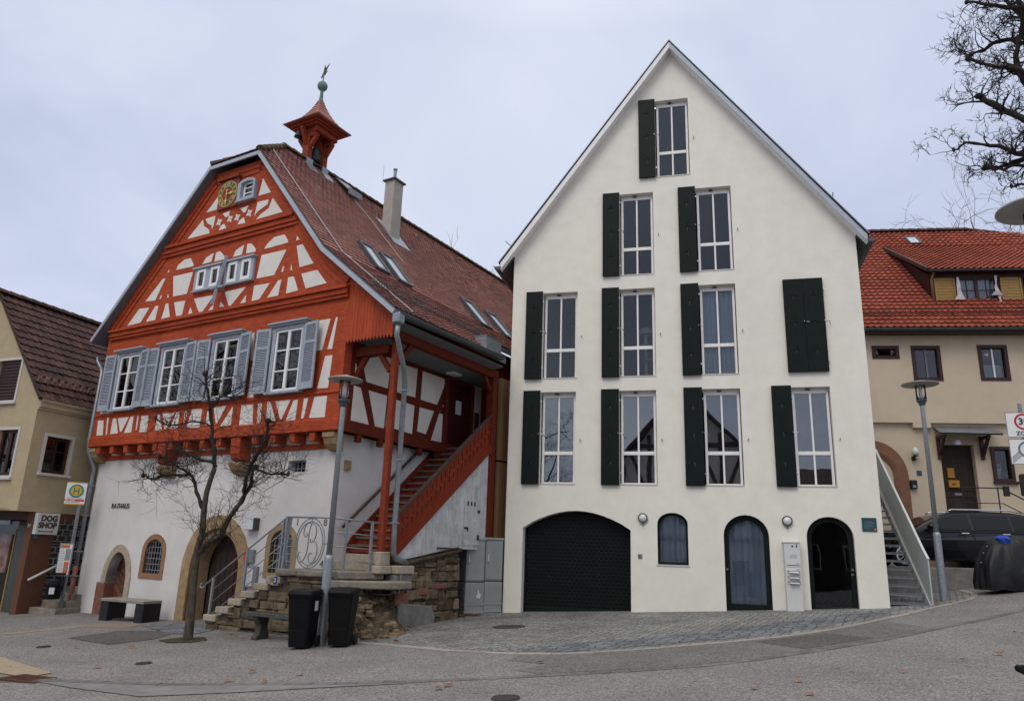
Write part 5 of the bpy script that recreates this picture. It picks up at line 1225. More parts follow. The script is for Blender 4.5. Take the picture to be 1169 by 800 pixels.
# letter box column beside the doors
lb = thing('letter_box_column', 'white free standing letter box column between the two glass doors', 'letter boxes', wpt(6.82, -.12, 0), WA)
MB().box(-.185, .165, -.14, .115, .40, 2.13).build('column', 'dirty_white', lb, bevel=.008)
MB().box(-.20, .18, -.155, .115, 2.13, 2.155).build('cap', 'dirty_white', lb)
text('1', .10, 'ink', lb, (.085, -.145, 2.06), name='house_number', bold=.004)
MB().ydisc(-.005, 2.055, .022, -.146, -.14, 12).build('camera_eye', 'ink', lb)
MB().box(-.07, .08, -.144, -.14, 1.80, 1.87).build('bell_panel', 'lens', lb)
for i, z in enumerate((1.66, 1.52, 1.40, 1.29)):
    f = MB().box(-.16, .145, -.150, -.14, z - .055, z + .052).build('letter_flap', 'dirty_white', lb, bevel=.003)
    MB().box(-.14, .125, -.153, -.150, z - .026, z - .012 + .01 * (i > 0)).build('slot', 'ink', f)
    MB().box(.05, .12, -.152, -.150, z + .02, z + .035).build('name_plate', 'grey_ink', f)
    if i > 0: MB().add([(-.12, -.15, z - .02), (.11, -.15, z - .022), (.09, -.24, z - .05), (-.10, -.235, z - .045), (-.12, -.15, z - .012), (.11, -.15, z - .012), (.09, -.24, z - .042), (-.10, -.235, z - .037)], [(0, 1, 2, 3), (7, 6, 5, 4), (2, 3, 7, 6), (1, 2, 6, 5), (0, 3, 7, 4)]).build('letter', 'paper', f)
# ================================================================== BEIGE HOUSE ON THE RIGHT
RA = -0.133083
RO_ = Vector((12.257, 22.930, 0))
RB = thing('beige_house', 'beige rendered house with orange tiled roof and wide dormer', 'house', RO_, RA)
RM = Matrix.Translation(RO_) @ Matrix.Rotation(RA, 4, 'Z')
XA, XB = -4.2, 11.5
wins = [(-.76, .06, 8.06, 8.49), (.42, 1.29, 7.35, 8.49), (2.39, 3.26, 7.36, 8.51), (5.2, 6.1, 7.36, 8.5)]
mb = MB().holed([(XA, 6.06), (XB, 6.06), (XB, 9.05), (XA, 9.05)], [rect(*w) for w in wins], 0, .35)
mb.build('upper_wall', 'beige_render', RB)
low = [[(1.01, 3.05), (1.99, 3.05), (1.99, 5.38), (1.01, 5.38)], [(2.44, 4.28), (3.05, 4.28), (3.05, 5.33), (2.44, 5.33)]]
mb = MB().holed([(XA, .4), (XB, .4), (XB, 6.06), (XA, 6.06)], low, .16, .5)
mb.box(XA, XA + .3, .35, 10, .4, 9.05).box(XB - .3, XB, .35, 10, .4, 9.05).box(XA, XB, 9.7, 10, .4, 9.05)
mb.build('lower_wall', 'beige_render', RB)
MB().box(XA, XB, .0, .2, 6.02, 6.06).build('jetty_ledge', 'beige_render', RB)
MB().sprism([(0.0, 6.02), (0, 5.86), (.16, 5.86), (.16, 6.02)], .25, .77).build('corbel', 'beige_render', RB, bevel=.01)
MB().box(XA + .3, XB - .3, 2.5, 2.6, .4, 9).build('inner_wall', 'room_dark', RB)
for i, (x0, x1, z0, z1) in enumerate(wins):
    w = MB().box(x0, x0 + .11, -.03, .12, z0, z1).box(x1 - .11, x1, -.03, .12, z0, z1).box(x0 + .11, x1 - .11, -.03, .12, z1 - .11, z1).box(x0 + .11, x1 - .11, -.03, .12, z0, z0 + .10).build('window', 'brown_frame', RB, bevel=.006)
    MB().box(x0 + .11, x1 - .11, .06, .066, z0 + .1, z1 - .11).build('pane', 'window_glass', w)
    if i:
        c = (x0 + x1) / 2; MB().box(c - .022, c + .022, .03, .08, z0 + .1, z1 - .11).build('glazing_bar', 'white_paint' if i == 2 else 'sign_grey', w)
        if i == 2: MB().box(x0 + .13, x1 - .13, .2, .21, z0 + .12, z0 + .55).build('net_curtain', 'net_curtain', w); MB().lathe([(.01, 0), (.08, .03), (.06, .07), (.09, .09), (.01, .12)], (x0 + .28, .1, z1 - .36), 9).build('window_star', 'paper', w)
# arched gateway of brown stone, bricked up
inn = arch(-1.75, -.29, 1.2, 4.35, 5.12, 20); outl = arch(-2.02, .0, 1.2, 4.35, 5.46, 20); k = len(inn); mb = MB()
mb.v = [(x, .10, z) for x, z in outl] + [(x, .10, z) for x, z in inn] + [(x, .17, z) for x, z in outl] + [(x, .25, z) for x, z in inn]
for i in range(1, k):
    j = (i + 1) % k
    mb.f += [(i, j, k + j, k + i), (k + i, k + j, 3 * k + j, 3 * k + i), (i, 2 * k + i, 2 * k + j, j)]
mb.build('stone_archway', 'arch_stone', RB)
mb = MB(); inn2 = arch(-1.62, -.42, 1.2, 4.35, 4.98, 20); out2 = [(x, z) for x, z in inn]
mb.v = [(x, .075, z) for x, z in out2] + [(x, .13, z) for x, z in inn2] + [(x, .17, z) for x, z in out2] + [(x, .25, z) for x, z in inn2]
for i in range(1, k):
    j = (i + 1) % k
    mb.f += [(i, j, k + j, k + i), (k + i, k + j, 3 * k + j, 3 * k + i), (i, 2 * k + i, 2 * k + j, j)]
mb.build('arch_moulding', 'arch_stone', RB)
l = MB().box(.15, .24, .04, .16, 4.86, 4.98).tube([(.2, .1, 4.92), (.2, .0, 4.90), (.2, -.02, 5.0)], .022, 6).box(.16, .28, -.06, .02, 4.98, 5.01).build('wall_lantern', 'ink', RB)
MB().lathe([(.05, 5.0), (.095, 5.04), (.11, 5.11), (.095, 5.18), (.06, 5.21), (.06, 5.24), (.02, 5.25)], (.22, -.02, 0), 16).build('lantern_globe', 'milk_glass', l, smooth=True)
n_ = MB().box(.26, .40, .14, .16, 4.41, 4.56).build('house_number_plate', 'plaque_teal', RB)
MB().box(.02, .20, .03, .16, 4.0, 4.26).build('letter_box', 'ink', RB, bevel=.01)
MB().box(.06, .16, .024, .03, 4.03, 4.10).build('letter_box_slot', 'zinc', RB)
# canopy, door, window
cn = MB().slab([(.80, -.50, 5.60), (2.56, -.50, 5.58), (2.45, .16, 5.86), (.90, .16, 5.86)], (0, 0, .04)).build('door_canopy', 'old_timber_brown', RB)
MB().slab([(.76, -.54, 5.64), (2.62, -.54, 5.62), (2.48, .16, 5.91), (.87, .16, 5.91)], (0, 0, .025)).build('canopy_roofing', 'zinc', cn)
for x in (.92, 2.16):
    MB().box(x, x + .09, .06, .16, 4.92, 5.62).box(x, x + .09, -.42, .06, 5.52, 5.60).bar((x + .045, .08, 5.05), (x + .045, -.36, 5.54), .08, .08, up=(1, 0, 0)).build('canopy_bracket', 'brown_frame', cn)
MB().lathe([(.03, 5.5), (.09, 5.46), (.11, 5.38), (.1, 5.33), (.01, 5.32)], (1.42, -.1, 0), 12).build('canopy_lamp', 'milk_glass', cn)
d = MB().box(1.01, 1.99, .36, .42, 3.05, 5.38).build('house_door', 'old_oak', RB)
mb = MB()
for x0, x1, z0, z1 in ((1.10, 1.9, 3.2, 3.85), (1.10, 1.9, 4.0, 4.9), (1.10, 1.9, 4.98, 5.28)): mb.holed(rect(x0, x1, z0, z1), [rect(x0 + .05, x1 - .05, z0 + .05, z1 - .05)], .34, .36)
mb.build('door_panel', 'old_oak', d)
MB().box(1.22, 1.42, .33, .34, 4.38, 4.68).build('door_notice', 'paper_yellow', d)
yb = MB().box(1.20, 1.50, .24, .34, 4.08, 4.30).build('yellow_letter_box', 'paper_yellow', d, bevel=.01)
MB().box(1.28, 1.38, .235, .24, 4.16, 4.2).build('slot', 'ink', yb)
MB().box(1.36, 1.60, .335, .34, 3.86, 3.92).build('letter_plate', 'grey_ink', d)
w = MB().box(2.44, 2.54, .10, .3, 4.28, 5.33).box(2.95, 3.05, .10, .3, 4.28, 5.33).box(2.54, 2.95, .10, .3, 5.23, 5.33).box(2.54, 2.95, .10, .3, 4.28, 4.36).box(2.42, 3.12, .06, .3, 4.20, 4.28).build('window', 'brown_frame', RB, bevel=.006)
MB().box(2.54, 2.95, .22, .226, 4.36, 5.23).build('pane', 'window_glass', w)
mb = MB().box(2.56, 2.82, .40, .44, 4.80, 4.83).box(2.56, 2.82, .40, .44, 4.66, 4.69)
for i in range(6): mb.box(2.565 + i * .045, 2.583 + i * .045, .41, .43, 4.69, 4.80)
mb.box(2.60, 2.78, .38, .5, 4.38, 4.66).build('window_decoration', 'paper', w)
MB().tube([(2.78 + .09 * cos(a * .7), .35, 5.02 + .07 * sin(a * .7)) for a in range(0, 9)], .012, 5).build('wreath', 'paper_yellow', w)
MB().lathe([(.02, 0), (.11, .05), (.10, .13), (.02, .18)], (2.85, .36, 4.40), 9).build('flower_pot', 'poster_pink', w)
# roof with its main slope and a second slope turned away
sl_ = .985; ez, ey = 8.97, -.42
Z_ = lambda y: ez + sl_ * (y - ey)
ry = 5.55
mb = MB(); mb.slab([(XA, ey, Z_(ey)), (XB, ey, Z_(ey)), (XB, ry, Z_(ry) - 1.0), (5.1, ry, Z_(ry)), (XA, ry, Z_(ry))], (0, 0, -.16)); mb.slab([(XA, ry, Z_(ry)), (5.1, ry, Z_(ry)), (XB, ry, Z_(ry) - 1.0), (XB, 11, 9), (XA, 11, 9)], (0, 0, -.16))
rf = mb.build('roof', 'old_timber_brown', RB)
s_ = Vector((0, 1, sl_)); H = s_.normalized().length * sqrt(1 + sl_ ** 2) * (ry - ey)
dk = (1.05, 4.35)
def kp(a, b):
    x = a + XA; y = ey + b / sqrt(1 + sl_ ** 2)
    if x > 5.1 and b > H - (x - 5.1) * .20: return False
    return not (1.72 < x < 5.2 and 1.1 < y < 3.3)
mb = MB(); tiles(mb, (XA, ey - .02, ez - .02), (1, 0, 0), s_, XB - XA, H, .20, .262, style='inter', keep=kp, lift=.05)
mb.build('tiles', 'orange_tiles', rf)
mb = MB(); ridge_caps(mb, (XA, ry, Z_(ry) + .05), (5.1, ry, Z_(ry) + .05), r=.13, step=.36); ridge_caps(mb, (5.1, ry, Z_(ry) + .05), (XB, ry, Z_(ry) - .95), r=.13, step=.36)
mb.build('ridge_tiles', 'dark_pantiles', rf)
g = gutter((XA, ey - .09, ez - .05), (XB, ey - .09, ez - .05), .085, RB)
MB().box(XA, XB, ey - .02, ey + .02, ez - .2, ez - .03).box(XA, XB, ey, 0, ez - .14, ez - .12).build('eave_board', 'brown_frame', rf)
mb = MB()
for k in range(2): mb.tube([(XA, ey + .55, Z_(ey + .55) + .10 + k * .14), (5.0, ey + .55, Z_(ey + .55) + .10 + k * .14)], .012, 5)
x = XA
while x < 4.6: mb.bar((x, ey + .55, Z_(ey + .55)), (x, ey + .55, Z_(ey + .55) + .22), .014, .014); x += .16
mb.build('snow_guard', 'ink', rf)
n = Vector((0, -sl_, 1)).normalized(); a, b = Vector((2.62, 4.55, Z_(4.55))), Vector((3.02, 4.55, Z_(4.55))); c, d_ = Vector((3.02, 5.05, Z_(5.05))), Vector((2.62, 5.05, Z_(5.05)))
mb = MB(); [mb.bar(p + n * .05, q + n * .05, .06, .1, up=n) for p, q in ((a, b), (b, c), (c, d_), (d_, a))]; mb.build('skylight', 'dark_metal', rf)
MB().add([p + n * .075 for p in (a, b, c, d_)], [(0, 1, 2, 3)]).build('skylight_glass', 'skylight_glass', rf)
# dormer
dy, dz0, dz1 = .95, 10.24, 11.20
dx0, dx1 = 1.68, 5.2
dm = MB()
dm.slab([(dx0, dy, dz0), (dx0, dy, dz1), (dx0, dy + 3.2, Z_(dy + 3.2) - .1), (dx0, dy + .3, Z_(dy + .3) - .1)], (.06, 0, 0)); dm.slab([(dx1, dy, dz0), (dx1, dy, dz1), (dx1, dy + 3.2, Z_(dy + 3.2) - .1), (dx1, dy + .3, Z_(dy + .3) - .1)], (-.06, 0, 0))
dm.box(dx0, dx1, dy, dy + .1, dz0 - .25, dz0).box(dx0, dx0 + .09, dy - .02, dy + .1, dz0, dz1).box(dx1 - .09, dx1, dy - .02, dy + .1, dz0, dz1).box(dx0, dx1, dy - .02, dy + .1, dz1 - .10, dz1 + .12).box(2.38, 2.47, dy - .02, dy + .1, dz0, dz1).box(3.70, 3.79, dy - .02, dy + .1, dz0, dz1).box(4.45, 4.54, dy - .02, dy + .1, dz0, dz1)
do = dm.build('dormer', 'brown_frame', RB)
for x0 in (1.74, 3.80):
    mb = MB().box(x0, x0 + .64, dy - .07, dy - .03, dz0 + .03, dz1 - .12)
    for i in range(8): mb.box(x0 + .06, x0 + .58, dy - .085, dy - .07, dz0 + .07 + i * .10, dz0 + .155 + i * .10)
    mb.box(x0, x0 + .05, dy - .10, dy - .07, dz0 + .03, dz1 - .12).box(x0 + .59, x0 + .64, dy - .10, dy - .07, dz0 + .03, dz1 - .12)
    mb.build('dormer_shutter', 'ochre_wood', do)
mb = MB(); x0, x1 = 2.47, 3.70
mb.box(x0, x0 + .05, dy, dy + .05, dz0 + .02, dz1 - .1).box(x1 - .05, x1, dy, dy + .05, dz0 + .02, dz1 - .1).box((x0 + x1) / 2 - .05, (x0 + x1) / 2 + .05, dy - .01, dy + .05, dz0 + .02, dz1 - .1).box(x0, x1, dy, dy + .05, dz1 - .15, dz1 - .1).box(x0, x1, dy, dy + .05, dz0 + .02, dz0 + .07)
for xx in (2.78, 3.39): mb.box(xx - .012, xx + .012, dy + .01, dy + .045, dz0 + .07, dz1 - .15)
mb.box(x0 + .05, x1 - .05, dy + .012, dy + .043, dz0 + .43, dz0 + .455)
mb.build('dormer_window', 'brown_frame', do)
MB().box(x0, x1, dy + .03, dy + .034, dz0 + .05, dz1 - .12).build('pane', 'window_glass', do)
MB().box(x0, x1, dy + .12, dy + .125, dz0 + .05, dz1 - .1).build('net_curtain', 'net_curtain', do)
s2 = (Z_(4.3) - (dz1 + .12)) / (4.3 - dy + .25)
mb = MB(); o_ = Vector((dx0 - .15, dy - .25, dz1 + .12)); e_ = Vector((0, 1, s2))
mb.slab([o_, (5.9, dy - .25, dz1 + .12), (5.9, 4.3, Z_(4.3)), (dx0 - .15, 4.3, Z_(4.3))], (0, 0, -.08))
drf = mb.build('dormer_roof', 'brown_frame', RB)
mb = MB(); tiles(mb, o_ + Vector((0, 0, .01)), (1, 0, 0), e_, 4.35, e_.length * (4.3 - dy + .25) , .20, .25, style='inter', lift=.05); mb.build('dormer_tiles', 'orange_tiles', drf)
MB().bar(o_ + Vector((-.02, -.03, .02)), Vector((dx0 - .15, 4.25, Z_(4.25) + .03)), .10, .12).build('dormer_verge', 'dark_pantiles', drf)
MB().tube([(dx0 + .02, dy - .22, dz1 + .05), (dx0 - .02, dy - .1, dz1 - .15), (dx0 - .02, dy - .06, dz0 - .05)], .04, 8).build('dormer_pipe', 'pink_sandstone', do, smooth=True)
gutter((dx0 - .15, dy - .32, dz1 + .10), (5.9, dy - .32, dz1 + .10), .06, do)
mb = MB(); random.seed(5)
for cx_, cz_, hh in ((2.50, 10.30, .8), (3.66, 10.45, .7), (3.70, 10.15, .3)):
    vs = []
    for i in range(6):
        t = i / 5; w_ = .04 + .05 * random.random() + (.16 if i == 0 else 0); vs += [(cx_ + random.uniform(-.03, .03) - w_, dy - .14 - .05 * random.random(), cz_ + hh * t), (cx_ + random.uniform(-.03, .03) + w_ * .4, dy - .12 - .06 * random.random(), cz_ + hh * t)]
    mb.add(vs, [(2 * i, 2 * i + 1, 2 * i + 3, 2 * i + 2) for i in range(5)])
mb.build('torn_plastic_sheet', 'plastic_sheet', do)
# landing, steps and railing in front of the door
MB().box(.70, 2.2, -1.2, .16, .9, 2.98).build('door_landing', 'concrete', RB)
mb = MB()
for i in range(8): mb.box(2.2 + i * .28, 2.2 + (i + 1) * .28, -1.2, .16, .9, 3.05 - (i + 1) * .17)
mb.build('door_steps', 'concrete', RB)
y = -1.14; mb = MB()
mb.tube([(.95, y, 3.95), (2.0, y, 3.95), (4.4, y, 2.62)], .02, 6).tube([(.95, y, 3.52), (2.0, y, 3.52), (4.4, y, 2.2)], .014, 6)
for x, z in ((.95, 3.05), (1.9, 3.05), (3.1, 2.35), (4.3, 1.7)): mb.tube([(x, y, z), (x, y, z + .92)], .018, 6)
mb.build('door_railing', 'ink', RB)
MB().box(2.02, 2.17, y - .10, y - .02, 3.72, 4.0).build('meter_box', 'ink', RB, bevel=.01)

# ================================================================== SHOP HOUSE ON THE LEFT (x along the gable, y into the depth)
LA = radians(68.614 - 90)
LO = Vector((-12.609, 19.831, 0))
LB = thing('shop_house', 'ochre rendered corner house with dark pantiles and a small shop', 'house', LO, LA)
gw = [(-1.86, -.98, 5.28, 6.42), (-1.27, -.54, 3.24, 4.46)]
sideh = [(.43, 1.19, 3.36, 4.34)]
HL = 10.0
mb = MB().holed([(-4.84, 2.34), (0, 2.34), (0, 5.35), (-2.42, 8.41), (-4.84, 5.35)], [rect(*w) for w in gw], 0, .3)
mb.box(-4.84, -4.54, .3, HL, 2.34, 5.35).box(-4.54, -.3, .0, 1.3, 2.34, 2.40)
mb.build('gable_wall', 'ochre_render', LB)
mb = MB().holed([(0.3, 2.34), (HL, 2.34), (HL, 5.35), (.3, 5.35)], [rect(*w) for w in sideh], 0, .3)
mb.v = [(-y, x, z) for x, y, z in mb.v]
mb.build('side_wall', 'ochre_render', LB)
MB().box(0, .05, .0, HL, 5.0, 5.06).box(0, .09, .0, HL, 5.06, 5.2).box(0, .14, .0, HL, 5.2, 5.32).build('eave_cornice', 'ochre_render', LB)
MB().box(-4.5, -.35, 1.6, 1.7, 2.4, 5.3).build('inner_wall', 'room_dark', LB)
for i, (x0, x1, z0, z1) in enumerate(gw):
    w = MB().holed(rect(x0 - .07, x1 + .07, z0 - .05, z1 + .07), [rect(x0, x1, z0, z1)], -.02, .02).box(x0 - .1, x1 + .1, -.08, .05, z0 - .11, z0 - .05).build('window_surround', 'white_trim', LB)
    c = (x0 + x1) / 2
    MB().box(x0, x0 + .08, .08, .15, z0, z1).box(x1 - .08, x1, .08, .15, z0, z1).box(x0 + .08, x1 - .08, .08, .15, z1 - .08, z1).box(x0 + .08, x1 - .08, .08, .15, z0, z0 + .09).box(c - .05, c + .05, .075, .15, z0 + .09, z1 - .08).build('window_frame', 'brown_frame', w)
    MB().box(x0 + .08, x1 - .08, .11, .116, z0 + .08, z1 - .08).build('pane', 'old_glass', w)
    if i == 0:
        mb = MB()
        for k in range(12): mb.box(x0 + .05, x1 - .05, .04, .06, z0 + .05 + k * .09, z0 + .12 + k * .09)
        mb.build('blind', 'brown_frame', w)
    else: MB().box(x0 + .1, x1 - .1, .25, .26, z0 + .1, z1 - .1).build('net_curtain', 'net_curtain', w)
y0, y1, z0, z1 = sideh[0]
w = MB().box(-.01, .02, y0 - .08, y0, z0, z1 + .08).box(-.01, .02, y1, y1 + .08, z0, z1 + .08).box(-.01, .02, y0, y1, z1, z1 + .08).box(-.02, .09, y0 - .1, y1 + .1, z0 - .07, z0).build('window_surround', 'white_trim', LB)
mb = MB().box(-.14, -.08, y0, y0 + .08, z0, z1).box(-.14, -.08, y1 - .08, y1, z0, z1).box(-.14, -.08, y0 + .08, y1 - .08, z1 - .08, z1).box(-.14, -.08, y0 + .08, y1 - .08, z0, z0 + .09).box(-.13, -.09, (y0 + y1) / 2 - .02, (y0 + y1) / 2 + .02, z0, z1).box(-.13, -.09, y0, y1, (z0 + z1) / 2 + .1, (z0 + z1) / 2 + .13)
mb.build('window_frame', 'brown_frame', w)
MB().box(-.116, -.11, y0 + .05, y1 - .05, z0 + .05, z1 - .05).build('pane', 'old_glass', w)
MB().box(-.26, -.25, y0, y1, z0, z1).build('net_curtain', 'net_curtain', w)
MB().box(-.04, .0, .02, .03, 3.02, 3.05).build('wall_hook', 'ink', LB)
s3 = (8.41 - 5.35) / 2.42
mb = MB(); mb.slab([(.10, -.10, 5.35 - .1 * s3), (.10, HL, 5.35 - .1 * s3), (-2.42, HL, 8.41), (-2.42, -.10, 8.41)], (0, 0, .08)); mb.slab([(-4.94, -.10, 5.35 - .1 * s3), (-4.94, HL, 5.35 - .1 * s3), (-2.42, HL, 8.41), (-2.42, -.10, 8.41)], (0, 0, .08))
rf = mb.build('roof', 'old_timber_brown', LB)
mb = MB(); e_ = Vector((-1, 0, s3)); tiles(mb, (.14, -.12, 5.35 - .14 * s3 + .09), (0, 1, 0), e_, HL, e_.length * 2.56, .225, .29, style='pan', lift=.04, jit=.006)
mb.build('pantiles', 'dark_pantiles', rf)
mb = MB(); ridge_caps(mb, (-2.42, -.14, 8.53), (-2.42, HL, 8.53), r=.13, step=.34); mb.build('ridge_tiles', 'dark_pantiles', rf)
mb = MB(); i = 0.0
while i < HL:
    p = Vector((.14, i, 5.35 - .14 * s3 + .09)) + e_.normalized() * .62; mb.bar(p, p + Vector((.12, 0, .14)), .05, .03); mb.bar(p + Vector((.10, -.05, .15)), p + Vector((.10, .05, .15)), .03, .05); i += .225
mb.build('snow_hooks', 'plain_tiles', rf)
# ground floor: set back below the gable
mb = MB().box(-.23, 0, .5, .9, -1.2, 2.34); mb.build('corner_pier', 'brown_render', LB)
MB().box(-.02, .004, .9, 1.16, -1.2, 2.34).box(-.02, .0, 1.16, 2.6, 2.1, 2.34).box(-.02, 0, 2.6, HL, -1.2, 2.34).build('brown_side_wall', 'brown_render', LB)
gb = MB().box(-.06, -.02, 1.16, 2.6, -.9, 2.1).build('glass_block_window', 'glass_block', LB)
mb = MB(); random.seed(3); y = 1.16; z = -.8; row = 0
while z < 2.1:
    mb.box(-.02, .006, 1.16, 2.6, z, z + .022); y = 1.16 + (.0 if row % 2 else -.12); j = 0
    while y < 2.6:
        if 1.16 < y: mb.box(-.02, .006, y, y + .022, z, z + .15)
        if (j + row) % 3 == 0 and y + .12 < 2.6 and y > 1.1: mb.box(-.02, .006, y + .02, y + .24, z + .075, z + .09)
        y += .25; j += 1
    z += .15; row += 1
mb.build('block_joints', 'grey_ink', gb)
MB().box(-4.84, -.3, 1.3, 1.4, -1.2, 2.34).build('shop_back_wall', 'black_board', LB)
MB().box(-.98, -.62, .85, 1.3, -1.2, 2.1).build('tiled_pillar', 'green_tile', LB)
MB().box(-4.84, -.23, .5, 1.3, 2.12, 2.34).build('shop_lintel', 'dark_red_door', LB)
MB().box(-1.7, -.75, .42, .5, 2.0, 2.10).build('awning_box', 'zinc', LB)
pb = MB().box(-1.9, -1.22, .88, .94, .75, 1.75).build('shop_poster', 'poster_pink', LB)
MB().box(-1.08, -1.03, .86, .95, -.9, 1.9).build('shop_window_frame', 'ochre_wood', LB)
MB().box(-4.8, -1.1, 1.0, 1.02, -.7, 2.1).build('shop_window', 'old_glass', LB)
MB().box(-3, -.2, .2, 1.3, -1.2, -.31).build('shop_step', 'tan_paving', LB)
# hanging sign on the side wall
sg = MB().box(0, .12, .52, 1.17, 1.77, 2.32).build('shop_sign', 'dirty_white', LB, bevel=.008)
R90 = (pi / 2, 0, pi / 2)
text('DOG', .20, 'brown_ink', sg, (.124, .86, 2.18), name='lettering', rot=R90, bold=.010)
text('SHOP', .20, 'brown_ink', sg, (.124, .84, 2.0), name='lettering', rot=R90, bold=.010)
mb = MB().tube([(.122, .64, 1.85), (.122, .98, 1.85)], .012, 6)
for yy in (.62, 1.0):
    for zz in (1.837, 1.867): mb.lathe([(.001, -.018), (.018, 0), (.001, .018)], (.122, yy, zz), 8)
mb.build('bone_emblem', 'ink', sg)
MB().box(.0, .1, .56, .64, 1.66, 1.77).build('sign_bracket', 'plaque_teal', sg)
text('20', .12, 'paper', LB, (-.12, .494, 1.98), name='house_number')
MB().tube([(.10, .60, .62), (.10, 1.75, 1.17)], .035, 8).tube([(.0, .85, .66), (.1, .85, .73)], .02, 6).build('side_handrail', 'white_trim', LB, smooth=True)
for i in range(5):
    MB().box(.02, 1.0 - .03 * i, .50 + i * .33, 3.0, -1.0, -.22 + i * .165).build('entrance_step', 'step_stone', LB, bevel=.012)
# ================================================================== STREET AND TERRACE
THM = Matrix.Translation((-11.408, 21.115, 0)) @ Matrix.Rotation(TA, 4, 'Z')
def tpt(u, v, z): return THM @ Vector((u, v, z))
random.seed(21)
def block(mb, x0, x1, y0, y1, z0, z1, j=.012):
    """a hand-dressed stone: box with chamfered, slightly shifted corners"""
    r = lambda: random.uniform(-j, j); c = .018
    vs = []
    for y, e in ((y0, c), (y0 + c, 0), (y1, 0)):
        for x, z in ((x0 + e, z0 + e), (x1 - e, z0 + e), (x1 - e, z1 - e), (x0 + e, z1 - e)):
            vs.append((x + r() * (y < y1), y + (r() if y == y0 else 0), z + r() * (y < y1)))
    n = len(mb.v); mb.v += vs
    mb.f += [(n, n + 1, n + 2, n + 3)]
    for l in (0, 4):
        for k in range(4): mb.f.append((n + l + k, n + l + 4 + k, n + l + 4 + (k + 1) % 4, n + l + (k + 1) % 4))
    mb.f.append((n + 11, n + 10, n + 9, n + 8))
def rubble(x0, x1, zlo, zhi, y0, d=.16, hmin=.11, hmax=.26, wmin=.22, wmax=.6):
    mb = MB(); z = min(zlo(x0), zlo(x1)) - .05
    top = max(zhi(x0), zhi(x1), zhi((x0 + x1) / 2))
    while z < top:
        h = random.uniform(hmin, hmax); x = x0 + random.uniform(-.2, 0)
        while x < x1:
            w = random.uniform(wmin, wmax); a, b = max(x, x0), min(x + w, x1)
            if b - a > .07:
                q1, q2 = random.choice((0, 0, 0, .06, -.05)), 0
                zt = min(z + h - .012 + q1, min(zhi(a), zhi(b))); zb = z
                if zt - zb > .05:
                    if h > .19 and random.random() < .3:
                        m_ = zb + (zt - zb) * random.uniform(.4, .6); block(mb, a + .008, b - .008, y0 + random.uniform(-.02, .02), y0 + d, zb, m_ - .008); block(mb, a + .008, b - .008, y0 + random.uniform(-.02, .02), y0 + d, m_ + .004, zt)
                    else: block(mb, a + .008, b - .008, y0 + random.uniform(-.025, .02), y0 + d, zb, zt)
            x += w
        z += h
    return mb
RTEX = bpy.data.textures.new('stone_noise', 'CLOUDS'); RTEX.noise_scale = .16; RTEX.noise_depth = 3
def rough(o, k=.055, lv=3):
    b = o.modifiers.new('bevel', 'BEVEL'); b.width = .014; b.segments = 1; b.limit_method = 'ANGLE'; b.angle_limit = radians(40)
    sd = o.modifiers.new('sub', 'SUBSURF'); sd.subdivision_type = 'SIMPLE'; sd.levels = sd.render_levels = lv
    d = o.modifiers.new('rough', 'DISPLACE'); d.texture = RTEX; d.texture_coords = 'LOCAL'; d.strength = k; d.mid_level = .5
    return o
# --- stone stair and terrace in front of the town hall
TF = -.95
ter = thing('stone_terrace', 'rubble stone terrace with side steps before the white town hall wall', 'terrace', (-11.408, 21.115, 0), TA)
st_x = [6.42, 6.78, 7.14, 7.50, 7.86, 8.20]; st_z = [.22, .40, .58, .75, .92, 1.07]
ztop = lambda x: max([-.1] + [z - .10 for s, z in zip(st_x, st_z) if x >= s - .01] + ([1.10] if x >= 8.36 else []))
mb = rubble(6.45, 9.95, lambda x: -.25, ztop, TF, hmin=.14, hmax=.30, wmin=.2, wmax=.7); rough(mb.build('rubble_wall', 'rubble_stone', ter))
mb = MB()
for a, b, z in [(6.5, 6.85, .10), (6.85, 7.2, .30), (7.2, 7.55, .47), (7.55, 7.9, .64), (7.9, 8.25, .82), (8.25, 9.93, 1.09)]: mb.box(a, b, TF + .07, -.02, -.6, z)
mb.build('mortar_core', 'mortar', ter)
for i, (x, z) in enumerate(zip(st_x, st_z)):
    MB().box(x - .03, x + .37, TF - .03, -.02, z - .13, z).build('stone_step', 'pale_stone', ter, bevel=.014)
mb = MB(); block(mb, 8.45, 9.05, TF - .07, -.01, 1.11, 1.235, .006); block(mb, 9.06, 9.92, TF - .07, -.01, 1.11, 1.23, .006)
mb.build('coping_slab', 'step_stone', ter, bevel=.008)
MB().box(8.30, 8.52, TF - .03, TF + .2, .90, 1.09).build('quoin', 'pale_stone', ter, bevel=.012)
np_ = MB().box(8.42, 8.505, TF - .042, TF - .03, .93, 1.08).build('number_plate', 'blue_enamel', ter)
text('2', .10, 'paper', np_, (8.462, TF - .045, 1.0), name='house_number', bold=.004)
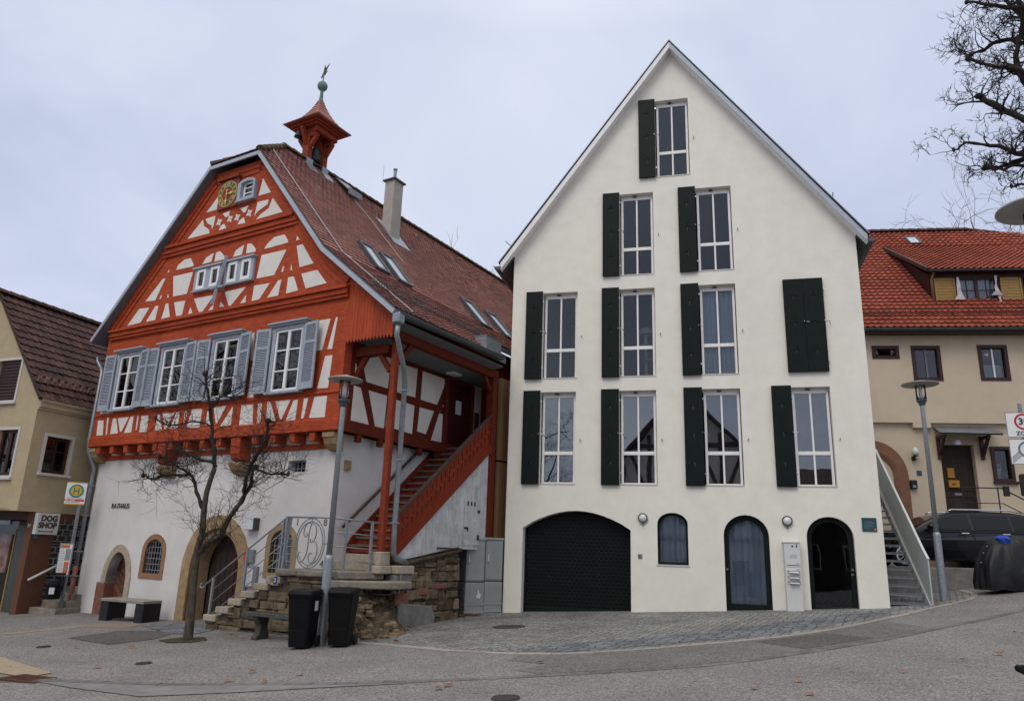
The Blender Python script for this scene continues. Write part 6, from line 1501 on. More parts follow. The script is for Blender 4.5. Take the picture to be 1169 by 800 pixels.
# slabs and stone steps up to the timber stair
mb = MB(); mb.zprism([(9.85, TF + .02), (10.30, .06), (10.30, .2), (8.95, .2), (8.95, TF + .02)], 1.08, 1.235); mb.zprism([(9.72, TF - .02), (9.86, TF - .06), (10.86, -.30), (10.86, .42), (10.30, .42), (10.30, .0), (9.80, TF + .05)], .92, 1.065)
mb.build('landing_slab', 'step_stone', ter, bevel=.02)
MB().box(8.94, 10.08, .14, .6, 1.235, 1.40).box(8.94, 10.08, .40, .62, 1.40, 1.57).build('stone_step', 'pale_stone', ter, bevel=.012)
MB().box(10.03, 10.42, -.10, .28, 1.20, 1.36).box(10.07, 10.38, -.06, .26, 1.36, 1.63).box(10.30, 10.56, .28, .86, 1.20, 1.365).build('post_plinth', 'pale_stone', ter, bevel=.015)
MB().box(10.22, 10.52, .30, .86, 1.0, 1.19).build('grey_block', 'concrete', ter, bevel=.02)
MB().tube([(10.50, .5, 1.36), (10.56, .42, 1.34), (10.56, .40, .86), (10.5, .1, .80), (10.1, -.4, .82)], .010, 5).build('loose_cable', 'galvanised', ter)
# rubble wall below the white boarding
RW = thing('rubble_wall', 'weathered rubble wall with grey concrete patch below the white boarding', 'wall', tpt(10.32, 0, 0), TA + pi / 2)
wz = lambda x: 1.30 + (.15 * (x - .6) if x > .6 else 0) if x < 2.9 else 1.66
mb = rubble(.45, 2.90, lambda x: .0, wz, -.02, hmin=.15, hmax=.30, wmin=.2, wmax=.65); rough(mb.build('stones', 'rubble_stone', RW))
MB().holed([(.45, -.4), (2.9, -.4), (2.9, 1.7), (.6, 1.34), (.45, 1.3)], [], .05, .3).build('mortar_core', 'mortar', RW)
MB().prism([(.62, -.1), (1.75, -.1), (1.95, .30), (1.78, .52), (.62, .62)], -.075, .0).build('concrete_patch', 'concrete', RW, bevel=.02)
mb = MB(); mb.prism([(.62, 1.36), (2.9, 1.70), (2.9, 1.74), (.62, 1.40)], -.05, .1); mb.build('earthy_top', 'earth', RW)
mb = MB(); block(mb, .50, .95, -.06, .1, .58, .80); block(mb, 1.3, 1.62, -.05, .1, .75, .90); block(mb, 1.9, 2.35, -.05, .1, .86, .98); mb.build('red_stones', 'red_sandstone', RW)
# earth bank under the slabs
def bank():
    mb = MB(); n, m = 34, 30; random.seed(8)
    hn = [[random.uniform(-1, 1) for _ in range(m + 1)] for _ in range(n + 1)]
    for j in range(m + 1):
        for i in range(n + 1):
            u = 9.5 + 1.75 * i / n; v = -1.75 + 2.75 * j / m
            p = tpt(u, v, 0); g = G(p.x, p.y)
            # distance inwards from the toe line
            dx = (11.05 - u) / 1.0; dy = (v + 1.55) / .95; k = max(0, min(dx, dy, 1.15)); k = k * k * (3 - 2 * min(k, 1.0)) if k < 1 else 1.0
            k *= max(0, min(1, (.62 - v) / .45)) if v > .17 else 1; h = (.95) * k + hn[i][j] * .035 * (k > .03) + .06 * sin(u * 9 + v * 5) * min(1, k * 4) * (1 - .5 * k)
            mb.v.append((p.x, p.y, g - .04 + max(0, h * (1.0 if u > 9.9 else .75))))
    mb.f = [(j * (n + 1) + i, j * (n + 1) + i + 1, (j + 1) * (n + 1) + i + 1, (j + 1) * (n + 1) + i) for j in range(m) for i in range(n)]
    tag(rough(mb.build('earth_bank', 'earth', fix=False, smooth=True), .16, 2), kind='structure')
bank()
mb = MB(); random.seed(4)
for i in range(95):
    u, v = random.uniform(9.95, 11.1), random.uniform(-1.5, .0); t = max(0, min((11.05 - u), (v + 1.55) / .95, 1)); p = tpt(u, v, 0); s = random.uniform(.03, .12)
    z = G(p.x, p.y) + .95 * t * t * (3 - 2 * t) - .02; pr = []
    a0 = random.random() * 3
    vs = []
    for q in range(3):
        for k in range(6):
            a = a0 + 2 * pi * k / 6; r = s * (1, .95, .55)[q] * random.uniform(.75, 1.15); vs.append((p.x + r * cos(a), p.y + r * sin(a) * .8, z + s * (-.3, .4, .75)[q]))
    n = len(mb.v); mb.v += vs; mb.f += [(n + q * 6 + k, n + q * 6 + (k + 1) % 6, n + q * 6 + 6 + (k + 1) % 6, n + q * 6 + 6 + k) for q in range(2) for k in range(6)] + [tuple(n + 12 + k for k in range(6))]
tag(mb.build('bank_rubble', 'rubble_stone'), 'loose brown rubble stones lying on the earth bank under the slabs', 'rubble', kind='stuff')
mb = MB()
for i in range(150):
    c = random.choice(((10.62, .15, .62), (10.55, .35, .75), (10.45, -.3, .45), (10.6, .1, .3))); p = tpt(c[0] + random.gauss(0, .06), c[1] + random.gauss(0, .10), c[2] + random.gauss(0, .12)); s = random.uniform(.015, .035); a = random.random() * 6
    d1_ = Vector((cos(a), sin(a), random.uniform(-.4, .8))) * s; d2_ = Vector((-sin(a), cos(a), random.uniform(-.5, .5))) * s
    mb.add([p - d1_, p + d2_ * .7, p + d1_, p - d2_ * .7], [(0, 1, 2, 3)])
tag(mb.build('ivy', 'ivy', fix=False), 'small green ivy tuft growing by the corner of the rubble wall', 'ivy', kind='stuff')
# --- railing with the curly initial
RL = thing('terrace_railing', 'grey iron terrace railing with an oval curly letter B', 'railing', (-11.408, 21.115, 0), TA)
ry_ = TF + .04
r6 = .016
sl0 = [(6.20, .78), (8.52, 2.26)]
mb = MB()
mb.tube([(8.52, ry_, 2.26), (9.76, ry_, 2.255), (10.24, -.02, 2.20)], .020, 7)
mb.tube([(6.24, ry_, .80), (8.52, ry_, 2.26)], .020, 7)
mb.tube([(6.24 - .07 + .07 * cos(a * .5), ry_, .80 - .055 * sin(a * .5) - .002 * a) for a in range(0, 10)] , .016, 6)
mb.build('top_rail', 'galvanised', RL, smooth=True)
mb = MB(); sl_k = (2.26 - .80) / (8.52 - 6.24)
for k in (.26, .52, .78): MB().tube([(6.50, ry_, .80 + .26 * sl_k - k), (8.52, ry_, 2.26 - k)], .011, 5).build('rail_bar', 'galvanised', RL, smooth=True)
for k in (.27, .54, .81): MB().tube([(9.80, ry_ + .05, 2.25 - k), (10.24, -.03, 2.20 - k)], .011, 5).build('rail_bar', 'galvanised', RL, smooth=True)
for x, zb in ((6.50, .15), (7.46, .7), (8.45, 1.2), (8.55, 1.22), (9.76, 1.22)):
    zt = .80 + (x - 6.24) * sl_k if x < 8.5 else 2.25
    MB().box(x - .022, x + .022, ry_ - .022, ry_ + .022, zb, zt).build('rail_post', 'galvanised', RL)
for t in (.28, .86):
    x, y = 9.80 + .44 * t, ry_ + .05 + (-.03 - ry_ - .05) * t; MB().box(x - .022, x + .022, y - .022, y + .022, 1.2, 2.22).build('rail_post', 'galvanised', RL)
mb = MB()
for q in range(3): mb.bar((8.50 + .03 * q, ry_, 1.25), (8.60 + .035 * q, ry_, 2.24), .018, .018)
mb.bar((8.66, ry_, 1.25), (8.56, ry_, 2.2), .016, .016)
mb.build('post_cluster', 'galvanised', RL)
oc, oz = 9.24, 1.75
mb = MB()
for a, b in ((.40, .485), (.345, .425)): mb.tube([(oc + a * cos(2 * pi * k / 36), ry_, oz + b * sin(2 * pi * k / 36)) for k in range(37)], .012, 5)
for x0, z0, x1, z1 in ((oc, oz + .42, oc, oz + .5), (oc, oz - .5, oc, oz - .42), (oc - .41, oz, oc - .34, oz), (oc + .34, oz, oc + .48, oz)): mb.tube([(x0, ry_, z0), (x1, ry_, z1)], .012, 5)
mb.build('oval_ring', 'galvanised', RL)
def bez(p, n=10):
    out = []
    for i in range(len(p) - 1):
        p0, p1, p2, p3 = p[max(i - 1, 0)], p[i], p[i + 1], p[min(i + 2, len(p) - 1)]
        for k in range(n):
            t = k / n; f = lambda a, b, c, d: .5 * (2 * b + (c - a) * t + (2 * a - 5 * b + 4 * c - d) * t * t + (3 * b - a - 3 * c + d) * t ** 3)
            out.append((f(p0[0], p1[0], p2[0], p3[0]), f(p0[1], p1[1], p2[1], p3[1])))
    return out + [p[-1]]
# the initial, drawn in units of the oval (x right, z up)
curls = [[(.02, .40), (-.03, .30), (-.05, .10), (-.05, -.08), (-.09, -.25), (-.17, -.36), (-.26, -.37), (-.31, -.29), (-.29, -.20), (-.24, -.19)],
         [(.0, .39), (-.10, .39), (-.18, .30), (-.19, .18), (-.14, .12), (-.09, .16), (-.11, .20)],
         [(.02, .40), (.10, .36), (.15, .24), (.13, .10), (.06, .02), (.0, .04), (.01, .08)],
         [(.08, .06), (.17, .0), (.21, -.14), (.18, -.28), (.10, -.38), (.02, -.36), (-.01, -.26), (.03, -.19), (.08, -.21)]]
mb = MB()
for c in curls: mb.tube([(oc + x, ry_, oz + z) for x, z in bez(c, 6)], .013, 5)
mb.build('initial', 'galvanised', RL, smooth=True)
for s, x, z in (('1', -.40, .40), ('8', .37, .40), ('4', .37, -.40)): text(s, .20, 'dark_metal', RL, (oc + x, ry_, oz + z), depth=.006, name='year_figure')

# --- trees
random.seed(77)
RMIN = [.0035]
def grow(mb, p, d, r, L, lvl, seg=5, bend=.25, up=.1):
    pts, rs = [Vector(p)], [r]; n = 4 if lvl > 1 else 3; d = Vector(d).normalized()
    for i in range(n):
        d = (d + Vector((random.gauss(0, bend), random.gauss(0, bend), random.gauss(up, bend)))).normalized()
        pts.append(pts[-1] + d * L / n); rs.append(r * (1 - .72 * (i + 1) / n))
    mb.tube(pts, rs, max(3, seg - (lvl < 2) - (lvl < 1)), cap=False)
    if lvl <= 0: return
    k = random.choice((2, 3, 3)) if lvl > 1 else random.choice((2, 3, 4))
    for i in range(k):
        t = random.uniform(.3, 1.0) * n; j = min(int(t), n - 1); q = pts[j].lerp(pts[j + 1], t - j)
        dd = (pts[j + 1] - pts[j]).normalized(); sd = Vector((random.gauss(0, 1), random.gauss(0, 1), random.gauss(.15, 1))); sd = (sd - dd * sd.dot(dd)).normalized()
        grow(mb, q, dd * random.uniform(.4, .9) + sd * random.uniform(.6, 1.1), max(RMIN[0], rs[j] * random.uniform(.5, .75)), L * random.uniform(.5, .8), lvl - 1, seg, bend, up)
tb = Vector((-5.933, 15.123, 0)); tb.z = G(tb.x, tb.y)
tu, tn = Vector((.932, -.362, 0)), Vector((.362, .932, 0))
PT = thing('pollarded_tree', 'small bare pollarded tree standing before the big arched portal', 'tree', (0, 0, 0))
PT.location = tb
def tp(u, z, y=0.0): return tu * u + tn * y + Vector((0, 0, z + .136))
tw = MB(); random.seed(5)
def limb(pts, r0, r1, ys=None, m='dark_bark', twigs=8, tl=.55, knob=True):
    P_ = []
    n = len(pts); ys = ys or [0] * n
    sm = bez([(a, b) for a, b in pts], 4); sy = bez([(y, 0) for y in ys], 4)
    V = [tp(a, b, y[0]) + Vector((random.gauss(0, .012), random.gauss(0, .012), random.gauss(0, .008))) for (a, b), y in zip(sm, sy)]
    R = [.62 * (r0 + (r1 - r0) * i / (len(V) - 1)) * random.uniform(.86, 1.2) for i in range(len(V))]
    o = MB().tube(V, R, 9).build('limb', m, PT, smooth=True)
    if knob: tw.lathe([(.01, -.05), (r1 * 1.3, -.02), (r1 * 1.5, .02), (r1 * .9, .05), (.01, .06)], tuple(V[-1]), 7)
    for i in range(int(twigs * 2.8)):
        k = int(len(V) * random.uniform(.35, 1.0)) ; k = min(k, len(V) - 1)
        grow(tw, V[k], (random.gauss(0, .7), random.gauss(0, .7), random.gauss(.35, .6)), .0085, tl * random.uniform(.5, 1.4), 2, 4, .24, .06)
    return o
trunk = [(.01, -.22), (-.01, .46), (-.05, 1.0), (-.06, 1.5), (.0, 1.83), (-.03, 2.26), (-.02, 2.65), (.09, 3.10)]
V = [tp(a, b) for a, b in bez(trunk, 4)]
R = [(.078 - .030 * i / (len(V) - 1)) * (1.22 - .22 * min(1, i / 4)) * random.uniform(.95, 1.06) for i in range(len(V))]
MB().tube(V, R, 12).build('trunk', 'bark', PT, smooth=True)
limb([(.09, 3.10), (.02, 3.45), (-.13, 3.73), (-.26, 4.24), (-.36, 4.7), (-.42, 5.02)], .075, .035, [0, 0, .05, .05, .0, -.1], twigs=12)
limb([(.02, 1.48), (.23, 1.65), (.55, 1.82), (.78, 2.22), (1.05, 2.49)], .085, .065, [0, -.05, -.1, -.15, -.2], m='bark', twigs=2, knob=False)
limb([(1.05, 2.49), (1.14, 2.76), (1.11, 3.09)], .06, .045, [-.2, -.15, -.05], twigs=9)
limb([(1.05, 2.49), (1.12, 2.71), (1.26, 3.09), (1.39, 3.36), (1.49, 3.64), (1.52, 3.95)], .062, .04, [-.2, -.25, -.35, -.3, -.3, -.3], twigs=14)
limb([(1.29, 3.05), (1.62, 2.95), (1.95, 2.95)], .035, .022, [-.35, -.2, -.1], twigs=7)
limb([(-.05, 2.30), (-.2, 2.48), (-.43, 2.76), (-.62, 2.99), (-1.1, 3.17), (-1.56, 3.38)], .062, .032, [0, 0, .1, .1, .2, .2], twigs=13)
limb([(-.62, 2.97), (-1.06, 2.96), (-1.35, 2.88), (-1.59, 2.94)], .045, .028, [.1, 0, -.1, -.15], twigs=9)
limb([(.09, 3.22), (-.12, 3.23), (-.39, 3.33), (-.78, 3.47)], .045, .03, [0, -.1, -.15, -.1], twigs=8)
limb([(-.19, 3.97), (-.76, 4.07), (-1.32, 4.0), (-1.64, 4.14)], .032, .018, [0, .1, .1, .0], twigs=9)
limb([(-.27, 4.28), (-.02, 4.41), (.23, 4.51), (.5, 4.46)], .03, .016, [0, -.1, -.2, -.2], twigs=8)
for i in range(34): grow(tw, tp(random.uniform(.1, .6), random.uniform(1.55, 1.85), -.08), (random.gauss(0, .4), random.gauss(-.3, .4), random.uniform(.5, 1.1)), .006, random.uniform(.4, .9), 1, 4, .18, .05)
tw.build('twigs', 'dark_bark', PT, fix=False)

def bare_tree(name, label, loc, H, r, seed, lv=4, m='dark_bark', spread=1.0, tilt=(0, 0, 0), start=.3, k0=9):
    random.seed(seed); t = thing(name, label, 'tree', loc, 0, None)
    mb = MB(); pts = [Vector((0, 0, -.3))]; d = Vector((tilt[0], tilt[1], 1)).normalized(); rs = [r * 1.25]
    for i in range(7):
        pts.append(pts[-1] + d * H / 7 * .8); rs.append(r * (1 - .8 * (i + 1) / 7)); d = (d + Vector((random.gauss(0, .08), random.gauss(0, .08), 0))).normalized()
    mb.tube(pts, rs, 9); mb.build('trunk', 'bark' if m == 'dark_bark' else m, t, smooth=True)
    cr = MB()
    for i in range(k0):
        tt = start + (1 - start) * (i + .3) / k0; j = min(int(tt * 7), 6); q = pts[j].lerp(pts[j + 1], tt * 7 - j); a = i * 2.4 + random.random()
        grow(cr, q, (cos(a) * spread, sin(a) * spread, .55), rs[j] * .55, H * random.uniform(.28, .42) * (1.15 - .5 * tt), lv, 6, .2, .06)
    grow(cr, pts[-1], (0, 0, 1), rs[-1], H * .25, lv - 1, 5)
    cr.build('crown', m, t, fix=False)
    return t
# the tree that reaches into the picture at the top right
RT = (14.75, 12.9)
random.seed(40)
rt = thing('street_tree', 'tall bare tree whose crooked branches hang in at the upper right', 'tree', (RT[0], RT[1], 1.79))
tu2, tn2 = Vector((.658, -.753, 0)), Vector((.753, .658, 0))
W2 = lambda u, z, y=0.0: tu2 * u + tn2 * y + Vector((0, 0, z - 1.79))
mb = MB().tube([W2(-1.3, 1.4), W2(-1.25, 4), W2(-1.4, 7), W2(-1.3, 9.5), W2(-1.45, 11.8), W2(-1.4, 13.6), W2(-1.6, 15.2)], [.36, .31, .28, .25, .20, .15, .09], 12); mb.build('trunk', 'bark', rt, smooth=True)
cr = MB(); tw2 = MB(); random.seed(12); RMIN[0] = .008
def bough(pts, r0, r1, dep, n_tw, tl=1.0):
    sm = bez(pts, 4); V = []
    for i, (u, z) in enumerate(sm): V.append(W2(u, z, dep * i / len(sm) + random.gauss(0, .03)) + Vector((0, 0, random.gauss(0, .025))))
    R = [(r0 + (r1 - r0) * i / (len(V) - 1)) * random.uniform(.82, 1.25) for i in range(len(V))]
    cr.tube(V, R, 8)
    cr.lathe([(.01, -.06), (r1 * 1.5, -.03), (r1 * 1.9, .02), (r1 * 1.1, .07), (.01, .08)], tuple(V[-1]), 7)
    for i in range(n_tw):
        k = min(len(V) - 1, int(len(V) * random.uniform(.3, 1.02))); d = (V[k] - V[max(0, k - 2)]).normalized()
        grow(tw2, V[k], d * .5 + Vector((random.gauss(0, .6), random.gauss(0, .6), random.gauss(.35, .5))), max(.012, R[k] * .45), tl * random.uniform(.45, 1.1), 3, 5, .33, .05)
bough([(-1.4, 9.6), (-2.3, 10.4), (-3.17, 11.29), (-3.95, 12.1), (-4.44, 12.64), (-4.65, 12.86)], .13, .055, -.6, 16, .85)
bough([(-1.4, 9.0), (-2.27, 9.9), (-3.24, 10.74), (-4.07, 11.28), (-4.58, 11.34), (-5.03, 11.47)], .12, .035, .5, 13, .7)
bough([(-3.6, 10.95), (-4.1, 11.08), (-4.52, 11.11), (-4.84, 11.28)], .05, .03, .1, 7, .5)
bough([(-1.4, 10.1), (-3.14, 10.84), (-4.08, 11.26), (-4.34, 11.48), (-4.98, 11.89), (-5.42, 11.83)], .10, .02, -.3, 14, .6)
bough([(-1.4, 10.9), (-1.99, 11.66), (-2.9, 13.26), (-3.7, 14.26), (-4.21, 14.72), (-4.93, 14.71)], .12, .03, .4, 18, .8)
bough([(-1.4, 10.6), (-2.08, 11.25), (-3.0, 12.49), (-3.81, 13.32), (-4.21, 13.58), (-4.81, 14.06)], .11, .03, -.5, 17, .75)
bough([(-1.5, 12.4), (-2.77, 12.96), (-3.3, 14.21), (-3.73, 15.22), (-4.03, 15.93)], .11, .04, .2, 14, .9)
bough([(-2.6, 12.1), (-3.37, 12.31), (-3.79, 13.2), (-3.91, 13.75), (-3.76, 14.34), (-3.62, 14.9)], .10, .05, .0, 14, .7)
bough([(-1.5, 13.0), (-2.87, 13.49), (-3.39, 14.89), (-3.91, 15.28), (-4.7, 15.86)], .10, .03, -.2, 14, .8)
bough([(-1.4, 9.2), (-2.4, 9.8), (-3.28, 10.44), (-3.98, 10.5), (-4.48, 10.75)], .08, .02, .3, 8, .55)
bough([(-1.3, 10), (-.4, 11), (.8, 12), (1.9, 12.6)], .13, .05, .5, 12, .9); bough([(-1.3, 12), (-.6, 13), (.2, 14.2), (.7, 15.4)], .11, .05, -.6, 12, .9)
cr.build('boughs', 'dark_bark', rt, smooth=True, fix=False)
tw2.build('twigs', 'dark_bark', rt, fix=False)
RMIN[0] = .012
bare_tree('background_tree', 'pale bare treetop beyond the ridge of the orange roof', (29.5, 42.0, 5.0), 18.6, .35, 12, lv=4, m='far_bark')
bare_tree('background_tree', 'pale bare treetop just showing above the town hall ridge', (-4.1, 40.0, -4.0), 19.3, .30, 9, lv=4, m='far_bark')

RMIN[0] = .008
# --- street lamps
def lamp(label, loc, H, R=.31, rz=0.0):
    t = thing('street_lamp', label, 'street lamp', loc, rz, 'disc topped street lamps')
    MB().lathe([(.085, -.3), (.085, .05), (.082, 1.45), (.078, 1.50), (.055, 1.53)], (0, 0, 0), 14).build('pole_base', 'galvanised', t, smooth=True)
    MB().lathe([(.055, 1.50), (.050, H - .62), (.050, H - .58)], (0, 0, 0), 12).build('pole', 'galvanised', t, smooth=True)
    MB().lathe([(.05, H - .60), (.075, H - .58), (.085, H - .52), (.115, H - .50), (.118, H - .45), (.05, H - .45)], (0, 0, 0), 18).build('lamp_cup', 'dark_metal', t)
    MB().lathe([(.104, H - .45), (.104, H - .10)], (0, 0, 0), 20).build('lamp_glass', 'lamp_glass', t, smooth=True)
    MB().lathe([(.04, H - .45), (.042, H - .24), (.03, H - .20), (.02, H - .12), (.02, H - .08)], (0, 0, 0), 10).build('bulb', 'milk_glass', t, smooth=True)
    mb = MB()
    for k in range(4): mb.tube([(.112 * cos(pi / 4 + k * pi / 2), .112 * sin(pi / 4 + k * pi / 2), H - .46), (.112 * cos(pi / 4 + k * pi / 2), .112 * sin(pi / 4 + k * pi / 2), H - .06)], .008, 5)
    mb.build('cage_rods', 'dark_metal', t)
    MB().lathe([(.03, H - .085), (R * .5, H - .092), (R * .97, H - .085), (R, H - .075), (R * .99, H - .06), (R * .55, H - .015), (.12, H + .0), (.06, H + .02), (.01, H + .025)], (0, 0, 0), 36).build('disc', 'lamp_disc', t, smooth=True)
    return t
mat('lamp_disc', (0.30, 0.29, 0.265), (0.36, 0.345, 0.315), scale=4, rough=0.5, metal=0.15, big=.3, bigscale=6, bigcol=(.22, .21, .19))
l1_ = (-3.178, 14.068); lamp('disc topped lamp post rising behind the two wheelie bins', (l1_[0], l1_[1], G(*l1_)), 4.84 , .33)
l2_ = (10.031, 17.87); lamp('disc topped lamp post beside the grey outdoor stair of the white house', (l2_[0], l2_[1], G(*l2_)), 5.12, .42)
l3_ = (4.90, 6.42); lamp('lamp post at the right edge with only its disc in view', (l3_[0], l3_[1], G(*l3_)), 4.58, .34)
mb = MB().lathe([(.0885, 1.0), (.0885, 1.02)], (0, 0, 0), 10)

# --- wheelie bins
def wheelie(label, loc, rz, h=.90, s=1.0):
    t = thing('wheelie_bin', label, 'wheelie bin', loc, rz, 'black wheelie bins')
    mb = MB(); w0, d0, w1, d1 = .165, .18, .212, .25
    def ring(z, k): 
        w, d = w0 + (w1 - w0) * k, d0 + (d1 - d0) * k; c = .03; return [(-w + c, -d, z), (w - c, -d, z), (w, -d + c, z), (w, d - c, z), (w - c, d, z), (-w + c, d, z), (-w, d - c, z), (-w, -d + c, z)]
    lv = [(0.03, 0), (.30, .33), (.305, .31), (.36, .40), (h - .14, .93), (h - .135, .99), (h - .085, 1.02), (h - .08, 1.1), (h - .04, 1.12)]
    for z, k in lv: mb.v += ring(z, k)
    for i in range(len(lv) - 1):
        for k in range(8): mb.f.append((8 * i + k, 8 * i + (k + 1) % 8, 8 * i + 8 + (k + 1) % 8, 8 * i + 8 + k))
    mb.f += [tuple(range(7, -1, -1)), tuple(range(8 * len(lv) - 8, 8 * len(lv)))]
    mb.build('body', 'black_plastic', t, bevel=.006)
    ld = MB(); lp = [(h - .045, 1.20, -.015), (h - .005, 1.22, -.02), (h + .0, 1.10, -.01), (h + .025, 1.06, 0), (h + .045, .9, .01), (h + .05, .3, .01)]
    for z, k, o in lp: ld.v += [(x, y + o + .0, zz + .02 * (y > 0)) for x, y, zz in ring(z, k)]
    for i in range(len(lp) - 1):
        for k in range(8): ld.f.append((8 * i + k, 8 * i + (k + 1) % 8, 8 * i + 8 + (k + 1) % 8, 8 * i + 8 + k))
    ld.f += [tuple(range(7, -1, -1)), tuple(range(8 * len(lp) - 8, 8 * len(lp)))]
    ld.build('lid', 'black_plastic', t, bevel=.006)
    MB().tube([(-.20, .27, h - .02), (-.20, .34, h + .0), (.20, .34, h + .0), (.20, .27, h - .02)], .016, 6).build('handle', 'black_plastic', t)
    for x in (-.195, .195):
        wm = MB().lathe([(.10, -.024), (.10, .024)], (0, 0, 0), 18).xf(Matrix.Translation((x, .24, .10)) @ Matrix.Rotation(pi / 2, 4, 'Y')); wm.build('wheel', 'rubber', t)
    MB().tube([(-.21, .24, .10), (.21, .24, .10)], .012, 6).build('axle', 'dark_metal', t)
    t.scale = (s, s, s)
    return t
for lab, (x, y), rz, lb_ in (('left wheelie bin of the pair, with a white sticker on its side', (-3.44, 13.74), radians(-10), 1), ('right wheelie bin of the pair, close against the lamp post', (-2.80, 13.86), radians(-4), 0)):
    b = wheelie(lab, (x, y, G(x, y)), rz, s=1.0)
    if lb_: MB().box(.216, .220, -.07, .06, .62, .78).build('sticker', 'paper', b)
wheelie('near wheelie bin cut by the right edge of the picture', (2.82, 3.62, G(2.82, 3.62)), radians(20), s=1.05)

# --- cable cabinets
cb0 = Vector((-.93, 18.92, 0)); cb0.z = G(cb0.x, cb0.y); ca = radians(28)
def cabinet(label, off, w, h, det):
    p = cb0 + Vector((cos(ca), sin(ca), 0)) * off
    t = thing('cable_cabinet', label, 'cabinet', (p.x, p.y, G(p.x, p.y) - .01), ca, 'grey cable cabinets')
    MB().box(0, w, 0, .44, .80, h - .03).build('cabinet', 'cabinet_grey', t, bevel=.012)
    MB().box(-.015, w + .01, -.02, .46, h - .03, h + .03).build('cap', 'cabinet_grey', t, bevel=.012)
    MB().box(.02, w - .02, .02, .42, .775, .80).build('joint', 'ink', t)
    MB().box(-.01, w + .005, -.012, .45, .30, .775).box(-.02, w + .01, -.02, .46, .23, .30).box(-.012, w + .005, -.015, .45, .0, .23).box(-.028, w + .015, -.03, .47, .06, .10).build('plinth', 'cabinet_grey', t, bevel=.012)
    d = MB().box(.025, w - .02, -.008, 0, .83, h - .06).build('door', 'cabinet_grey', t, bevel=.004)
    MB().box(.05, .075, -.03, -.008, 1.25, 1.42).build('handle', 'dirty_white', d, bevel=.004)
    MB().box(.052, .072, -.012, -.008, 1.20, 1.23).build('lock', 'ink', d)
    mb = MB()
    for i in range(2): mb.box(-.025, -.005, .03, .40, .42 + i * .18, .455 + i * .18)
    mb.build('side_rib', 'cabinet_grey', t, bevel=.006)
    if det == 0: MB().add([(w * .62, -.0135, .42), (w * .80, -.0135, .42), (w * .84, -.0135, .50), (w * .74, -.0135, .54), (w * .72, -.0135, .62), (w * .66, -.0135, .60), (w * .68, -.0135, .52), (w * .60, -.0135, .48)], [tuple(range(8))]).build('paint_patch', 'dirty_white', t)
    else: MB().holed(rect(.04, w - .06, .44, .68), [rect(.10, .20, .47, .65), rect(.24, .36, .47, .65)], -.0145, -.012).build('raised_panel', 'cabinet_grey', t)
cabinet('left cable cabinet with a white torn patch on its plinth', 0.0, .50, 1.80, 0)
cabinet('right cable cabinet tucked against the white house corner', .525, .47, 1.79, 1)

# --- benches
bp = tpt(3.34, -.62, 0); bz = G(bp.x, bp.y)
t = thing('bench', 'low bench with a pale weathered slab on two black boxes', 'bench', (bp.x, bp.y, bz + .02), TA + radians(4))
MB().box(-.76, .74, -.26, .26, .40, .47).build('seat', 'weathered_wood', t, bevel=.01)
for x in (-.62, .60): MB().box(x - .14, x + .14, -.24, .25, -.12, .40).build('leg', 'black_board', t, bevel=.006)
MB().box(-.46, .1, -.1, .1, -.08, .02).build('rail', 'dark_wood', t)
bp = tpt(9.58, -1.62, 0); bz = G(bp.x, bp.y)
t = thing('bench', 'dark plank bench on curved stone feet before the rubble terrace', 'bench', (bp.x, bp.y, bz), TA)
MB().box(-.98, .95, -.21, .21, .41, .455).build('seat', 'dark_wood', t, bevel=.008)
MB().box(-.98, .95, -.215, -.16, .395, .46).build('seat_edge', 'dark_metal', t, bevel=.006)
for x in (-.68, .62): MB().sprism([(-.16, -.1), (.16, -.1), (.16, .05), (.10, .2), (.14, .41), (-.18, .41), (-.17, .34), (-.08, .22), (-.10, .06), (-.17, .03)], x - .07, x + .07).build('foot', 'dark_stone', t, bevel=.015)

# --- bus stop
bx, by = -11.398, 20.476; bz = G(bx, by); bd = radians(22)
bs = thing('bus_stop', 'bus stop post with round green and yellow H sign', 'bus stop', (bx, by, bz), bd)
MB().lathe([(.045, -.2), (.045, 2.86), (.05, 2.88), (.05, 2.9)], (0, 0, 0), 12).build('pole', 'galvanised', bs, smooth=True)
sp = MB().box(-.36, .12, -.075, -.055, 2.78, 3.32).build('sign_plate', 'sign_white', bs, bevel=.004)
MB().box(-.36, .12, -.077, -.053, 3.32, 3.34).box(-.36, .12, -.077, -.053, 2.755, 2.78).build('sign_border', 'sign_yellow', sp)
MB().ydisc(-.115, 3.11, .175, -.080, -.075, 28).build('green_ring', 'sign_green', sp)
MB().ydisc(-.115, 3.11, .132, -.084, -.080, 28).build('yellow_disc', 'sign_yellow', sp)
MB().box(-.185, -.155, -.088, -.084, 3.02, 3.20).box(-.075, -.045, -.088, -.084, 3.02, 3.20).box(-.155, -.075, -.088, -.084, 3.095, 3.125).build('letter', 'sign_green', sp)
MB().box(-.36, .10, -.079, -.075, 2.845, 2.895).build('red_band', 'sign_red', sp)
mb = MB()
for a, b, z in ((-.30, -.16, 2.925), (-.13, -.06, 2.93), (-.05, .05, 2.915), (-.32, -.22, 2.81), (-.20, .0, 2.81)): mb.box(a, b, -.079, -.075, z, z + .014)
mb.build('sign_print', 'grey_ink', sp)
MB().box(-.24, -.12, -.081, -.079, 2.86, 2.88).box(-.34, -.28, -.081, -.079, 2.855, 2.885).build('band_print', 'paper', sp)
tt = MB().box(-.26, .06, -.09, -.04, .93, 1.76).build('timetable_case', 'zinc', bs, bevel=.008)
MB().box(-.24, .03, -.094, -.09, .97, 1.73).build('case_face', 'sign_white', tt)
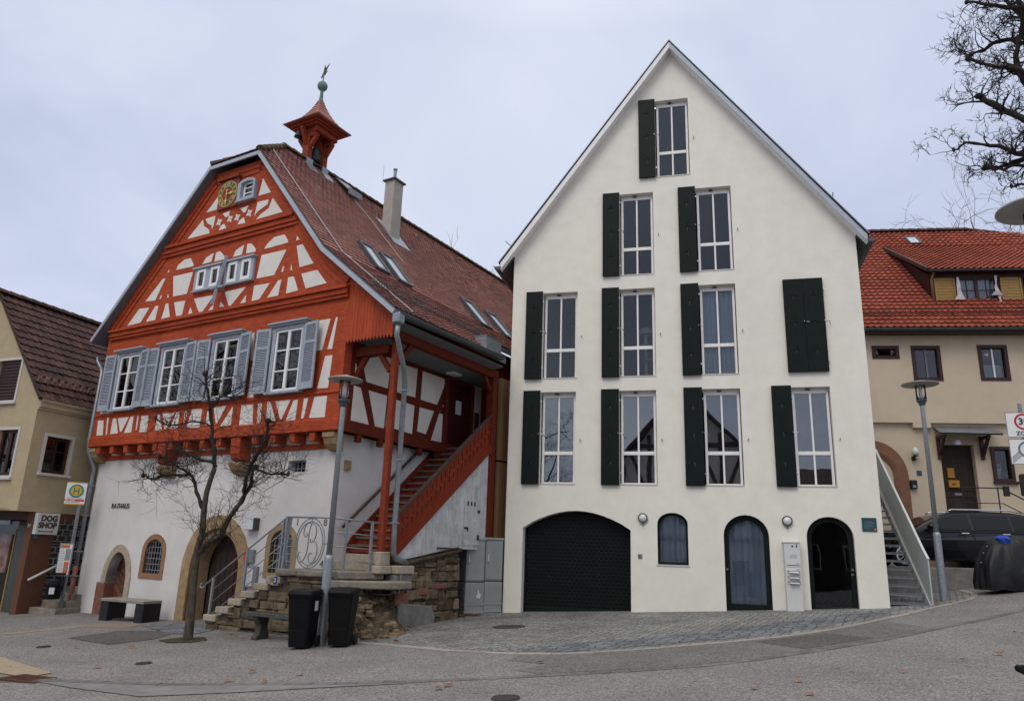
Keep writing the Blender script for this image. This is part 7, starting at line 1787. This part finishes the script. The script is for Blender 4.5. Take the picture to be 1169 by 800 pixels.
MB().box(-.235, -.03, -.097, -.094, 1.64, 1.72).box(-.10, .01, -.097, -.094, 1.02, 1.30).box(-.23, -.11, -.097, -.094, 1.0, 1.03).build('orange_field', 'orange', tt)
mb = MB()
for x0, x1, z0, z1 in ((-.225, -.12, 1.48, 1.62), (-.225, -.12, 1.32, 1.46), (-.225, -.12, 1.06, 1.28)): mb.box(x0, x1, -.096, -.094, z0, z1)
mb.build('timetable_sheet', 'net_curtain', tt)
MB().box(-.105, .015, -.096, -.094, 1.33, 1.62).build('green_sheet', 'cabinet_grey', tt)
mb = MB()
for k in range(9): mb.box(-.215, -.13, -.098, -.096, 1.08 + .06 * k, 1.088 + .06 * k)
mb.box(-.08, -.03, -.099, -.097, 1.06, 1.2).build('timetable_print', 'grey_ink', tt)
wb = thing('waste_bin', 'black litter bin hung on the bus stop post, white label', 'litter bin', (bx, by, bz), bd)
mb = MB().lathe([(.15, .38), (.17, .40), (.19, .78), (.20, .80), (.20, .83)], (-.22, -.06, 0), 16); mb.build('bin', 'black_plastic', wb, smooth=False)
MB().box(-.44, .0, -.27, .15, .98, 1.02).build('hood', 'black_plastic', wb, bevel=.015)
MB().box(-.40, -.37, -.08, -.04, .83, .98).box(-.07, -.04, -.08, -.04, .83, .98).build('hood_stay', 'black_plastic', wb)
MB().lathe([(.195, .70), (.21, .74), (.205, .84), (.19, .86)], (-.22, -.06, 0), 16).build('bag_rim', 'tarp', wb)
MB().box(-.30, -.18, -.262, -.235, .50, .66).build('bin_label', 'paper', wb)
MB().box(-.06, .06, -.03, .03, .5, .56).build('clamp', 'galvanised', wb)

# --- outdoor steel stair beside the white house
sa = thing('steel_stair', 'open grey steel stair with sheet metal side beside the white house', 'stair', (9.48, 17.39, .80), WA)
n_ = 16; rr, run_ = .185, .262
mb = MB(); y = .02
for i in range(n_):
    z = .12 + i * rr; mb = MB().box(-1.0, -.06, .05 + i * run_, .05 + i * run_ + .25, z - .035, z)
    mb.box(-1.0, -.06, .05 + i * run_, .05 + i * run_ + .02, z - .05, z + .003); mb.build('tread', 'galvanised', sa)
E_ = n_ * run_
for x in (-1.03, -.05):
    MB().slab([(x, -.02, -.05), (x, .12, -.05), (x, E_, n_ * rr - .16), (x, E_, n_ * rr + .12), (x, -.02, .10)], (.025, 0, 0)).build('stringer', 'panel_grey', sa)
pn = MB().slab([(-.01, -.06, .06), (-.01, E_, n_ * rr + .12), (-.01, E_, n_ * rr + 1.15), (-.01, .26, 1.26), (-.01, -.06, 1.06)], (.03, 0, 0)).build('side_panel', 'panel_grey', sa)
MB().bar((.005, -.07, 1.07), (.005, .26, 1.275), .05, .035).bar((.005, .25, 1.27), (.005, E_, n_ * rr + 1.165), .05, .035).build('handrail', 'dirty_white', pn)
mb = MB()
for i in range(58):
    t_ = i / 57; y_ = -.05 + t_ * (E_ - .1); z_ = .02 + t_ * (n_ * rr + .06); mb.box(-.025, -.012, y_ - .022, y_ + .022, z_ - .02, z_ + .05)
mb.build('punched_edge', 'dirty_white', pn)
MB().box(-.06, .05, -.10, .05, .0, .10).build('foot', 'dirty_white', sa)
MB().box(-1.05, .02, E_, E_ + 1.4, n_ * rr - .05, n_ * rr).build('top_landing', 'galvanised', sa)
# --- yard wall, yard, car, covered motorbike
wbx = thing('yard_wall', 'low stained concrete wall in front of the parked dark car', 'wall', (11.69, 19.69, 0), -.10)
for i, (a, b) in enumerate(((-2.6, -.55), (-.54, 1.5), (1.51, 3.5), (3.51, 6.0))): MB().box(a, b, 0, .26, .6, 1.705 + .012 * (i % 2)).build('wall_block', 'concrete', wbx, bevel=.012)
mb = MB().add([(8.9, 20.0, 1.63), (17.8, 19.05, 1.63), (24, 19.6, 1.63), (25, 36, 1.63), (8.4, 36, 1.63)], [(0, 1, 2, 3, 4)])
tag(mb.build('yard', 'asphalt_dark', fix=False), kind='structure')

def car():
    p = Vector((13.10, 21.35, 0)); 
    t = thing('parked_car', 'dark estate car with silver roof rails parked behind the concrete wall', 'car', (10.62, 21.28, 1.66), radians(-5)); t.scale = (1.03, 1.03, 1.03)
    W = .90
    # lower body: side profile (x, z), nose at the left
    prof = [(-.88, .38), (-.90, .62), (-.84, .74), (-.60, .84), (-.10, .93), (.34, .985), (1.2, .99), (3.0, 1.02), (3.55, 1.02), (3.70, .90), (3.74, .55), (3.66, .30)]
    def arcw(cx): return [(cx + .40 * cos(radians(a)), .33 + .40 * sin(radians(a))) for a in range(0, 181, 15)]
    low = [(3.66, .30)] + [(3.3, .24)] + arcw(2.76) + [(2.2, .22), (.6, .22)] + arcw(0.0) + [(-.6, .26)]
    mb = MB().prism(prof + low[1:], -W, W)
    for i, v in enumerate(mb.v):
        x, y, z = v; k = 1.0
        if x < -.3: k = 1 - .20 * min(1, (-.3 - x) / .6) ** 2
        if x > 3.2: k = 1 - .10 * min(1, (x - 3.2) / .5) ** 2
        if z > .8: k *= 1 - .05 * min(1, (z - .8) / .2)
        if z < .4: k *= .97
        mb.v[i] = (x, y * k, z)
    body = mb.build('body', 'car_paint', t, bevel=.05, bseg=3)
    for m_ in body.data.polygons: m_.use_smooth = False
    # greenhouse
    g = [(.28, .96, .80), (1.06, 1.38, .66), (1.35, 1.46, .62), (2.1, 1.50, .60), (2.9, 1.47, .60), (3.3, 1.40, .62), (3.62, .99, .74)]
    sec = MB(); pts = []
    xs = [(.26, .96), (.62, 1.155), (1.05, 1.375), (1.4, 1.465), (2.1, 1.50), (2.85, 1.475), (3.28, 1.41), (3.50, 1.17), (3.62, .97)]
    for x, z in xs:
        hw = .845 - .26 * max(0, (z - .97)) / .53 * .9
        bw = .86
        sec.v += [(x, -bw, .95), (x, -hw - .02, max(.955, z - .05)), (x, -hw + .05, z), (x, hw - .05, z), (x, hw + .02, max(.955, z - .05)), (x, bw, .95)]
    n = len(xs)
    for i in range(n - 1):
        for k in range(5): sec.f.append((6 * i + k, 6 * i + k + 1, 6 * i + 7 + k, 6 * i + 6 + k))
    sec.f += [tuple(range(6)), tuple(range(6 * n - 1, 6 * n - 7, -1))]
    sec.build('cabin', 'car_paint', t, smooth=False, bevel=.015, bseg=2)
    yz = lambda z: .862 - (.862 - .634) * (z - .95) / .50
    def side(poly, name, m='car_glass', d=.012):
        for s in (-1, 1):
            a = [(x, s * (yz(z) + d), z) for x, z in poly]; b = [(x, s * (yz(z) - .03), z) for x, z in poly]; k = len(poly)
            MB().add(a + b, [tuple(range(k)), tuple(range(2 * k - 1, k - 1, -1))] + [(i, (i + 1) % k, k + (i + 1) % k, k + i) for i in range(k)]).build(name, m, t)
    side([(.62, 1.0), (1.72, 1.01), (1.72, 1.395), (1.42, 1.385), (1.12, 1.30)], 'front_window')
    side([(1.82, 1.01), (2.72, 1.02), (2.72, 1.39), (1.82, 1.40)], 'rear_window')
    side([(2.80, 1.02), (3.42, 1.06), (3.22, 1.35), (2.80, 1.385)], 'quarter_window')
    side([(.56, .975), (3.5, 1.0), (3.5, 1.018), (.56, .993)], 'window_trim', 'car_dark', .018)
    MB().slab([(.36, -.74, 1.03), (.36, .74, 1.03), (1.02, .60, 1.365), (1.02, -.60, 1.365)], (-.012, 0, .012)).build('windscreen', 'car_glass', t)
    MB().slab([(3.59, -.7, 1.06), (3.59, .7, 1.06), (3.36, .58, 1.36), (3.36, -.58, 1.36)], (.012, 0, .012)).build('tailgate_window', 'car_glass', t)
    for s in (-1, 1):
        MB().tube([(1.25, s * .60, 1.46), (1.4, s * .60, 1.52), (2.8, s * .58, 1.535), (3.15, s * .58, 1.47)], .020, 6).build('roof_rail', 'chrome', t, smooth=True)
        MB().lathe([(.01, -.06), (.10, -.03), (.11, .03), (.05, .07)], (.68, s * .98, 1.05), 10).build('mirror', 'car_paint', t, smooth=True)
        mb = MB(); yy = s * (W - .005)
        for x0, x1, z0, z1 in ((.70, .708, .32, .97), (1.76, 1.768, .30, 1.0), (2.72, 2.728, .6, 1.0)): mb.box(x0, x1, min(yy, yy + s * .008), max(yy, yy + s * .008), z0, z1)
        mb.box(.7, 2.6, min(yy, yy + s * .012), max(yy, yy + s * .012), .50, .515)
        mb.build('door_seam', 'car_dark', t)
        for x in (1.52, 2.52): MB().tube([(x - .10, s * (W - .0), .90), (x - .09, s * (W + .03), .905), (x + .09, s * (W + .03), .91), (x + .10, s * W, .91)], .014, 6).build('door_handle', 'chrome', t)
        MB().lathe([(.02, -.05), (.10, -.02), (.10, .04), (.02, .06)], (-.70, s * .66, .68), 10).build('headlight', 'lens', t)
        MB().box(3.62, 3.72, min(s * .62, s * .82), max(s * .62, s * .82), .72, .95).build('rear_light', 'red_lens', t, bevel=.02)
        for x in (0.0, 2.76):
            w = MB().xwheel((x, s * .80, .33), .335, .2, 26).build('wheel', 'tyre', t, bevel=.03, bseg=2)
            r_ = MB().yring(x, .33, .19, .235, s * .905 - .01, s * .905 + .01, 26)
            for k in range(10):
                a = 2 * pi * k / 10; r_.bar((x + .04 * cos(a), s * .905, .33 + .04 * sin(a)), (x + .20 * cos(a), s * .905, .33 + .20 * sin(a)), .02, .03, up=(0, 1, 0))
            r_.ydisc(x, .33, .05, s * .905 - .015, s * .905 + .015, 12); r_.build('rim', 'chrome', w)
    MB().box(-.93, -.86, -.26, .26, .40, .50).build('number_plate', 'sign_white', t)
    MB().box(-.91, -.84, -.45, .45, .56, .70).build('grille', 'car_dark', t, bevel=.02)
car()

def cover_bike():
    x, y = 12.02, 18.15
    t = thing('covered_motorbike', 'motorbike under a black cover with blue cloth poking out on top', 'covered motorbike', (x, y, G(x, y)), radians(-8))
    rings = [(0, .86, .42), (.12, .86, .43), (.35, .82, .41), (.6, .75, .37), (.82, .62, .32), (.98, .50, .27), (1.08, .36, .22), (1.15, .22, .15), (1.19, .09, .07)]
    mb = MB(); n = 144; random.seed(2)
    ph = [random.random() * 6 for _ in range(6)]
    for z, a, b in rings:
        for k in range(n):
            th = 2 * pi * k / n; f = 1 + (.07 * sin(7 * th + ph[0] + z * 1.5) + .07 * abs(sin(6.5 * th + ph[1] - z * 2.2)) + .05 * abs(sin(11.5 * th + ph[2] + z * 2))) * (1.2 - z / 1.2)
            dz = (.05 * cos(th * 2 + .5) + .02 * sin(5 * th)) * (z > .5) - (.03 * abs(sin(6 * th + ph[3])) if z == 0 else 0)
            mb.v.append((a * f * cos(th) - .12 * z, b * f * sin(th), z + dz))
    for i in range(len(rings) - 1):
        for k in range(n): mb.f.append((i * n + k, i * n + (k + 1) % n, (i + 1) * n + (k + 1) % n, (i + 1) * n + k))
    mb.f.append(tuple(range((len(rings) - 1) * n, len(rings) * n)))
    mb.build('cover', 'tarp', t, smooth=True)
    mb = MB(); n = 14
    for j in range(5):
        for k in range(n):
            th = 2 * pi * k / n; r = (.02, .13, .20, .19, .15)[j] * random.uniform(.8, 1.15); mb.v.append((-.30 + r * .8 * cos(th), -.08 + r * .8 * sin(th), 1.13 + (.07, .06, .02, -.06, -.13)[j] + random.uniform(-.025, .025)))
    for j in range(4):
        for k in range(n): mb.f.append((j * n + k, j * n + (k + 1) % n, (j + 1) * n + (k + 1) % n, (j + 1) * n + k))
    mb.f.append(tuple(range(n)))
    mb.build('blue_cloth', 'blue_cloth', t)
    mb = MB()
    for q in ((-.86, -.14, .58), (-.80, -.17, .80), (-.70, -.17, .95)): mb.lathe([(.005, -.018), (.02, 0), (.005, .018)], q, 7)
    mb.build('eyelets', 'zinc', t)
cover_bike()
# --- traffic signs at the right edge
gx, gy = 10.92, 15.72
ts = thing('traffic_sign', 'sign post with a round red bordered 30 zone sign above a grey ringed sign', 'traffic sign', (gx, gy, G(gx, gy)), radians(-14))
MB().lathe([(.038, -.2), (.038, 4.05), (.04, 4.06), (.03, 4.07)], (0, 0, 0), 12).build('pole', 'galvanised', ts, smooth=True)
zt = 3.86
def plate(z0, z1, w=.33): return MB().box(-w, w, -.075, -.06, z0, z1).build('sign_plate', 'sign_white', ts, bevel=.003)
p1 = plate(zt - .53, zt); MB().holed(rect(-.33, .33, zt - .53, zt), [rect(-.322, .322, zt - .522, zt - .008)], -.0775, -.075).build('sign_rim', 'ink', p1)
MB().yring(0, zt - .20, .135, .175, -.079, -.075, 32).build('red_ring', 'traffic_red', p1)
text('30', .20, 'ink', p1, (0, -.079, zt - .20), name='lettering', bold=.004); text('ZONE', .115, 'ink', p1, (0, -.079, zt - .45), name='lettering', bold=.002)
p2 = plate(zt - 1.10, zt - .57); MB().holed(rect(-.33, .33, zt - 1.10, zt - .57), [rect(-.322, .322, zt - 1.092, zt - .578)], -.0775, -.075).build('sign_rim', 'ink', p2)
MB().yring(0, zt - .79, .135, .175, -.079, -.075, 32).build('grey_ring', 'sign_grey', p2)
mb = MB()
for k in range(4): mb.bar((-.30, -.077, zt - 1.07 + k * .035), (-.12 - k * .01, -.077, zt - .92 + k * .035), .003, .014, up=(1, 0, 0))
mb.build('grey_stripes', 'sign_grey', p2)
MB().box(-.05, .05, -.06, .045, zt - .2, zt - .16).box(-.05, .05, -.06, .045, zt - .9, zt - .86).build('sign_clamp', 'ink', ts)
MB().box(-.20, .02, -.10, .05, zt - 1.75, zt - 1.3).build('control_box', 'ink', ts, bevel=.02)

# ================================================================== ACROSS THE STREET (seen only mirrored in the panes)
OH = thing('timbered_house', 'half timbered gabled house across the street, mirrored in the white house windows', 'house', (-4.5, -12.5, G(-4.5, -12.5)), radians(172)); OH.scale = (1.3, 1.3, 1.3)
og = [(-4.8, -1), (4.8, -1), (4.8, 4.9), (0, 10.2), (-4.8, 4.9)]
MB().prism(og, 0, 8).build('walls', 'panel_plaster', OH)
for z in (2.6, 5.0, 7.3):
    w = 4.8 if z < 4.9 else 4.8 * (10.2 - z) / 5.3
    MB().box(-w, w, -.04, .02, z, z + .24).build('beam', 'old_timber_brown', OH)
for x in (-4.7, -3.2, -1.8, -.6, .6, 1.8, 3.2, 4.55):
    MB().box(x - .1, x + .12, -.035, .02, -1, max(3, 10.0 - abs(x) * 1.1)).build('post', 'old_timber_brown', OH)
for x, s in ((-4.0, 1), (-2.5, -1), (2.5, 1), (4.0, -1), (-1.2, 1), (1.2, -1)):
    for z in (2.84, 5.24):
        if abs(x) * 1.1 + z < 8: MB().bar((x - .4 * s, -.012, z), (x + .4 * s, -.012, z + 2.0), .045, .18, up=(1, 0, 0)).build('brace', 'old_timber_brown', OH)
for x in (-2.5, 0, 2.5):
    for z in (.6, 3.3):
        o = MB().box(x - .45, x + .45, -.06, .03, z, z + 1.3).build('window', 'white_paint', OH); MB().box(x - .37, x + .37, -.07, -.06, z + .08, z + 1.22).build('pane', 'car_glass', o)
MB().slab([(0, -.5, 10.3), (5.3, -.5, 4.45), (5.3, 8.2, 4.45), (0, 8.2, 10.3)], (0, 0, .2)).slab([(-.001, -.5, 10.3), (-5.3, -.5, 4.45), (-5.3, 8.2, 4.45), (-.001, 8.2, 10.3)], (0, 0, .2)).build('roof', 'dark_pantiles', OH)
OB = thing('brown_house', 'brown rendered house across the street, mirrored in the glass doors', 'house', (6.5, -15.5, G(6.5, -15.5)), radians(184))
MB().box(-6, 6, 0, 8, -1, 4.4).build('walls', 'dim_brown', OB)
MB().slab([(-6.4, -.5, 4.3), (6.4, -.5, 4.3), (6.4, 4, 7.6), (-6.4, 4, 7.6)], (0, 0, .2)).slab([(-6.4, 8.5, 4.3), (6.4, 8.5, 4.3), (6.4, 4.001, 7.6), (-6.4, 4.001, 7.6)], (0, 0, .2)).build('roof', 'dark_pantiles', OB)
for x in (-4, -1.5, 1.5, 4):
    o = MB().box(x - .55, x + .55, -.05, .02, 1.0, 2.5).build('window', 'white_paint', OB); MB().box(x - .47, x + .47, -.06, -.05, 1.08, 2.42).build('pane', 'car_glass', o)
bare_tree('street_tree', 'bare tree left of the shop house, mirrored in the town hall windows', (-20.6, 15.6, G(-20.6, 15.6)), 13.0, .34, 31, lv=4, start=.2, k0=24, spread=.8)
bare_tree('street_tree', 'bare tree across the street, mirrored in the lower left window', (-12.0, -5.0, G(-12.0, -5.0)), 13.0, .26, 17, lv=4, start=.25, k0=11)
